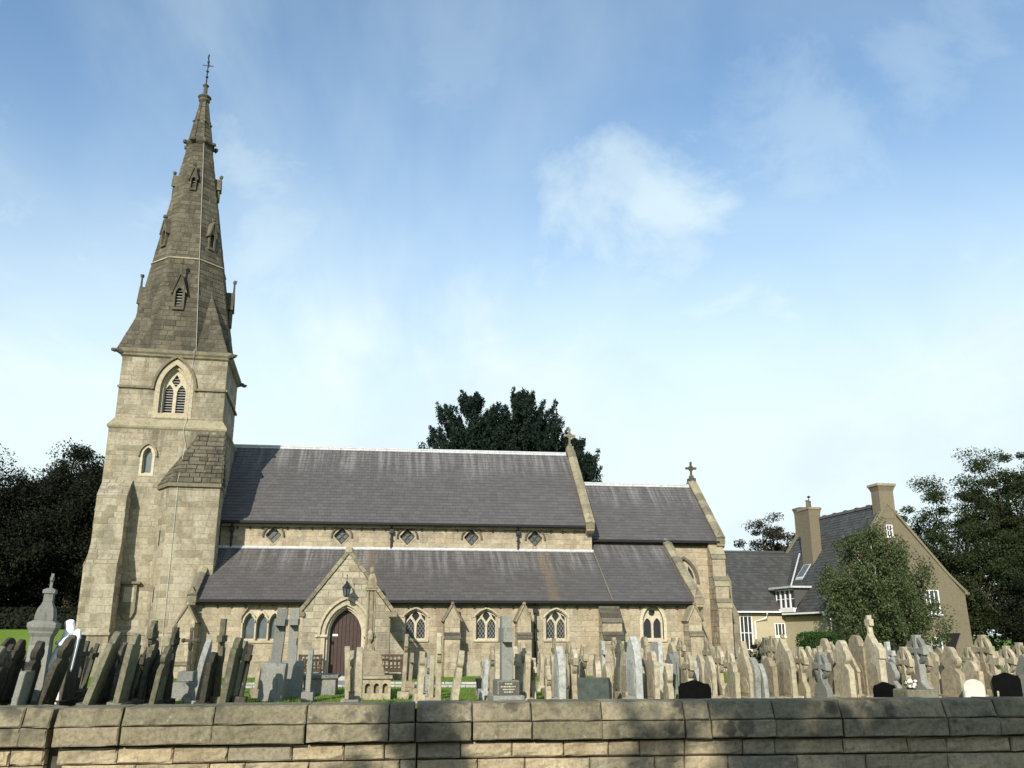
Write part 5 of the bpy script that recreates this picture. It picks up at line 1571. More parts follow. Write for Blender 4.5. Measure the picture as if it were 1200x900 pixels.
# (px, py of the top in the photograph, distance, kind, stone, half width, thickness, lean deg towards the east, yaw deg)
G = [
 (5, 757, 17.0, 'gothic', 'tan', .33, .14, 10, 0), (13, 747, 21, 'round', 'dark', .40, .12, 9, 0), (26, 749, 18.8, 'shoulder', 'dark', .42, .13, 10, 0), (2, 782, 16.2, 'round', 'dark', .36, .14, 8, 4),
 (48, 751, 16.6, 'trefoil', 'moss_shade', .36, .17, 9, 0), (33, 786, 15.8, 'square', 'grey', .26, .12, 8, 0), (84, 747, 17.0, 'trefoil', 'moss_shade', .40, .17, 15, 0), (92, 744, 20.4, 'square', 'dark', .32, .12, 5, 0), 
 (103, 751, 22.5, 'cross', 'dark', .30, .13, 7, 0), (115, 754, 23.5, 'cross', 'dark', .30, .13, 12, 0), (139, 740, 16.6, 'shoulder', 'tan', .44, .17, 16, 0), (126, 768, 21, 'round', 'dark', .36, .12, 10, 0), (151, 768, 20, 'gothic', 'dark', .36, .12, 8, 0), (147, 753, 23, 'celtic', 'dark', .32, .13, 8, 0),
 (161, 742, 17.2, 'shoulder', 'tan', .42, .16, 8, 0), (182, 727, 20.2, 'celtic', 'moss_shade', .38, .18, 2, 0), (191, 764, 22.5, 'cross', 'dark', .28, .13, 5, 0), (198, 757, 18.6, 'trefoil', 'tan', .36, .15, 8, 0), (208, 735, 21, 'celtic', 'dark', .38, .14, 4, 0), (172, 770, 24, 'round', 'dark', .36, .12, 6, 0),
 (246, 748, 21.5, 'lancet', 'pale', .36, .18, 9, 0), (252, 764, 16.8, 'shoulder', 'moss_shade', .36, .16, 6, 0), (263, 725, 17.4, 'cross', 'tan', .30, .17, 1, 0), (281, 747, 16.9, 'shoulder', 'moss_shade', .38, .18, 8, 0), (294, 755, 17.2, 'cross', 'moss_shade', .30, .16, 7, 0), (304, 782, 25, 'gothic', 'tan', .30, .14, 3, 0), (319, 762, 27, 'round', 'tan', .34, .13, 3, 0),
 (332, 713, 23.5, 'pcross', 'grey', .40, .30, 4, 0), (346, 713, 25, 'pcross', 'grey', .42, .28, 0, 0), (365, 760, 23, 'shoulder', 'grey', .30, .14, 1, 0),
 (407, 757, 16.8, 'round', 'sand', .42, .14, -3, 0), (413, 762, 18.6, 'trefoil', 'tan', .36, .12, 0, 0), (422, 758, 16.4, 'gothic', 'sand', .44, .17, -1, 3),
 (477, 743, 24, 'celtic', 'tan', .34, .14, 2, 0), (483, 765, 26, 'cross', 'tan', .28, .13, 3, 0), (495, 763, 22.5, 'trefoil', 'sand', .35, .16, 2, 0), (503, 768, 24, 'celtic', 'grey', .34, .15, 3, 0), (515, 742, 17.0, 'celtic', 'sand', .46, .15, 0, 0), (507, 768, 19.5, 'round', 'sand', .36, .13, 1, 0), (541, 762, 17.1, 'trefoil', 'sand', .38, .16, 8, 0),
 (570, 772, 23, 'gothic', 'pale', .34, .14, 3, 0), (577, 757, 21, 'celtic', 'tan', .34, .14, 1, 0), (583, 765, 19.5, 'gothic', 'sand', .34, .14, 0, 0), (603, 757, 23, 'trefoil', 'sand', .34, .14, 1, 0), (606, 766, 20, 'cross', 'sand', .28, .13, 0, 0), (613, 752, 21, 'celtic', 'sand', .36, .14, 1, 0), (618, 766, 18.2, 'shoulder', 'sand', .36, .14, 2, 0), (625, 771, 19, 'celtic', 'sand', .34, .13, 2, 0), (642, 780, 18.2, 'celtic', 'sand', .34, .15, 0, 0), (634, 764, 27, 'round', 'tan', .32, .12, 0, 0),
 (655, 757, 17.0, 'lancet', 'pale', .44, .19, 0, 0), (649, 748, 24, 'cross', 'tan', .32, .12, 0, 0), (666, 752, 25, 'celtic', 'tan', .34, .13, 0, 0), (672, 758, 17.8, 'celtic', 'sand', .42, .16, 1, 0), (684, 755, 19.5, 'celtic', 'tan', .40, .15, 2, 0), (699, 767, 21.5, 'cross', 'tan', .32, .14, 0, 0), (696, 794, 16.6, 'square', 'slate', .30, .12, 0, 55),
 (706, 751, 24, 'cross', 'pale', .30, .13, 0, 0), (711, 777, 17.2, 'gothic', 'tan', .30, .16, 0, 0), (719, 747, 28, 'celtic', 'tan', .42, .14, -4, 0), (726, 750, 27, 'celtic', 'moss_shade', .42, .14, 4, 0), (733, 778, 20.5, 'gothic', 'tan', .32, .14, 1, 0),
 (742, 745, 17.4, 'lancet', 'pale', .42, .20, 0, 6), (748, 754, 23, 'cross', 'pale', .32, .15, 1, 0), (755, 746, 25, 'shoulder', 'tan', .46, .15, 0, 0), (764, 763, 17.6, 'shoulder', 'sand', .42, .14, 0, 0), (770, 752, 28, 'square', 'pale', .38, .14, 0, 0), (775, 777, 23, 'block', 'white', .22, .2, 6, 30), (782, 780, 16.8, 'trefoil', 'sand', .38, .15, 0, 0),
 (787, 752, 26, 'gothic', 'tan', .42, .14, 0, 0), (789, 747, 29, 'celtic', 'tan', .42, .14, 0, 0), (797, 747, 27.5, 'celtic', 'tan', .42, .14, 0, 0), (806, 764, 18.2, 'celtic', 'sand', .44, .15, 0, 0), (812, 772, 20.5, 'shoulder', 'pale', .38, .14, 3, 0), (820, 766, 22, 'gothic', 'sand', .42, .14, 0, 0), (813, 797, 15.6, 'serp', 'black', .28, .12, 0, 78),
 (829, 752, 25, 'celtic', 'tan', .42, .14, 0, 0), (831, 768, 19.5, 'gothic', 'sand', .42, .14, 0, 0), (842, 757, 21, 'celtic', 'sand', .46, .15, 0, 0), (854, 762, 18.6, 'celtic', 'sand', .48, .15, 0, 0), (858, 776, 17.4, 'shoulder', 'sand', .40, .14, 0, 0), (871, 751, 17.2, 'ogee', 'sand', .50, .16, 0, 0), (881, 770, 16.7, 'gothic', 'grey', .38, .16, 2, 0), (891, 777, 17, 'lancet', 'pale', .26, .13, -2, 0),
 (888, 749, 26, 'celtic', 'tan', .42, .14, 0, 0), (897, 747, 22, 'celtic', 'moss_shade', .44, .14, 0, 0), (905, 745, 20, 'celtic', 'tan', .42, .14, 2, 0), (900, 770, 18.0, 'shoulder', 'tan', .40, .14, 0, 0), (917, 747, 18.2, 'gable', 'tan', .46, .16, 0, 0), (923, 762, 17.2, 'gothic', 'sand', .34, .14, 0, 0), (930, 765, 21, 'trefoil', 'sand', .38, .14, 2, 0), (938, 758, 17.8, 'celtic', 'sand', .42, .14, 0, 0), (947, 757, 24, 'gable', 'sand', .42, .14, 0, 0),
 (961, 764, 17.0, 'celtic', 'grey', .46, .18, 0, 0), (966, 748, 24, 'trefoil', 'tan', .42, .14, 0, 0), (973, 752, 26, 'celtic', 'sand', .42, .14, 0, 0), (985, 750, 18, 'trefoil', 'sand', .56, .17, 0, 0), (996, 766, 19.5, 'gothic', 'sand', .32, .14, 4, 0), (1003, 744, 18.7, 'shoulder', 'tan', .52, .17, 0, 0), (1018, 721, 17.3, 'gablecross', 'sand', .56, .19, 0, 0),
 (1040, 752, 22, 'cross', 'pale', .34, .13, 0, 0), (1045, 770, 20, 'gothic', 'pale', .40, .13, -6, 0), (1036, 799, 15.4, 'serp', 'black', .20, .11, 0, 82), (1058, 758, 17.8, 'celtic', 'sand', .48, .16, 0, 0), (1074, 744, 17.4, 'celtic', 'grey', .48, .20, 0, 0), (1066, 752, 23, 'celtic', 'tan', .42, .14, 0, 0), (1085, 756, 23, 'celtic', 'sand', .42, .14, 3, 0), (1092, 764, 20, 'shoulder', 'sand', .42, .14, 6, 0),
 (1112, 758, 17.6, 'trefoil', 'tan', .50, .16, 0, 0), (1133, 758, 23, 'celtic', 'sand', .44, .14, 0, 0), (1137, 774, 18.6, 'shoulder', 'sand', .46, .15, 0, 0), (1150, 744, 17.8, 'celtic', 'tan', .46, .18, 0, 0), (1163, 763, 17.2, 'cross', 'sand', .38, .20, 0, 0), (1141, 796, 15.4, 'round', 'white', .19, .10, 2, 80), (1178, 757, 19.5, 'celtic', 'sand', .46, .15, 0, 0), (1178, 788, 16.6, 'serp', 'black', .24, .12, 0, 60), (1193, 753, 19.0, 'celtic', 'tan', .46, .15, 0, 0), (1199, 766, 17.0, 'lancet', 'grey', .40, .18, 0, 0),
]
rg = random.Random(11)
for k in range(20):
    px = rg.uniform(700, 1195); Yd = rg.uniform(17.5, 22)
    G.append((px, rg.uniform(757, 776), Yd, rg.choice(['celtic', 'gothic', 'shoulder', 'trefoil', 'gable', 'cross', 'round']), rg.choice(['tan', 'sand', 'sand', 'sand', 'tan', 'grey']), rg.uniform(.36, .46), .15, rg.uniform(-2, 4), rg.uniform(-5, 5)))
for k in range(16):
    px = rg.uniform(0, 300)
    if 56 < px < 100: continue
    G.append((px, rg.uniform(748, 772), rg.uniform(17, 22), rg.choice(['celtic', 'gothic', 'shoulder', 'trefoil', 'cross']), rg.choice(['dark', 'dark', 'tan', 'moss_shade']), rg.uniform(.34, .42), .15, rg.uniform(3, 12), rg.uniform(-5, 5)))
# smaller stones seen between the others, farther back
for k in range(30):
    px = rg.uniform(690, 1190); Yd = rg.uniform(22, 31)
    if any(abs(px - g[0]) < 2.2 for g in G): px += 3
    G.append((px, rg.uniform(754, 768), Yd, rg.choice(['celtic', 'gothic', 'shoulder', 'round', 'trefoil', 'gable', 'cross']), rg.choice(['tan', 'sand', 'sand', 'tan', 'moss_shade', 'grey']), rg.uniform(.32, .42), .14, rg.uniform(-2, 4), rg.uniform(-5, 5)))
for k in range(14):
    px = rg.uniform(0, 215)
    if 56 < px < 100: continue
    G.append((px, rg.uniform(752, 772), rg.uniform(22, 29), rg.choice(['celtic', 'gothic', 'shoulder', 'round', 'cross']), rg.choice(['dark', 'tan', 'moss_shade']), rg.uniform(.32, .40), .14, rg.uniform(2, 10), rg.uniform(-5, 5)))
for k in range(8):
    px = rg.uniform(556, 690)
    G.append((px, rg.uniform(760, 772), rg.uniform(23, 28), rg.choice(['celtic', 'gothic', 'shoulder', 'cross']), rg.choice(['sand', 'tan']), rg.uniform(.30, .36), .13, rg.uniform(-1, 3), rg.uniform(-5, 5)))

CW = {'tan': 'weathered tan', 'sand': 'pale sandstone', 'moss_shade': 'mossy shade-darkened', 'grey': 'grey granite', 'pale': 'bluish pale', 'white': 'white', 'dark': 'shade-dark lichened', 'black': 'polished black', 'slate': 'greenish slate'}
KW = {'round': ('headstone', 'round-topped headstone'), 'shoulder': ('headstone', 'shouldered headstone'), 'gothic': ('headstone', 'pointed headstone'), 'lancet': ('headstone', 'tall lancet headstone'), 'ogee': ('headstone', 'broad ogee headstone'), 'gable': ('headstone', 'gabled headstone'),
      'square': ('headstone', 'square slab'), 'serp': ('headstone', 'curved-top headstone'), 'trefoil': ('headstone', 'trefoil-headed stone'), 'gablecross': ('headstone', 'gabled headstone with cross finial'), 'cross': ('grave_cross', 'plain cross'), 'pcross': ('grave_cross', 'tall cross on a pedestal'),
      'celtic': ('wheel_cross', 'wheel cross'), 'block': ('grave_block', 'small block'), 'obelisk': ('obelisk', 'obelisk'), 'chest': ('chest_tomb', 'chest tomb')}
LAND = [(30, 'by the left end of the wall'), (62, 'near the urn-topped monument'), (98, 'beside the white angel'), (128, 'before the foot of the tower buttress'), (146, 'before the shaded side of the tower buttress'), (168, 'below the shield tablet'), (190, 'before the splayed stair turret'), (214, 'before the turret foot'), (240, 'before the aisle corner buttress'),
        (284, 'left of the triple window'), (330, 'below the triple window'), (356, 'left of the porch bench'), (400, 'before the porch bench'), (430, 'before the brown door'), (472, 'right of the arcaded chest'), (500, 'below the first twin window'), (522, 'right of the first twin window'), (552, 'by the first gabled buttress'), (586, 'below the second twin window'),
        (606, 'right of the big central cross'), (630, 'by the second gabled buttress'), (662, 'below the third twin window'), (692, 'right of the third twin window'), (718, 'before the sloping buttress'), (745, 'right of the sloping buttress'), (776, 'below the pointed aisle window'), (800, 'right of the pointed aisle window'), (826, 'before the aisle end buttress'), (850, 'before the chancel wall'), (866, 'before the chancel corner'),
        (884, 'below the tall white house window'), (908, 'before the cream house wall'), (932, 'below the small barred window'), (958, 'beside the ivy on the cream wall'), (985, 'before the clipped bush'), (1010, 'before the left of the birch'), (1034, 'before the birch trunk'), (1062, 'before the right of the birch'), (1088, 'before the birch edge'), (1108, 'left of the dark gable opening'), (1130, 'before the dark gable opening'), (1156, 'right of the dark gable opening'), (1180, 'before the dark right-hand trees'), (2000, 'by the right edge')]
made = []
for g in G:
    (px, py, Yd, kind, m, w, t, ln, yw) = g
    Yd = 20.8 + (Yd - 15.4) * .45 if Yd < 22 else Yd + 1.8
    if kind in ('serp', 'square') or m == 'white': w = w * 1.30
    elif kind != 'pcross': w, t = w * (.90 if px < 310 else .82), t * (.75 if px < 310 else .85)
    if px < 300: m = {'tan': 'moss_shade', 'moss_shade': 'dark' if int(px) % 3 == 0 else 'moss_shade'}.get(m, m)  # left stones swapped to darker tones so their shaded faces read black
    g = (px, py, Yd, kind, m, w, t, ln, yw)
    p = at(px, py, Yd)
    H = max(.45, p.z / cos(radians(ln)))
    x = p.x - H * sin(radians(ln))
    land = next(s for (lim, s) in LAND if px < lim)
    made.append([g, V((x, Yd, 0)), H, land])
names = {}
for q in made:
    (px, py, Yd, kind, m, w, t, ln, yw), loc, H, land = q
    lw = 'leaning ' if ln >= 7 else ''
    back = Yd > 22
    q.append(f'{lw}{CW[m]} {KW[kind][1]} {land}'); names.setdefault(q[4], []).append(q)
ORD = ['first', 'second', 'third', 'fourth', 'fifth', 'sixth']
for lab, qs in names.items():
    if len(qs) == 1: continue
    qs.sort(key=lambda q: q[1].y)
    if len(qs) == 2: words = ['nearer', 'farther']
    else: words = ['nearest'] + [f'{ORD[i]} nearest' for i in range(1, len(qs))]
    for wd_, q in zip(words, qs): q[4] = wd_ + ' ' + lab
for q in made:
    (px, py, Yd, kind, m, w, t, ln, yw), loc, H, land, lab = q
    e = thing(KW[kind][0], lab, {'headstone': 'gravestone', 'grave_cross': 'cross', 'wheel_cross': 'cross', 'grave_block': 'gravestone', 'obelisk': 'obelisk', 'chest_tomb': 'tomb'}[KW[kind][0]], (0, 0, 0), 'gravestones in the churchyard')
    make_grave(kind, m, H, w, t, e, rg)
    e.location = loc; e.rotation_euler = (radians(rg.uniform(-1.5, 1.5)), radians(ln), radians(yw + rg.uniform(-4, 4)))

# ---- the memorials of their own kind
# tall granite pedestal with cornice, urn-shaped cap and cross, far left
p = at(62, 672, 22.5)
mo = thing('pedestal_monument', 'tall grey granite pedestal monument with cornice, bell-shaped cap and small cross', 'monument', (0, 0, 0))
mt = GRAVE['grey']
k = p.z
for name, prof in (('base', [(.58, -.2), (.58, .25), (.50, .32)]), ('shaft', [(.40, .32), (.36, k * .47)]), ('cornice', [(.36, k * .47), (.36, k * .53), (.44, k * .56), (.44, k * .57), (.52, k * .60), (.52, k * .63), (.34, k * .65)]), ('cap', [(.34, k * .65), (.335, k * .69), (.29, k * .735), (.20, k * .77), (.17, k * .79)]), ('collar', [(.17, k * .79), (.17, k * .845), (.23, k * .85), (.23, k * .875), (.10, k * .89)])):
    bevelled(MB().lathe(prof, V((0, 0, 0)), 4, sq=True, tf=lambda q: V((q.x, q.y, q.z))).build(name, mt, mo), .008)
c = MB(); a = .05; ext(c, [(-a, k * .885), (a, k * .885), (a, k * .945), (.16, k * .945), (.16, k * .975), (a, k * .975), (a, k), (-a, k), (-a, k * .975), (-.16, k * .975), (-.16, k * .945), (-a, k * .945)], .10)
c.build('cross', mt, mo)
for o in mo.children: o.scale = (.58, .60, 1)
mo.location = (p.x - .10, 22.5, 0); mo.rotation_euler = (0, radians(2.0), radians(8))

# central cross on two inscribed steps
p = at(593, 722, 21.5)
mc = thing('memorial_cross', 'large plain granite cross on two inscribed steps before the second twin window', 'cross', (0, 0, 0))
mt = GRAVE['grey']; k = p.z
bevelled(MB().box(-.36, .36, -.50, .50, -.3, .34).build('step', mt, mc), .02)
st = bevelled(MB().box(-.25, .25, -.38, .38, .34, .66).build('step', mt, mc), .015)
ip = MB().box(-.22, .22, -.396, -.376, .37, .63).build('inscription_panel', GRAVE['dark'], st)
lt = MB()
rr = random.Random(3)
for r, (zz, n_, x0) in enumerate(((.575, 5, -.08), (.515, 10, -.17), (.455, 8, -.13), (.40, 6, -.10))):
    for i in range(n_):
        ww = rr.uniform(.016, .026); lt.box(x0 + i * .034, x0 + i * .034 + ww, -.3990, -.3965, zz, zz + .024)
tag(lt.build('worn_lettering', GRAVE['white'], ip), kind='stuff')
lt = MB()
for r, (zz, n_, x0) in enumerate(((.275, 13, -.24), (.215, 16, -.29), (.15, 12, -.22))):
    for i in range(n_):
        ww = rr.uniform(.018, .028); lt.box(x0 + i * .037, x0 + i * .037 + ww, -.5025, -.4995, zz, zz + .028)
tag(lt.build('worn_lettering', GRAVE['pale'], mc), kind='stuff')
c = MB(); a = .16; zc_ = k - .42
ext(c, [(-a * 1.1, .66), (a * 1.1, .66), (a, zc_ - .16), (.40, zc_ - .16), (.40, zc_ + .16), (a, zc_ + .16), (a, k), (-a, k), (-a, zc_ + .16), (-.40, zc_ + .16), (-.40, zc_ - .16), (-a, zc_ - .16)], .24)
bevelled(c.build('cross', mt, mc), .012)
mc.location = (p.x, 21.5, 0); mc.rotation_euler = (0, 0, radians(2))

# carved pinnacle memorial in front of the door, on an arcaded chest
p = at(438, 664, 27.5); k = p.z
mp = thing('pinnacle_memorial', 'tall carved sandstone pinnacle memorial with clustered shafts before the right bench', 'monument', (0, 0, 0))
mt = GRAVE['tan']
bevelled(MB().lathe([(.58, -.2), (.55, .35), (.44, .55), (.34, 1.05), (.26, 1.22)], V((0, 0, 0)), 4, sq=True).build('base', mt, mp), .02)
MB().lathe([(.17, 1.22), (.13, 1.45), (.105, 2.95)], V((0, 0, 0)), 8).build('shaft', mt, mp)
for (x, y) in ((.10, .10), (-.10, .10), (.10, -.10), (-.10, -.10)):
    MB().tube([(x, y, 1.2), (x, y, 2.95)], .032, 6).build('colonnette', mt, mp)
for z in (1.62,): MB().blob((0, -.2, z), (.10, .08, .22), 4, 1, .2).build('carved_figure', mt, mp)
cap_ = MB().lathe([(.17, 2.92), (.17, 2.99), (.13, 3.02), (.115, 3.25), (.05, 3.42)], V((0, 0, 0)), 4, sq=True).build('gablet_head', mt, mp)
MB().prism([(-.19, 2.95), (.19, 2.95), (0, 3.32)], V((0, 0, 0)), X3, Z3, NS, .09, .17).build('gablet', mt, cap_)
MB().tube([(0, 0, 3.25), (0, 0, k - .2)], [.075, .065], 6).blob((0, 0, k - .12), (.11, .11, .15), 7, 1, .2).build('finial', mt, mp)
mp.location = (p.x - .03, 27.5, 0); mp.rotation_euler = (0, 0, radians(6))
p = at(442, 792, 25.6)
ct = thing('chest_tomb', 'low sandstone chest tomb with a three-arched front below the carved pinnacle', 'tomb', (0, 0, 0))
cb = MB(); cb.prism([(-.37, -.1), (.37, -.1), (.37, p.z - .07), (-.37, p.z - .07)], V((0, -.3, 0)), X3, Z3, NS, -.12, 0, holes=[arch(x, .075, .16, p.z * .55, .09, 4) for x in (-.23, 0, .23)])
cb.box(-.37, .37, -.17, .5, -.1, p.z - .071); cb.build('chest', mt, ct)
bevelled(MB().box(-.42, .42, -.36, .55, p.z - .07, p.z).build('ledger_slab', mt, ct), .015)
ct.location = (p.x, 25.6, 0)
p = at(377, 790, 28.0)
e = thing('chest_tomb', 'low flat grey chest tomb on the grass before the left bench', 'tomb', (0, 0, 0)); make_grave('chest', 'grey', p.z, .45, .62, e, rg); e.location = (p.x, 28.0, 0)
# thin calvary cross standing on a granite block before the aisle corner
p = at(225, 738, 26.0)
e = thing('calvary_cross', 'slender dark carved cross standing on a grey granite block before the aisle corner', 'cross', (0, 0, 0))
bevelled(MB().box(-.28, .28, -.4, .4, -.2, .45).build('block', GRAVE['grey'], e), .02); bevelled(MB().box(-.20, .20, -.3, .3, .45, .72).build('block', GRAVE['grey'], e), .02)
k = p.z; MB().tube([(0, 0, .7), (0, 0, k)], [.06, .04], 6).tube([(-.17, -.0, k - .28), (.17, .0, k - .28)], .045, 6).blob((-.19, 0, k - .28), (.07, .06, .07), 1).blob((.19, 0, k - .28), (.07, .06, .07), 2).blob((0, 0, k), (.06, .06, .08), 3).blob((0, -.03, k - .42), (.07, .07, .16), 4).build('cross', GRAVE['dark'], e)
e.location = (p.x, 26, 0)

# white marble angel
def skin_figure(name, chains, m, parent, sub=2):
    vs, es, rs = [], [], []
    ids = {}
    for ch in chains:
        prev = None
        for (key, co, r) in ch:
            if key is not None and key in ids: i = ids[key]
            else:
                i = len(vs); vs.append(co); rs.append(r)
                if key is not None: ids[key] = i
            if prev is not None: es.append((prev, i))
            prev = i
    me = bpy.data.meshes.new(name); me.from_pydata(vs, es, [])
    ob = bpy.data.objects.new(name, me); COL.objects.link(ob)
    sk = ob.modifiers.new('skin', 'SKIN'); sk.use_smooth_shade = True
    for i, r in enumerate(rs):
        d = me.skin_vertices[0].data[i]; d.radius = r if isinstance(r, tuple) else (r, r)
        d.use_root = i == 0
    ss_ = ob.modifiers.new('sub', 'SUBSURF'); ss_.levels = ss_.render_levels = sub
    me.materials.append(M[m]); ob.parent = parent
    return ob


an = thing('angel_statue', 'white marble angel with bowed head leaning over a white pedestal beside the tower', 'statue', (0, 0, 0))
bevelled(MB().box(-.34, .34, -.34, .34, -.2, .22).build('base', GRAVE['white'], an), .02)
bevelled(MB().lathe([(.27, .22), (.22, .62), (.26, .68), (.26, .76), (.2, .8)], V((0, 0, 0)), 4, sq=True).build('pedestal', M['statue_white'], an), .01)
skin_figure('body', [
    [('hip', (.06, 0, 1.16), (.20, .20)), ('waist', (.12, 0, 1.40), (.15, .16)), ('chest', (.17, 0, 1.62), (.18, .20)), ('neck', (.15, -.01, 1.78), .11), ('head', (.10, -.03, 1.91), (.125, .125)), (None, (.08, -.05, 1.98), .10)],
    [('hip', (0, 0, 1.22), .15), (None, (.0, 0, .95), (.25, .26)), (None, (-.05, 0, .72), (.30, .31))],
    [('chest', (0, 0, 0), 0), (None, (.13, -.20, 1.64), .075), (None, (.06, -.25, 1.42), .06), (None, (-.08, -.08, 1.46), .05)],
    [('chest', (0, 0, 0), 0), (None, (.16, .19, 1.64), .075), (None, (.07, .24, 1.42), .06), (None, (-.08, .07, 1.47), .05)]], 'statue_white', an)
for s_ in (-1, 1):      # wings of three overlapping rows of feathers
    ax = V((.80, s_ * .60, 0)).normalized(); n_ = V((-ax.y, ax.x, 0))
    wing = MB().prism([(-.02, 1.42), (.04, 1.70), (.13, 1.80), (.21, 1.77), (.25, 1.60), (.20, 1.40), (.08, 1.30)], V((.20, s_ * .05, 0)), ax, Z3, n_, -.04, .04).build('wing', M['statue_white'], an)
    bevelled(wing, .015)
    for k in range(7):
        u0 = .01 + k * .033; z1 = 1.46 + .03 * k; z0 = .98 + .012 * (6 - k) ** 1.9 * .6 - .02 * k
        MB().prism([(u0 - .022, z0 + .06), (u0, z0), (u0 + .022, z0 + .06), (u0 + .026, z1), (u0 - .026, z1)], V((.20, s_ * .05, 0)), ax, Z3, n_, -.022 - .004 * (k % 2), .022 + .004 * (k % 2)).build('feather', M['statue_white'], wing)
p = at(81, 722, 23.0)
sc_ = p.z / 2.04
an.scale = (sc_, sc_, sc_); an.location = (p.x - .22, 22.8, 0); an.rotation_euler = (0, radians(6), radians(15))

# small things between the graves
def flowers(name, label, px, py, Yd, r, seed):
    p = at(px, py, Yd); rr = random.Random(seed)
    e = thing(name, label, 'flowers', (0, 0, 0))
    MB().lathe([(.07, 0), (.09, .14), (.10, .15)], V((0, 0, 0)), 8).build('pot', 'plastic_black', e)
    f = MB()
    for i in range(16):
        t = rr.uniform(0, 2 * pi); q = r * sqrt(rr.random()); f.blob((q * cos(t), q * sin(t), .17 + rr.uniform(0, r)), (.04, .04, .035), i, 1, .25, rr.random())
    tag(f.build('blooms', 'flower', e), kind='stuff')
    g_ = MB()
    for i in range(24):
        t = rr.uniform(0, 2 * pi); q = rr.uniform(.03, r); a = V((q * cos(t), q * sin(t), .14 + rr.uniform(0, r * .8))); d = V((rr.uniform(-1, 1), rr.uniform(-1, 1), rr.uniform(0, 1))) * .07
        g_.add([a, a + d + V((.02, 0, 0)), a + d * 1.6, a + d - V((.02, 0, 0))], [(0, 1, 2, 3)], rr.random())
    tag(g_.build('leaves', 'leaf_bush', e), kind='stuff')
    e.location = (p.x, Yd, max(0, p.z - .2))
    return e


fl = flowers('flower_bunch', 'bunch of cream flowers on the rough granite kerb by the right trees', 1067, 803, 20.4, .14, 5)
fk = thing('grave_kerb', 'rough grey granite kerb block carrying the cream flowers', 'kerb', (0, 0, 0))
bevelled(MB().box(-.34, .42, -.36, .34, -.2, max(.4, at(1067, 806, 20.4).z - .03)).build('block', GRAVE['moss_shade'], fk), .03)
fk.location = (at(1071, 806, 20.4).x, 20.45, 0)
p = at(412, 815, 20.6)
e = thing('flower_vase', 'small square black grave vase at the foot of the thin pale headstones', 'vase', (0, 0, 0))
MB().cbox(-.06, .06, -.06, .06, 0, .14, .012).build('body', 'plastic_black', e); MB().cbox(-.068, .068, -.068, .068, .14, .165, .006).build('rim', 'plastic_black', e)
pl = MB().cbox(-.16, .16, -.12, .12, -.2, max(.1, p.z - .08), .015).build('plinth', GRAVE['grey'], e)
for o in e.children:
    if o.name.startswith(('body', 'rim')): o.location.z = max(.1, p.z - .08)
e.location = (p.x, 20.6, 0)
p = at(565, 795, 25.5)
e = thing('litter_bin', 'small dark bin on the grass beside the churchyard path', 'bin', (0, 0, 0))
MB().lathe([(.13, 0), (.17, p.z - .06)], V((0, 0, 0)), 12).build('body', 'plastic_black', e); MB().lathe([(.185, p.z - .06), (.185, p.z), (.15, p.z)], V((0, 0, 0)), 12).build('rim', 'plastic_black', e)
e.location = (p.x, 25.5, 0)

# ---- benches either side of the door
def bench(x0, x1, y, label):
    e = thing('park_bench', label, 'bench', ((x0 + x1) / 2, y, 0), 'benches beside the porch door')
    L = x1 - x0
    for k in range(4): MB().cbox(x0, x1, y - .45 + k * .11, y - .36 + k * .11, .43, .455, .005).build('seat_slat', 'bench_wood', e)
    MB().cbox(x0, x1, y - .47, y - .44, .34, .43, .005).build('rail', 'bench_wood', e)
    MB().cbox(x0, x1, y - .02, y + .03, .86, .94, .01).build('top_rail', 'bench_wood', e)
    MB().cbox(x0, x1, y - .02, y + .02, .50, .56, .01).build('rail', 'bench_wood', e)
    n = int(L / .13)
    for k in range(n):
        xx = x0 + .07 + (L - .14) * k / (n - 1)
        MB().cbox(xx - .026, xx + .026, y - .012, y + .012, .555, .865, .004).build('back_slat', 'bench_wood', e)
    for xx in (x0, x1):
        MB().cbox(xx - .035, xx + .035, y - .03, y + .045, 0, .95, .008).build('leg', 'bench_wood', e)
        MB().cbox(xx - .035, xx + .035, y - .48, y - .41, 0, .64, .008).build('leg', 'bench_wood', e)
        MB().cbox(xx - .045, xx + .045, y - .50, y - .03, .64, .68, .008).build('arm', 'bench_wood', e)


bench(-3.42, -2.62, PY - .35, 'brown slatted wooden bench left of the brown church door'); bench(-.62, .40, PY - .35, 'brown slatted wooden bench right of the brown church door')

# ---------------------------------------------------------------- the house beyond the churchyard
house = thing('house', 'rendered gabled house with dark slate roof, three chimneys and a lower cream wing', 'house', (30, 56, 0))
hc, hs = cos(radians(5)), sin(radians(5))
H0 = V((29.95, 52, 0))


def HT(p): return V((H0.x + p[0] * hc - p[1] * hs, H0.y + p[0] * hs + p[1] * hc, p[2]))
HU, HN, HB = V((hc, hs, 0)), V((hs, -hc, 0)), V((-hs, hc, 0))
hl, hr = -4.45, 4.75          # gable wall
gz_l, gz_r, gapx, gap = 3.30, 4.15, 0.10, 9.45
gpoly = [(hl, -.1), (hr + .18, -.1), (hr + .05, gz_r - .3), (hr + .10, gz_r), (hr * .80, gz_r + 1.0), (gapx, gap), (hl, gz_l)]
open_ = [(3.05, -.02), (3.72, -.02), (3.72, .95), (4.16, 1.75), (3.02, 1.75)]
w_up = [(-.12, 7.45), (.34, 7.45), (.34, 8.20), (-.12, 8.20)]
w_mid = [(2.05, 2.85), (3.0, 2.85), (3.0, 4.30), (2.05, 4.30)]
w_low = [(2.05, .55), (2.85, .55), (2.85, 1.55), (2.05, 1.55)]
O = HT((0, 0, 0))
MB().prism(gpoly, O, HU, Z3, HN, -.35, 0, holes=[open_, w_up, w_mid, w_low]).build('gable_wall', 'render_tan', house)
bk = MB()
HLEN = 9.6
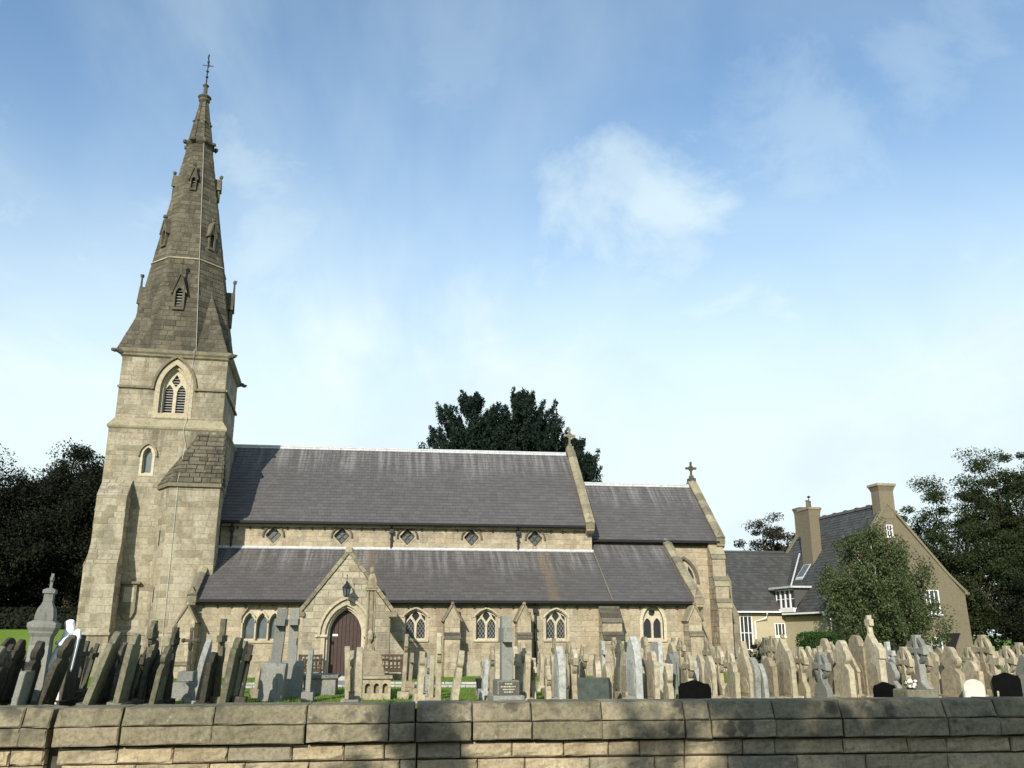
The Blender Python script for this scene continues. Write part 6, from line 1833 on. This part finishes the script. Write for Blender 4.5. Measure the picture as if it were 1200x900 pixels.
bk.box(hl, hl + .3, .36, HLEN, 0, gz_l - .1, tf=HT); bk.box(hr - .3, hr, .36, HLEN, 0, gz_r - .1, tf=HT)
bk.prism([(hl, -.1), (hr, -.1), (hr, gz_r), (gapx, gap), (hl, gz_l)], HT((0, HLEN, 0)), HU, Z3, HN, -.3, 0)
bk.build('house_wall', 'render_cream', house)
MB().prism(open_, O, HU, Z3, HN, -.10, -.06).build('opening_shade', 'dark', house)  # near-black sheet just behind the wall face: the opening's inner shade as colour


def house_window(poly, O, U, N, nx, ny, parent, blind=False):
    x0, x1 = min(p[0] for p in poly), max(p[0] for p in poly); z0, z1 = min(p[1] for p in poly), max(p[1] for p in poly)
    f = MB(); f.prism(poly, O, U, Z3, N, -.12, -.03, holes=[[(x0 + .07, z0 + .07), (x1 - .07, z0 + .07), (x1 - .07, z1 - .07), (x0 + .07, z1 - .07)]])
    fr = f.build('window', 'white_paint', parent)
    for i in range(1, nx):
        xx = x0 + (x1 - x0) * i / nx
        MB().prism([(xx - .025, z0 + .07), (xx + .025, z0 + .07), (xx + .025, z1 - .07), (xx - .025, z1 - .07)], O, U, Z3, N, -.11, -.05).build('mullion', 'white_paint', fr)
    for j in range(1, ny):
        zz = z0 + (z1 - z0) * j / ny
        MB().prism([(x0 + .07, zz - .02), (x1 - .07, zz - .02), (x1 - .07, zz + .02), (x0 + .07, zz + .02)], O, U, Z3, N, -.10, -.055).build('glazing_bar', 'white_paint', fr)
    MB().prism([(x0 + .05, z0 + .05), (x1 - .05, z0 + .05), (x1 - .05, z1 - .05), (x0 + .05, z1 - .05)], O, U, Z3, N, -.09, -.08).build('pane', 'glass_clear' if not blind else 'white_paint', fr)
    MB().prism([(x0 - .06, z0 - .07), (x1 + .06, z0 - .07), (x1 + .06, z0), (x0 - .06, z0)], O, U, Z3, N, -.05, .07).build('sill', 'white_paint', fr)
    return fr


house_window(w_up, O, HU, HN, 2, 2, house); house_window(w_mid, O, HU, HN, 3, 2, house); house_window(w_low, O, HU, HN, 2, 2, house)
# main roof, both slopes
for (xe, ze, sgn, sd) in ((hl - .35, gz_l - .30, -1, 91), (hr + .1, gz_r - .02, 1, 92)):
    e0 = HT((xe, .02 if sgn < 0 else HLEN, ze)); r0 = HT((gapx, .02 if sgn < 0 else HLEN, gap + .02))
    Vv = (r0 - e0); L = Vv.length; Vv = Vv / L
    U = HB if sgn < 0 else -HB
    N = U.cross(Vv); N = N if N.z > 0 else -N
    dk = MB().prism([(0, 0), (HLEN, 0), (HLEN, L), (0, L)], e0, U, Vv, N, -.12, 0).build('roof', 'mortar_dark', house)
    slates('slates', 'slate_house', dk, e0, U, Vv, N, HLEN, L, .30, .24, seed=sd)
rg_ = MB().prism([(-.14, -.10), (.14, -.10), (.05, .09), (-.05, .09)], HT((gapx, .3, gap + .06)), HU, Z3, HB, 0, HLEN - .6)
rdg = rg_.build('ridge', 'slate_house', house)
for k in range(7):
    MB().prism([(-.15, -.10), (.15, -.10), (.06, .14), (-.06, .14)], HT((gapx, .5 + k * 1.3, gap + .06)), HU, Z3, HB, 0, .28).build('ridge_tile', 'slate_house', rdg)
# gable copings (near and far)
for yy in (-.06, HLEN - .24):
    for (a, b) in (((hl - .05, gz_l - .02), (gapx, gap + .02)), ((hr * .80, gz_r + 1.02), (gapx, gap + .02)), ((hr + .16, gz_r - .04), (hr * .80, gz_r + 1.02))):
        A, B = V((a[0], 0, a[1])), V((b[0], 0, b[1])); d = (B - A); L = d.length; d = d / L
        dW = HU * d.x + Z3 * d.z; nW = HB.cross(dW)
        if nW.z < 0: nW = -nW
        MB().prism([(0, -.02), (L, -.02), (L, .12), (0, .12)], HT((A.x, yy, A.z)), dW, nW, HB, 0, .30).build('gable_coping', 'render_tan', house)
MB().prism([(hl - .55, gz_l - .55), (hl + .02, gz_l - .55), (hl + .02, gz_l + .35)], HT((0, -.03, 0)), HU, Z3, HN, 0, .05).build('barge_end', 'white_paint', house)
MB().box(hr + .0, hr + .30, -.1, .25, gz_r - .12, gz_r + .02, tf=HT).build('kneeler', 'render_tan', house)


def chimney(x0, x1, y0, y1, z0, z1, flare, pots, m='render_tan'):
    c = MB().box(x0, x1, y0, y1, z0, z1 - .35, tf=HT)
    c.add([HT(p) for p in ((x0, y0, z1 - .35), (x1, y0, z1 - .35), (x1, y1, z1 - .35), (x0, y1, z1 - .35), (x0 - flare, y0 - flare, z1 - .05), (x1 + flare, y0 - flare, z1 - .05), (x1 + flare, y1 + flare, z1 - .05), (x0 - flare, y1 + flare, z1 - .05))], [(0, 1, 5, 4), (1, 2, 6, 5), (2, 3, 7, 6), (3, 0, 4, 7)])
    o = c.build('chimney', m, house)
    MB().box(x0 - flare - .04, x1 + flare + .04, y0 - flare - .04, y1 + flare + .04, z1 - .05, z1 + .10, tf=HT).build('cap', 'coping', o)
    for (px_, py_) in pots:
        p = HT((px_, py_, 0))
        MB().lathe([(.13, z1 + .1), (.11, z1 + .5), (.14, z1 + .52), (.13, z1 + .60)], V((p.x, p.y, 0)), 10).build('chimney_pot', 'soot', o)
    return o


chimney(gapx - .48, gapx + .52, -.02, .8, gap - .9, 10.62, .11, ())
MB().box(gapx - .60, gapx + .64, -.04, .0, gap + .55, gap + .60, tf=HT)
ch2 = chimney(-2.50, -1.80, 4.7, 6.0, 5.2, 9.72, .05, ((-2.35, 5.0), (-2.0, 5.4)))
MB().tube([HT((-2.0, 5.4, 10.2)), HT((-2.0, 5.4, 10.55))], .03, 6).blob(HT((-2.0, 5.4, 10.6)), (.12, .12, .09), 3, 1, .2).build('cowl', 'iron', ch2)
chimney(-.75, .75, HLEN - .9, HLEN + .05, gap - 1.2, 10.3, .05, ())
# wing: cream walls and slate roof, its eaves carrying on from the main roof
wx0, wx1, wy0, wy1 = 19.9, 26.2, 57.0, 64.0
Wn = HN
WO = V((0, wy0, 0))
w_tall = [(22.0, .7), (22.85, .7), (22.85, 2.85), (22.0, 2.85)]
w_small = [(24.32, 1.55), (25.05, 1.55), (25.05, 2.40), (24.32, 2.40)]
MB().prism([(wx0, -.1), (wx1, -.1), (wx1, 3.2), (wx0, 3.2)], WO, X3, Z3, NS, -.3, 0, holes=[w_tall, w_small]).build('wing_wall', 'render_cream', house)
house_window(w_tall, WO, X3, NS, 3, 2, house); house_window(w_small, WO, X3, NS, 3, 1, house)
MB().box(wx0, wx0 + .3, wy0 + .305, wy1, 0, 3.2).prism([(wy0, 3.2), (wy1, 3.2), ((wy0 + wy1) / 2, 7.1)], V((wx0, 0, 0)), Y3, Z3, X3, 0, .3).build('wing_end_wall', 'render_cream', house)
rl = sqrt(3.7 ** 2 + 4.05 ** 2); wv_ = V((0, 3.7, 4.05)) / rl; wn_ = V((0, -4.05, 3.7)) / rl
dk = MB().prism([(0, 0), (9.4, 0), (9.4, rl), (0, rl)], V((wx0 - .2, wy0 - .25, 3.12)), X3, wv_, wn_, -.12, 0).build('wing_roof', 'mortar_dark', house)
slates('slates', 'slate_house', dk, V((wx0 - .2, wy0 - .25, 3.12)), X3, wv_, wn_, 9.4, rl, .30, .24, seed=93)
MB().quad((wx0 - .2, wy0 + 3.45, 7.17), (wx1 + 2, wy0 + 3.45, 7.17), (wx1 + 2, wy1 + .2, 3.1), (wx0 - .2, wy1 + .2, 3.1)).build('wing_roof_north', 'slate_house', house)
MB().prism([(-.1, -.06), (.1, -.06), (0, .08)], V((wx0 - .2, wy0 + 3.45, 7.2)), Y3, Z3, X3, 0, 7.2).build('wing_ridge', 'slate_house', house)
# white valley board, gutter, fascia, pipes
va, vb = HT((hl - .32, 4.4, 3.1)), HT((-2.05, 8.2, 6.95))
MB().tube([at(920.5, 711, 56.35), at(937, 649, 58.6)], .055, 6).build('valley_lining', 'lead', house)
MB().prism([(-.06, 0), (.06, 0), (.07, .1), (-.07, .1)], V((wx0 - .2, wy0 - .3, 3.02)), Y3, Z3, X3, 0, 6.0).build('gutter', 'white_paint', house)
MB().box(hl - .42, hl - .34, .0, 5.0, gz_l - .42, gz_l - .32, tf=HT).build('gutter', 'white_paint', house)
MB().box(wx0, wx1 - .6, wy0 - .18, wy0 - .01, 2.90, 3.04).build('soffit', 'soot', house)
MB().box(hl - .3, hl - .02, .02, 5.0, gz_l - .55, gz_l - .42, tf=HT).build('soffit', 'soot', house)
MB().tube([V((23.75, wy0 - .32, 3.0)), V((23.7, wy0 - .3, 2.72)), V((23.0, wy0 - .08, 2.48)), V((22.98, wy0 - .07, .1))], .045, 8).build('downpipe', 'white_paint', house)
MB().tube([HT((hl - .38, .2, gz_l - .4)), HT((hl - .36, .2, gz_l - .55)), HT((hl - .06, -.06, gz_l - .75)), HT((hl - .06, -.06, .1))], .045, 8).build('downpipe', 'white_paint', house)
# dormer facing west on the main slope
dy0, dy1, dz0, dz1 = 3.4, 5.9, 3.25, 4.5
dxf = -4.78
MB().prism([(dxf + .02, dz0), (dxf + 1.15, dz1), (dxf + .02, dz1)], HT((0, dy0 + .02, 0)), HU, Z3, HN, -.08, 0).build('dormer_cheek', 'slate_house', house)
MB().prism([(dxf + .02, dz0), (dxf + 1.15, dz1), (dxf + .02, dz1)], HT((0, dy1 - .02, 0)), HU, Z3, HN, 0, .08).build('dormer_cheek', 'slate_house', house)
DO = HT((dxf, 0, 0))
for k in range(4):
    a, b = dy0 + .05 + k * (dy1 - dy0 - .1) / 4, dy0 + .05 + (k + 1) * (dy1 - dy0 - .1) / 4
    house_window([(a, dz0), (b, dz0), (b, dz1 - .05), (a, dz1 - .05)], DO, HB, -HU, 1, 2, house)
MB().box(dxf - .3, dxf + 1.35, dy0 - .2, dy1 + .2, dz1, dz1 + .12, tf=HT).build('dormer_roof', 'lead', house)
MB().box(dxf - .12, dxf, dy0, dy1, dz0 - .22, dz0, tf=HT).build('dormer_sill', 'white_paint', house)
# roof light on the main slope above the dormer
zz = lambda x: gz_l - .30 + (x - (hl - .35)) / (gapx - hl + .35) * (gap + .32 - gz_l)
sk_ = MB()
xa, xb = -3.2, -2.45
sk_.add([HT(p) for p in ((xa, 5.0, zz(xa) + .10), (xb, 5.0, zz(xb) + .10), (xb, 5.9, zz(xb) + .10), (xa, 5.9, zz(xa) + .10), (xa, 5.0, zz(xa)), (xb, 5.0, zz(xb)), (xb, 5.9, zz(xb)), (xa, 5.9, zz(xa)))], [(0, 1, 2, 3), (0, 4, 5, 1), (1, 5, 6, 2), (2, 6, 7, 3), (3, 7, 4, 0)])
sko = sk_.build('roof_light', 'lead', house)
MB().add([HT(p) for p in ((xa + .08, 5.08, zz(xa + .08) + .106), (xb - .08, 5.08, zz(xb - .08) + .106), (xb - .08, 5.82, zz(xb - .08) + .106), (xa + .08, 5.82, zz(xa + .08) + .106))], [(0, 1, 2, 3)]).build('pane', 'glass_grey', sko)

# ---------------------------------------------------------------- trees, hedges, grass
def leaf_mesh(name, m, parent, pts, nrm, size, rng, droop=0.0, aspect=.55, kind=None):
    """many small bent leaves: pts (n,3), each two triangles folded on the midrib"""
    n = len(pts)
    a = rng.normal(size=(n, 3)); a[:, 2] -= droop
    a /= np.linalg.norm(a, axis=1)[:, None]
    b = np.cross(a, nrm + rng.normal(scale=.6, size=(n, 3))); b /= (np.linalg.norm(b, axis=1)[:, None] + 1e-9)
    c = np.cross(a, b)
    s = size * rng.uniform(.65, 1.35, size=(n, 1))
    p0 = pts - a * s * .5; p1 = pts + a * s * .5
    q0 = pts + b * s * aspect * .5 + c * s * .12; q1 = pts - b * s * aspect * .5 + c * s * .12
    v = np.stack([p0, q0, p1, q1], 1).reshape(-1, 3)
    o = ORG.get(parent, V((0, 0, 0)))
    v = v - np.array([o.x, o.y, o.z])
    me = bpy.data.meshes.new(name)
    me.vertices.add(4 * n); me.vertices.foreach_set('co', v.ravel().astype(np.float32))
    me.loops.add(6 * n); me.polygons.add(2 * n)
    base = np.arange(n)[:, None] * 4
    li = (base + np.array([0, 1, 2, 0, 2, 3])).ravel().astype(np.int32)
    me.loops.foreach_set('vertex_index', li)
    me.polygons.foreach_set('loop_start', np.arange(0, 6 * n, 3, dtype=np.int32))
    at_ = me.attributes.new('rnd', 'FLOAT', 'FACE'); r = np.repeat(rng.random(n), 2).astype(np.float32); at_.data.foreach_set('value', r)
    me.materials.append(M[m]); me.update(calc_edges=True); me.validate()
    ob = bpy.data.objects.new(name, me); COL.objects.link(ob)
    if parent is not None: ob.parent = parent
    if kind: ob['kind'] = kind
    return ob


def limb_tube(mb, a, b, r0, r1, rr, n=5):
    a, b = V(a), V(b); pts = []
    L = (b - a).length
    for i in range(n + 1):
        t = i / n
        p = a.lerp(b, t) + V((rr.uniform(-1, 1), rr.uniform(-1, 1), rr.uniform(-.5, 1))) * (L * .05 * sin(pi * t))
        pts.append(p)
    mb.tube(pts, [r0 + (r1 - r0) * i / n for i in range(n + 1)], 7)


def tree(name, label, loc, H, cz, rad, clumps, per, leaf, m, trunk_r, seed, group=None, bark='bark', clump_r=.9, gap=.0, shape=None, droop=.2, flat=.75, limbs=22, name_kind='tree', trunks=1, lumpy=1.0):
    rng = np.random.default_rng(seed); rr = random.Random(seed)
    e = thing(name, label, name_kind, loc, group)
    x, y, z = loc
    ctr = np.array([x, y, z + cz])
    cl = []
    tries = 0
    while len(cl) < clumps and tries < clumps * 40:
        tries += 1
        d = rng.normal(size=3); d /= np.linalg.norm(d)
        r = rng.random() ** .42
        lump = 1 + lumpy * (.16 * sin(d[0] * 5 + seed) + .14 * sin(d[1] * 6 + d[2] * 5 + seed * 2) + .10 * sin(d[2] * 9 + d[0] * 8))
        p = d * r * lump * np.array(rad)
        if shape and not shape(p / np.array(rad)): continue
        cl.append(p + ctr)
    cl = np.array(cl)
    tb = MB()
    for k in range(trunks):
        ox, oy = (rr.uniform(-.6, .6), rr.uniform(-.6, .6)) if trunks > 1 else (0, 0)
        top = ctr + np.array([rad[0] * rr.uniform(-.15, .15) + ox * 2, 0, rad[2] * .55])
        pts = [V((x + ox * .3, y + oy * .3, z - .2)), V((x + ox * .5, y + oy * .5, z + cz * .35)), V((x + ox, y + oy, z + cz * .75)), V(top)]
        tb.tube(pts, [trunk_r * 1.25 / sqrt(trunks), trunk_r / sqrt(trunks), trunk_r * .65 / sqrt(trunks), trunk_r * .12], 9)
    idx = rng.choice(len(cl), size=min(limbs, len(cl)), replace=False)
    for i in idx:
        t = rr.uniform(.25, .9)
        a = V((x, y, z + cz * .4)).lerp(V((x, y, z + cz + rad[2] * .4)), t * rr.uniform(.4, 1))
        limb_tube(tb, a, V(cl[i]), trunk_r * .32 * (1.2 - t * .6), .025, rr)
    tb.build('trunk', bark, e, smooth=True)
    P = []; Nn = []
    for c in cl:
        rc = clump_r * rng.uniform(.55, 1.3)
        n = int(per * rng.uniform(.6, 1.4))
        d = rng.normal(size=(n, 3)); d /= np.linalg.norm(d, axis=1)[:, None]
        rads = rng.random((n, 1)) ** .5
        off = d * rads * rc * np.array([1, 1, flat])
        P.append(c + off); Nn.append(d + np.array([0, 0, .7]))
    P = np.concatenate(P); Nn = np.concatenate(Nn)
    leaf_mesh('crown', m, e, P, Nn, leaf, rng, droop)
    return e


# dark broadleaved trees west of the tower
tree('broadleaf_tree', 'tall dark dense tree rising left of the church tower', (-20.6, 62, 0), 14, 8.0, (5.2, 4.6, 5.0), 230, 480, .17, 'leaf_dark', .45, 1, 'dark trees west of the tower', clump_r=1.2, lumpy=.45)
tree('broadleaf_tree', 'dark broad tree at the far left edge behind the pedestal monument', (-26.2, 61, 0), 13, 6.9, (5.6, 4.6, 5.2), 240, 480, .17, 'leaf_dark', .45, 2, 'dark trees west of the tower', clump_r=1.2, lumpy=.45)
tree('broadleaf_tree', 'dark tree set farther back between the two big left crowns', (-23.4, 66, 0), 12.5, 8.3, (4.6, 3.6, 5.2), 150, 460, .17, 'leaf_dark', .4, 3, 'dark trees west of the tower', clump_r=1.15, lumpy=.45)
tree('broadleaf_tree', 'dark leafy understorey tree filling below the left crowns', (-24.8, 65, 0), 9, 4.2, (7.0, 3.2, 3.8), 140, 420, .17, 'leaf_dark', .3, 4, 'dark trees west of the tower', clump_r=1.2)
# big trees at the right
tree('broadleaf_tree', 'large spreading tree at the right edge with open sprays against the sky', (46.8, 64, 0), 15.5, 9.4, (6.6, 4.6, 6.3), 270, 330, .165, 'leaf_mid', .5, 5, 'trees right of the house', clump_r=.95, limbs=40, flat=.6)
tree('broadleaf_tree', 'dark lower tree beside the right end of the house gable', (41.2, 61, 0), 9, 5.0, (4.4, 3.4, 4.2), 150, 360, .165, 'leaf_mid', .35, 6, 'trees right of the house', clump_r=.95)
tree('broadleaf_tree', 'dark understorey tree at the right behind the wheel crosses', (46.5, 58, 0), 8, 3.8, (5.6, 3.0, 3.6), 160, 360, .165, 'leaf_dark', .3, 7, 'trees right of the house', clump_r=1.0)
tree('broadleaf_tree', 'small open-branched tree between the house and the big right tree', (40.6, 70, 0), 12, 8.6, (3.2, 2.6, 3.4), 80, 240, .16, 'leaf_mid', .28, 8, 'trees right of the house', clump_r=.8, limbs=30, flat=.5)
# reddish tree behind the wing
tree('broadleaf_tree', 'purplish thin-leaved tree peeping over the house wing roof', (33.8, 78, 0), 11.5, 8.7, (3.4, 3.0, 3.3), 110, 130, .20, 'leaf_rust', .3, 9, None, clump_r=.75, limbs=40, flat=.6)
# the birch before the house
def birch_shape(q):
    return abs(q[0]) < 1.1 * max(0.0, min(1, (1.02 - q[2]) / 1.2)) ** .85 + .10 * sin(q[2] * 11)


tree('birch_tree', 'bushy birch tree with pale stems in front of the house gable', (25.75, 46.5, 0), 7.7, 3.85, (2.95, 2.6, 3.75), 430, 130, .13, 'leaf_birch', .16, 10, None, 'birch_bark', .52, shape=birch_shape, droop=.8, flat=1.35, limbs=26, trunks=3)


# the pine behind the nave: plumes turned up at the ends of whorled branches
def pine(name, label, loc, H, spread, seed, bias=0.0, group=None, ntier=9):
    rng = np.random.default_rng(seed); rr = random.Random(seed)
    e = thing(name, label, 'tree', loc, group)
    x, y, z = loc
    tb = MB(); tb.tube([V((x, y, z - .2)), V((x, y, z + H * .5)), V((x, y, z + H * .96))], [.42, .30, .05], 9)
    P = []; Nn = []
    for t in range(ntier):
        f = t / (ntier - 1)
        hz = H * (.40 + .58 * f)
        reach = spread * (1 - f) ** .42 * (1.0 if t else .9) + .35
        nb = 13 if t < ntier - 2 else 7
        for k in range(nb):
            th = 2 * pi * (k + rr.random()) / nb + t
            L = reach * rr.uniform(.75, 1.1)
            a = V((x, y, z + hz - L * .10)); b = a + V((cos(th) * L, sin(th) * L, L * rr.uniform(.10, .32)))
            tb.tube([a, a.lerp(b, .5) - V((0, 0, .1)), b], [.08, .05, .02], 5)
            for s_ in range(6):
                q = a.lerp(b, rr.uniform(.30, 1.0)) + V((rr.uniform(-.5, .5), rr.uniform(-.5, .5), 0))
                up = V((cos(th) * .35 + rr.uniform(-.2, .2), sin(th) * .35 + rr.uniform(-.2, .2), 1)).normalized()
                pl = rr.uniform(.8, 1.5)
                n = 95
                tt = rng.random(n) ** .8
                ax = np.array([q.x, q.y, q.z])[None] + np.outer(tt * pl, np.array(up))
                d = rng.normal(size=(n, 3)); d /= np.linalg.norm(d, axis=1)[:, None]
                rad_ = .34 * (1.05 - tt * .55)[:, None] * rng.random((n, 1)) ** .5
                P.append(ax + d * rad_); Nn.append(d)
    tb.build('trunk', 'bark', e, smooth=True)
    leaf_mesh('crown', 'leaf_pine', e, np.concatenate(P), np.concatenate(Nn), .26, rng, -.9, .30)
    return e


pine('pine_tree', 'dark pine with upturned plumes behind the nave ridge, nearer the tower', (5.0, 61, 0), 17.0, 5.0, 21, 0, 'pines behind the nave', 10)
pine('pine_tree', 'taller dark pine behind the nave ridge beside the gable cross', (8.6, 61, 0), 17.3, 4.9, 22, 0, 'pines behind the nave', 11)
pine('pine_tree', 'small dark pine showing only its tip past the nave gable cross', (12.2, 62, 0), 14.2, 2.6, 23, 0, 'pines behind the nave', 9)


def hedge(name, label, cat, x0, x1, y0, y1, z1, m, n, leaf, seed, z0=0.0, group=None, rounded=.35):
    rng = np.random.default_rng(seed)
    e = thing(name, label, cat, ((x0 + x1) / 2, (y0 + y1) / 2, z0), group)
    core_ = MB(); b = bmesh.new(); bmesh.ops.create_cube(b, size=1); bmesh.ops.bevel(b, geom=list(b.edges), offset=rounded * .5, segments=3, affect='EDGES')
    for q in b.verts: q.co = V(((x0 + x1) / 2 + q.co.x * (x1 - x0) * .88, (y0 + y1) / 2 + q.co.y * (y1 - y0) * .86, z0 + (q.co.z + .5) * (z1 - z0) * .94))
    core_.add([q.co.copy() for q in b.verts], [tuple(q.index for q in f.verts) for f in b.faces]); 
    me_f = [tuple(v_.index for v_ in f.verts) for f in b.faces]
    pts = rng.random((n, 3))
    fc = rng.integers(0, 5, n)
    p = pts - .5
    for k, (ax, s_) in enumerate(((0, -.5), (0, .5), (1, -.5), (1, .5), (2, .5))): p[fc == k, ax] = s_
    # round the edges off
    q = np.abs(p) * 2; l = (q ** 6).sum(1) ** (1 / 6); p = p / l[:, None] * 1.0
    nn = p.copy(); p = p * (1 + rng.normal(scale=.035, size=(n, 1)))
    P = np.stack([(x0 + x1) / 2 + p[:, 0] * (x1 - x0), (y0 + y1) / 2 + p[:, 1] * (y1 - y0), z0 + (p[:, 2] + .5) * (z1 - z0)], 1)
    b.free()
    core_.build('stems', 'leaf_dark', e)
    leaf_mesh('foliage', m, e, P, nn * 3, leaf, rng, 0)
    return e


hedge('clipped_bush', 'rounded clipped green bush before the cream house wall', 'bush', 20.1, 22.0, 43.2, 44.8, 1.75, 'leaf_bush', 6000, .09, 31)
# climber on the cream wall
rng = np.random.default_rng(5)
iv = thing('ivy', 'dark climber straggling up the cream wall beside the small barred window', 'climber', (25.6, 56.8, 0))
pts = []
for k in range(1500):
    t = rng.random(); pts.append((25.35 + (1 - t) * 1.0 + rng.normal() * .18 * (1.3 - t), 56.7 + rng.normal() * .08, .5 + t * 2.1))
leaf_mesh('leaves', 'leaf_dark', iv, np.array(pts), np.tile(np.array([[0, -1.0, .3]]), (1500, 1)), .13, rng, .3)
MB().tube([V((26.2, 56.8, 0)), V((25.9, 56.82, 1.2)), V((25.4, 56.85, 2.5))], [.04, .03, .01], 5).build('stem', 'bark', iv)
# shrub in the graves before the wing
tree('shrub', 'small dark shrub growing among the wheel crosses before the cream wall', (at(897, 770, 24).x, 24.6, 0), 1.4, .95, (.42, .4, .5), 22, 40, .09, 'leaf_dark', .03, 12, None, 'bark', .2, limbs=8, name_kind='shrub')
# lawn bank and hedge at the far left
mb = MB(); mb.add([(-60, 52, 0), (-14.5, 52, 0), (-14.5, 58, 1.95), (-60, 58, 1.95), (-14.5, 75, 2.2), (-60, 75, 2.2)], [(0, 1, 2, 3), (3, 2, 4, 5)])
tag(mb.build('lawn_bank', 'grass'), kind='structure')
hedge('hedge', 'low dark hedge along the lawn bank at the left', 'hedge', -34, -14.6, 58.6, 59.8, 3.2, 'leaf_dark', 9000, .22, 32, 1.9)
# far tree belt closing the view behind church and house
rng = np.random.default_rng(77)
P = []
for k in range(520):
    c = np.array([rng.uniform(-95, 150), rng.uniform(104, 122), rng.uniform(.3, 5.0)])
    P.append(c + rng.normal(size=(36, 3)) * np.array([1.6, 1.0, 1.0]))
P = np.concatenate(P); P[:, 2] = np.maximum(P[:, 2], .1)
far = leaf_mesh('far_woodland', 'leaf_dark', None, P, rng.normal(size=P.shape), .75, rng, 0, .7, 'stuff')
tag(far, 'distant dark belt of trees closing the view behind the churchyard', 'woodland')
# trees across the street, whose shade falls on the right half of the wall
tree('street_tree', 'narrow columnar tree across the street that shades the middle of the wall', (-6.55, -7.0, 0), 9.7, 5.7, (.86, .86, 4.1), 150, 120, .20, 'leaf_dark', .2, 41, 'trees across the street', clump_r=.45, limbs=14)
tree('street_tree', 'broad tree across the street that shades the right half of the wall', (-1.0, -7.2, 0), 10, 6.6, (3.5, 3.0, 3.2), 210, 120, .24, 'leaf_dark', .35, 42, 'trees across the street', clump_r=.8, limbs=20)
tree('street_tree', 'second broad tree across the street beside the first', (4.6, -7.4, 0), 10, 6.4, (3.6, 3.0, 3.1), 190, 120, .24, 'leaf_dark', .35, 43, 'trees across the street', clump_r=.8, limbs=20)

# grass of the churchyard: blades
rng = np.random.default_rng(9)
n = 52000
yy = 11.0 + 27.8 * rng.random(n) ** 1.15
hw = .62 * yy
xx = .13 * yy + (rng.random(n) * 2 - 1) * hw
pa = np.interp(xx, [c[0] for c in pc], [c[1] for c in pc])
keep = (np.abs(yy - pa) > 1.0) & ~((np.abs(xx + 1.8) < 1.35) & (yy > 32.5)) & ~((yy > 35.4) & (xx > -3.9) & (xx < .6)) & (xx < 30)
xx, yy = xx[keep], yy[keep]; n = len(xx)
hh = rng.uniform(.03, .085, n); ww = rng.uniform(.008, .018, n); an_ = rng.uniform(0, pi, n)
lx_, ly_ = rng.normal(scale=.03, size=n), rng.normal(scale=.03, size=n)
v = np.stack([np.stack([xx - ww * np.cos(an_), yy - ww * np.sin(an_), np.zeros(n)], 1), np.stack([xx + ww * np.cos(an_), yy + ww * np.sin(an_), np.zeros(n)], 1), np.stack([xx + lx_, yy + ly_, hh], 1)], 1).reshape(-1, 3)
me = bpy.data.meshes.new('grass_blades')
me.vertices.add(3 * n); me.vertices.foreach_set('co', v.ravel().astype(np.float32)); me.loops.add(3 * n); me.polygons.add(n)
me.loops.foreach_set('vertex_index', np.arange(3 * n, dtype=np.int32)); me.polygons.foreach_set('loop_start', np.arange(0, 3 * n, 3, dtype=np.int32))
me.attributes.new('rnd', 'FLOAT', 'FACE').data.foreach_set('value', rng.random(n).astype(np.float32))
me.materials.append(M['grass_blade']); me.update(calc_edges=True)
gr = bpy.data.objects.new('grass_blades', me); COL.objects.link(gr); tag(gr, 'short bright green churchyard grass between the graves', 'grass', kind='stuff')
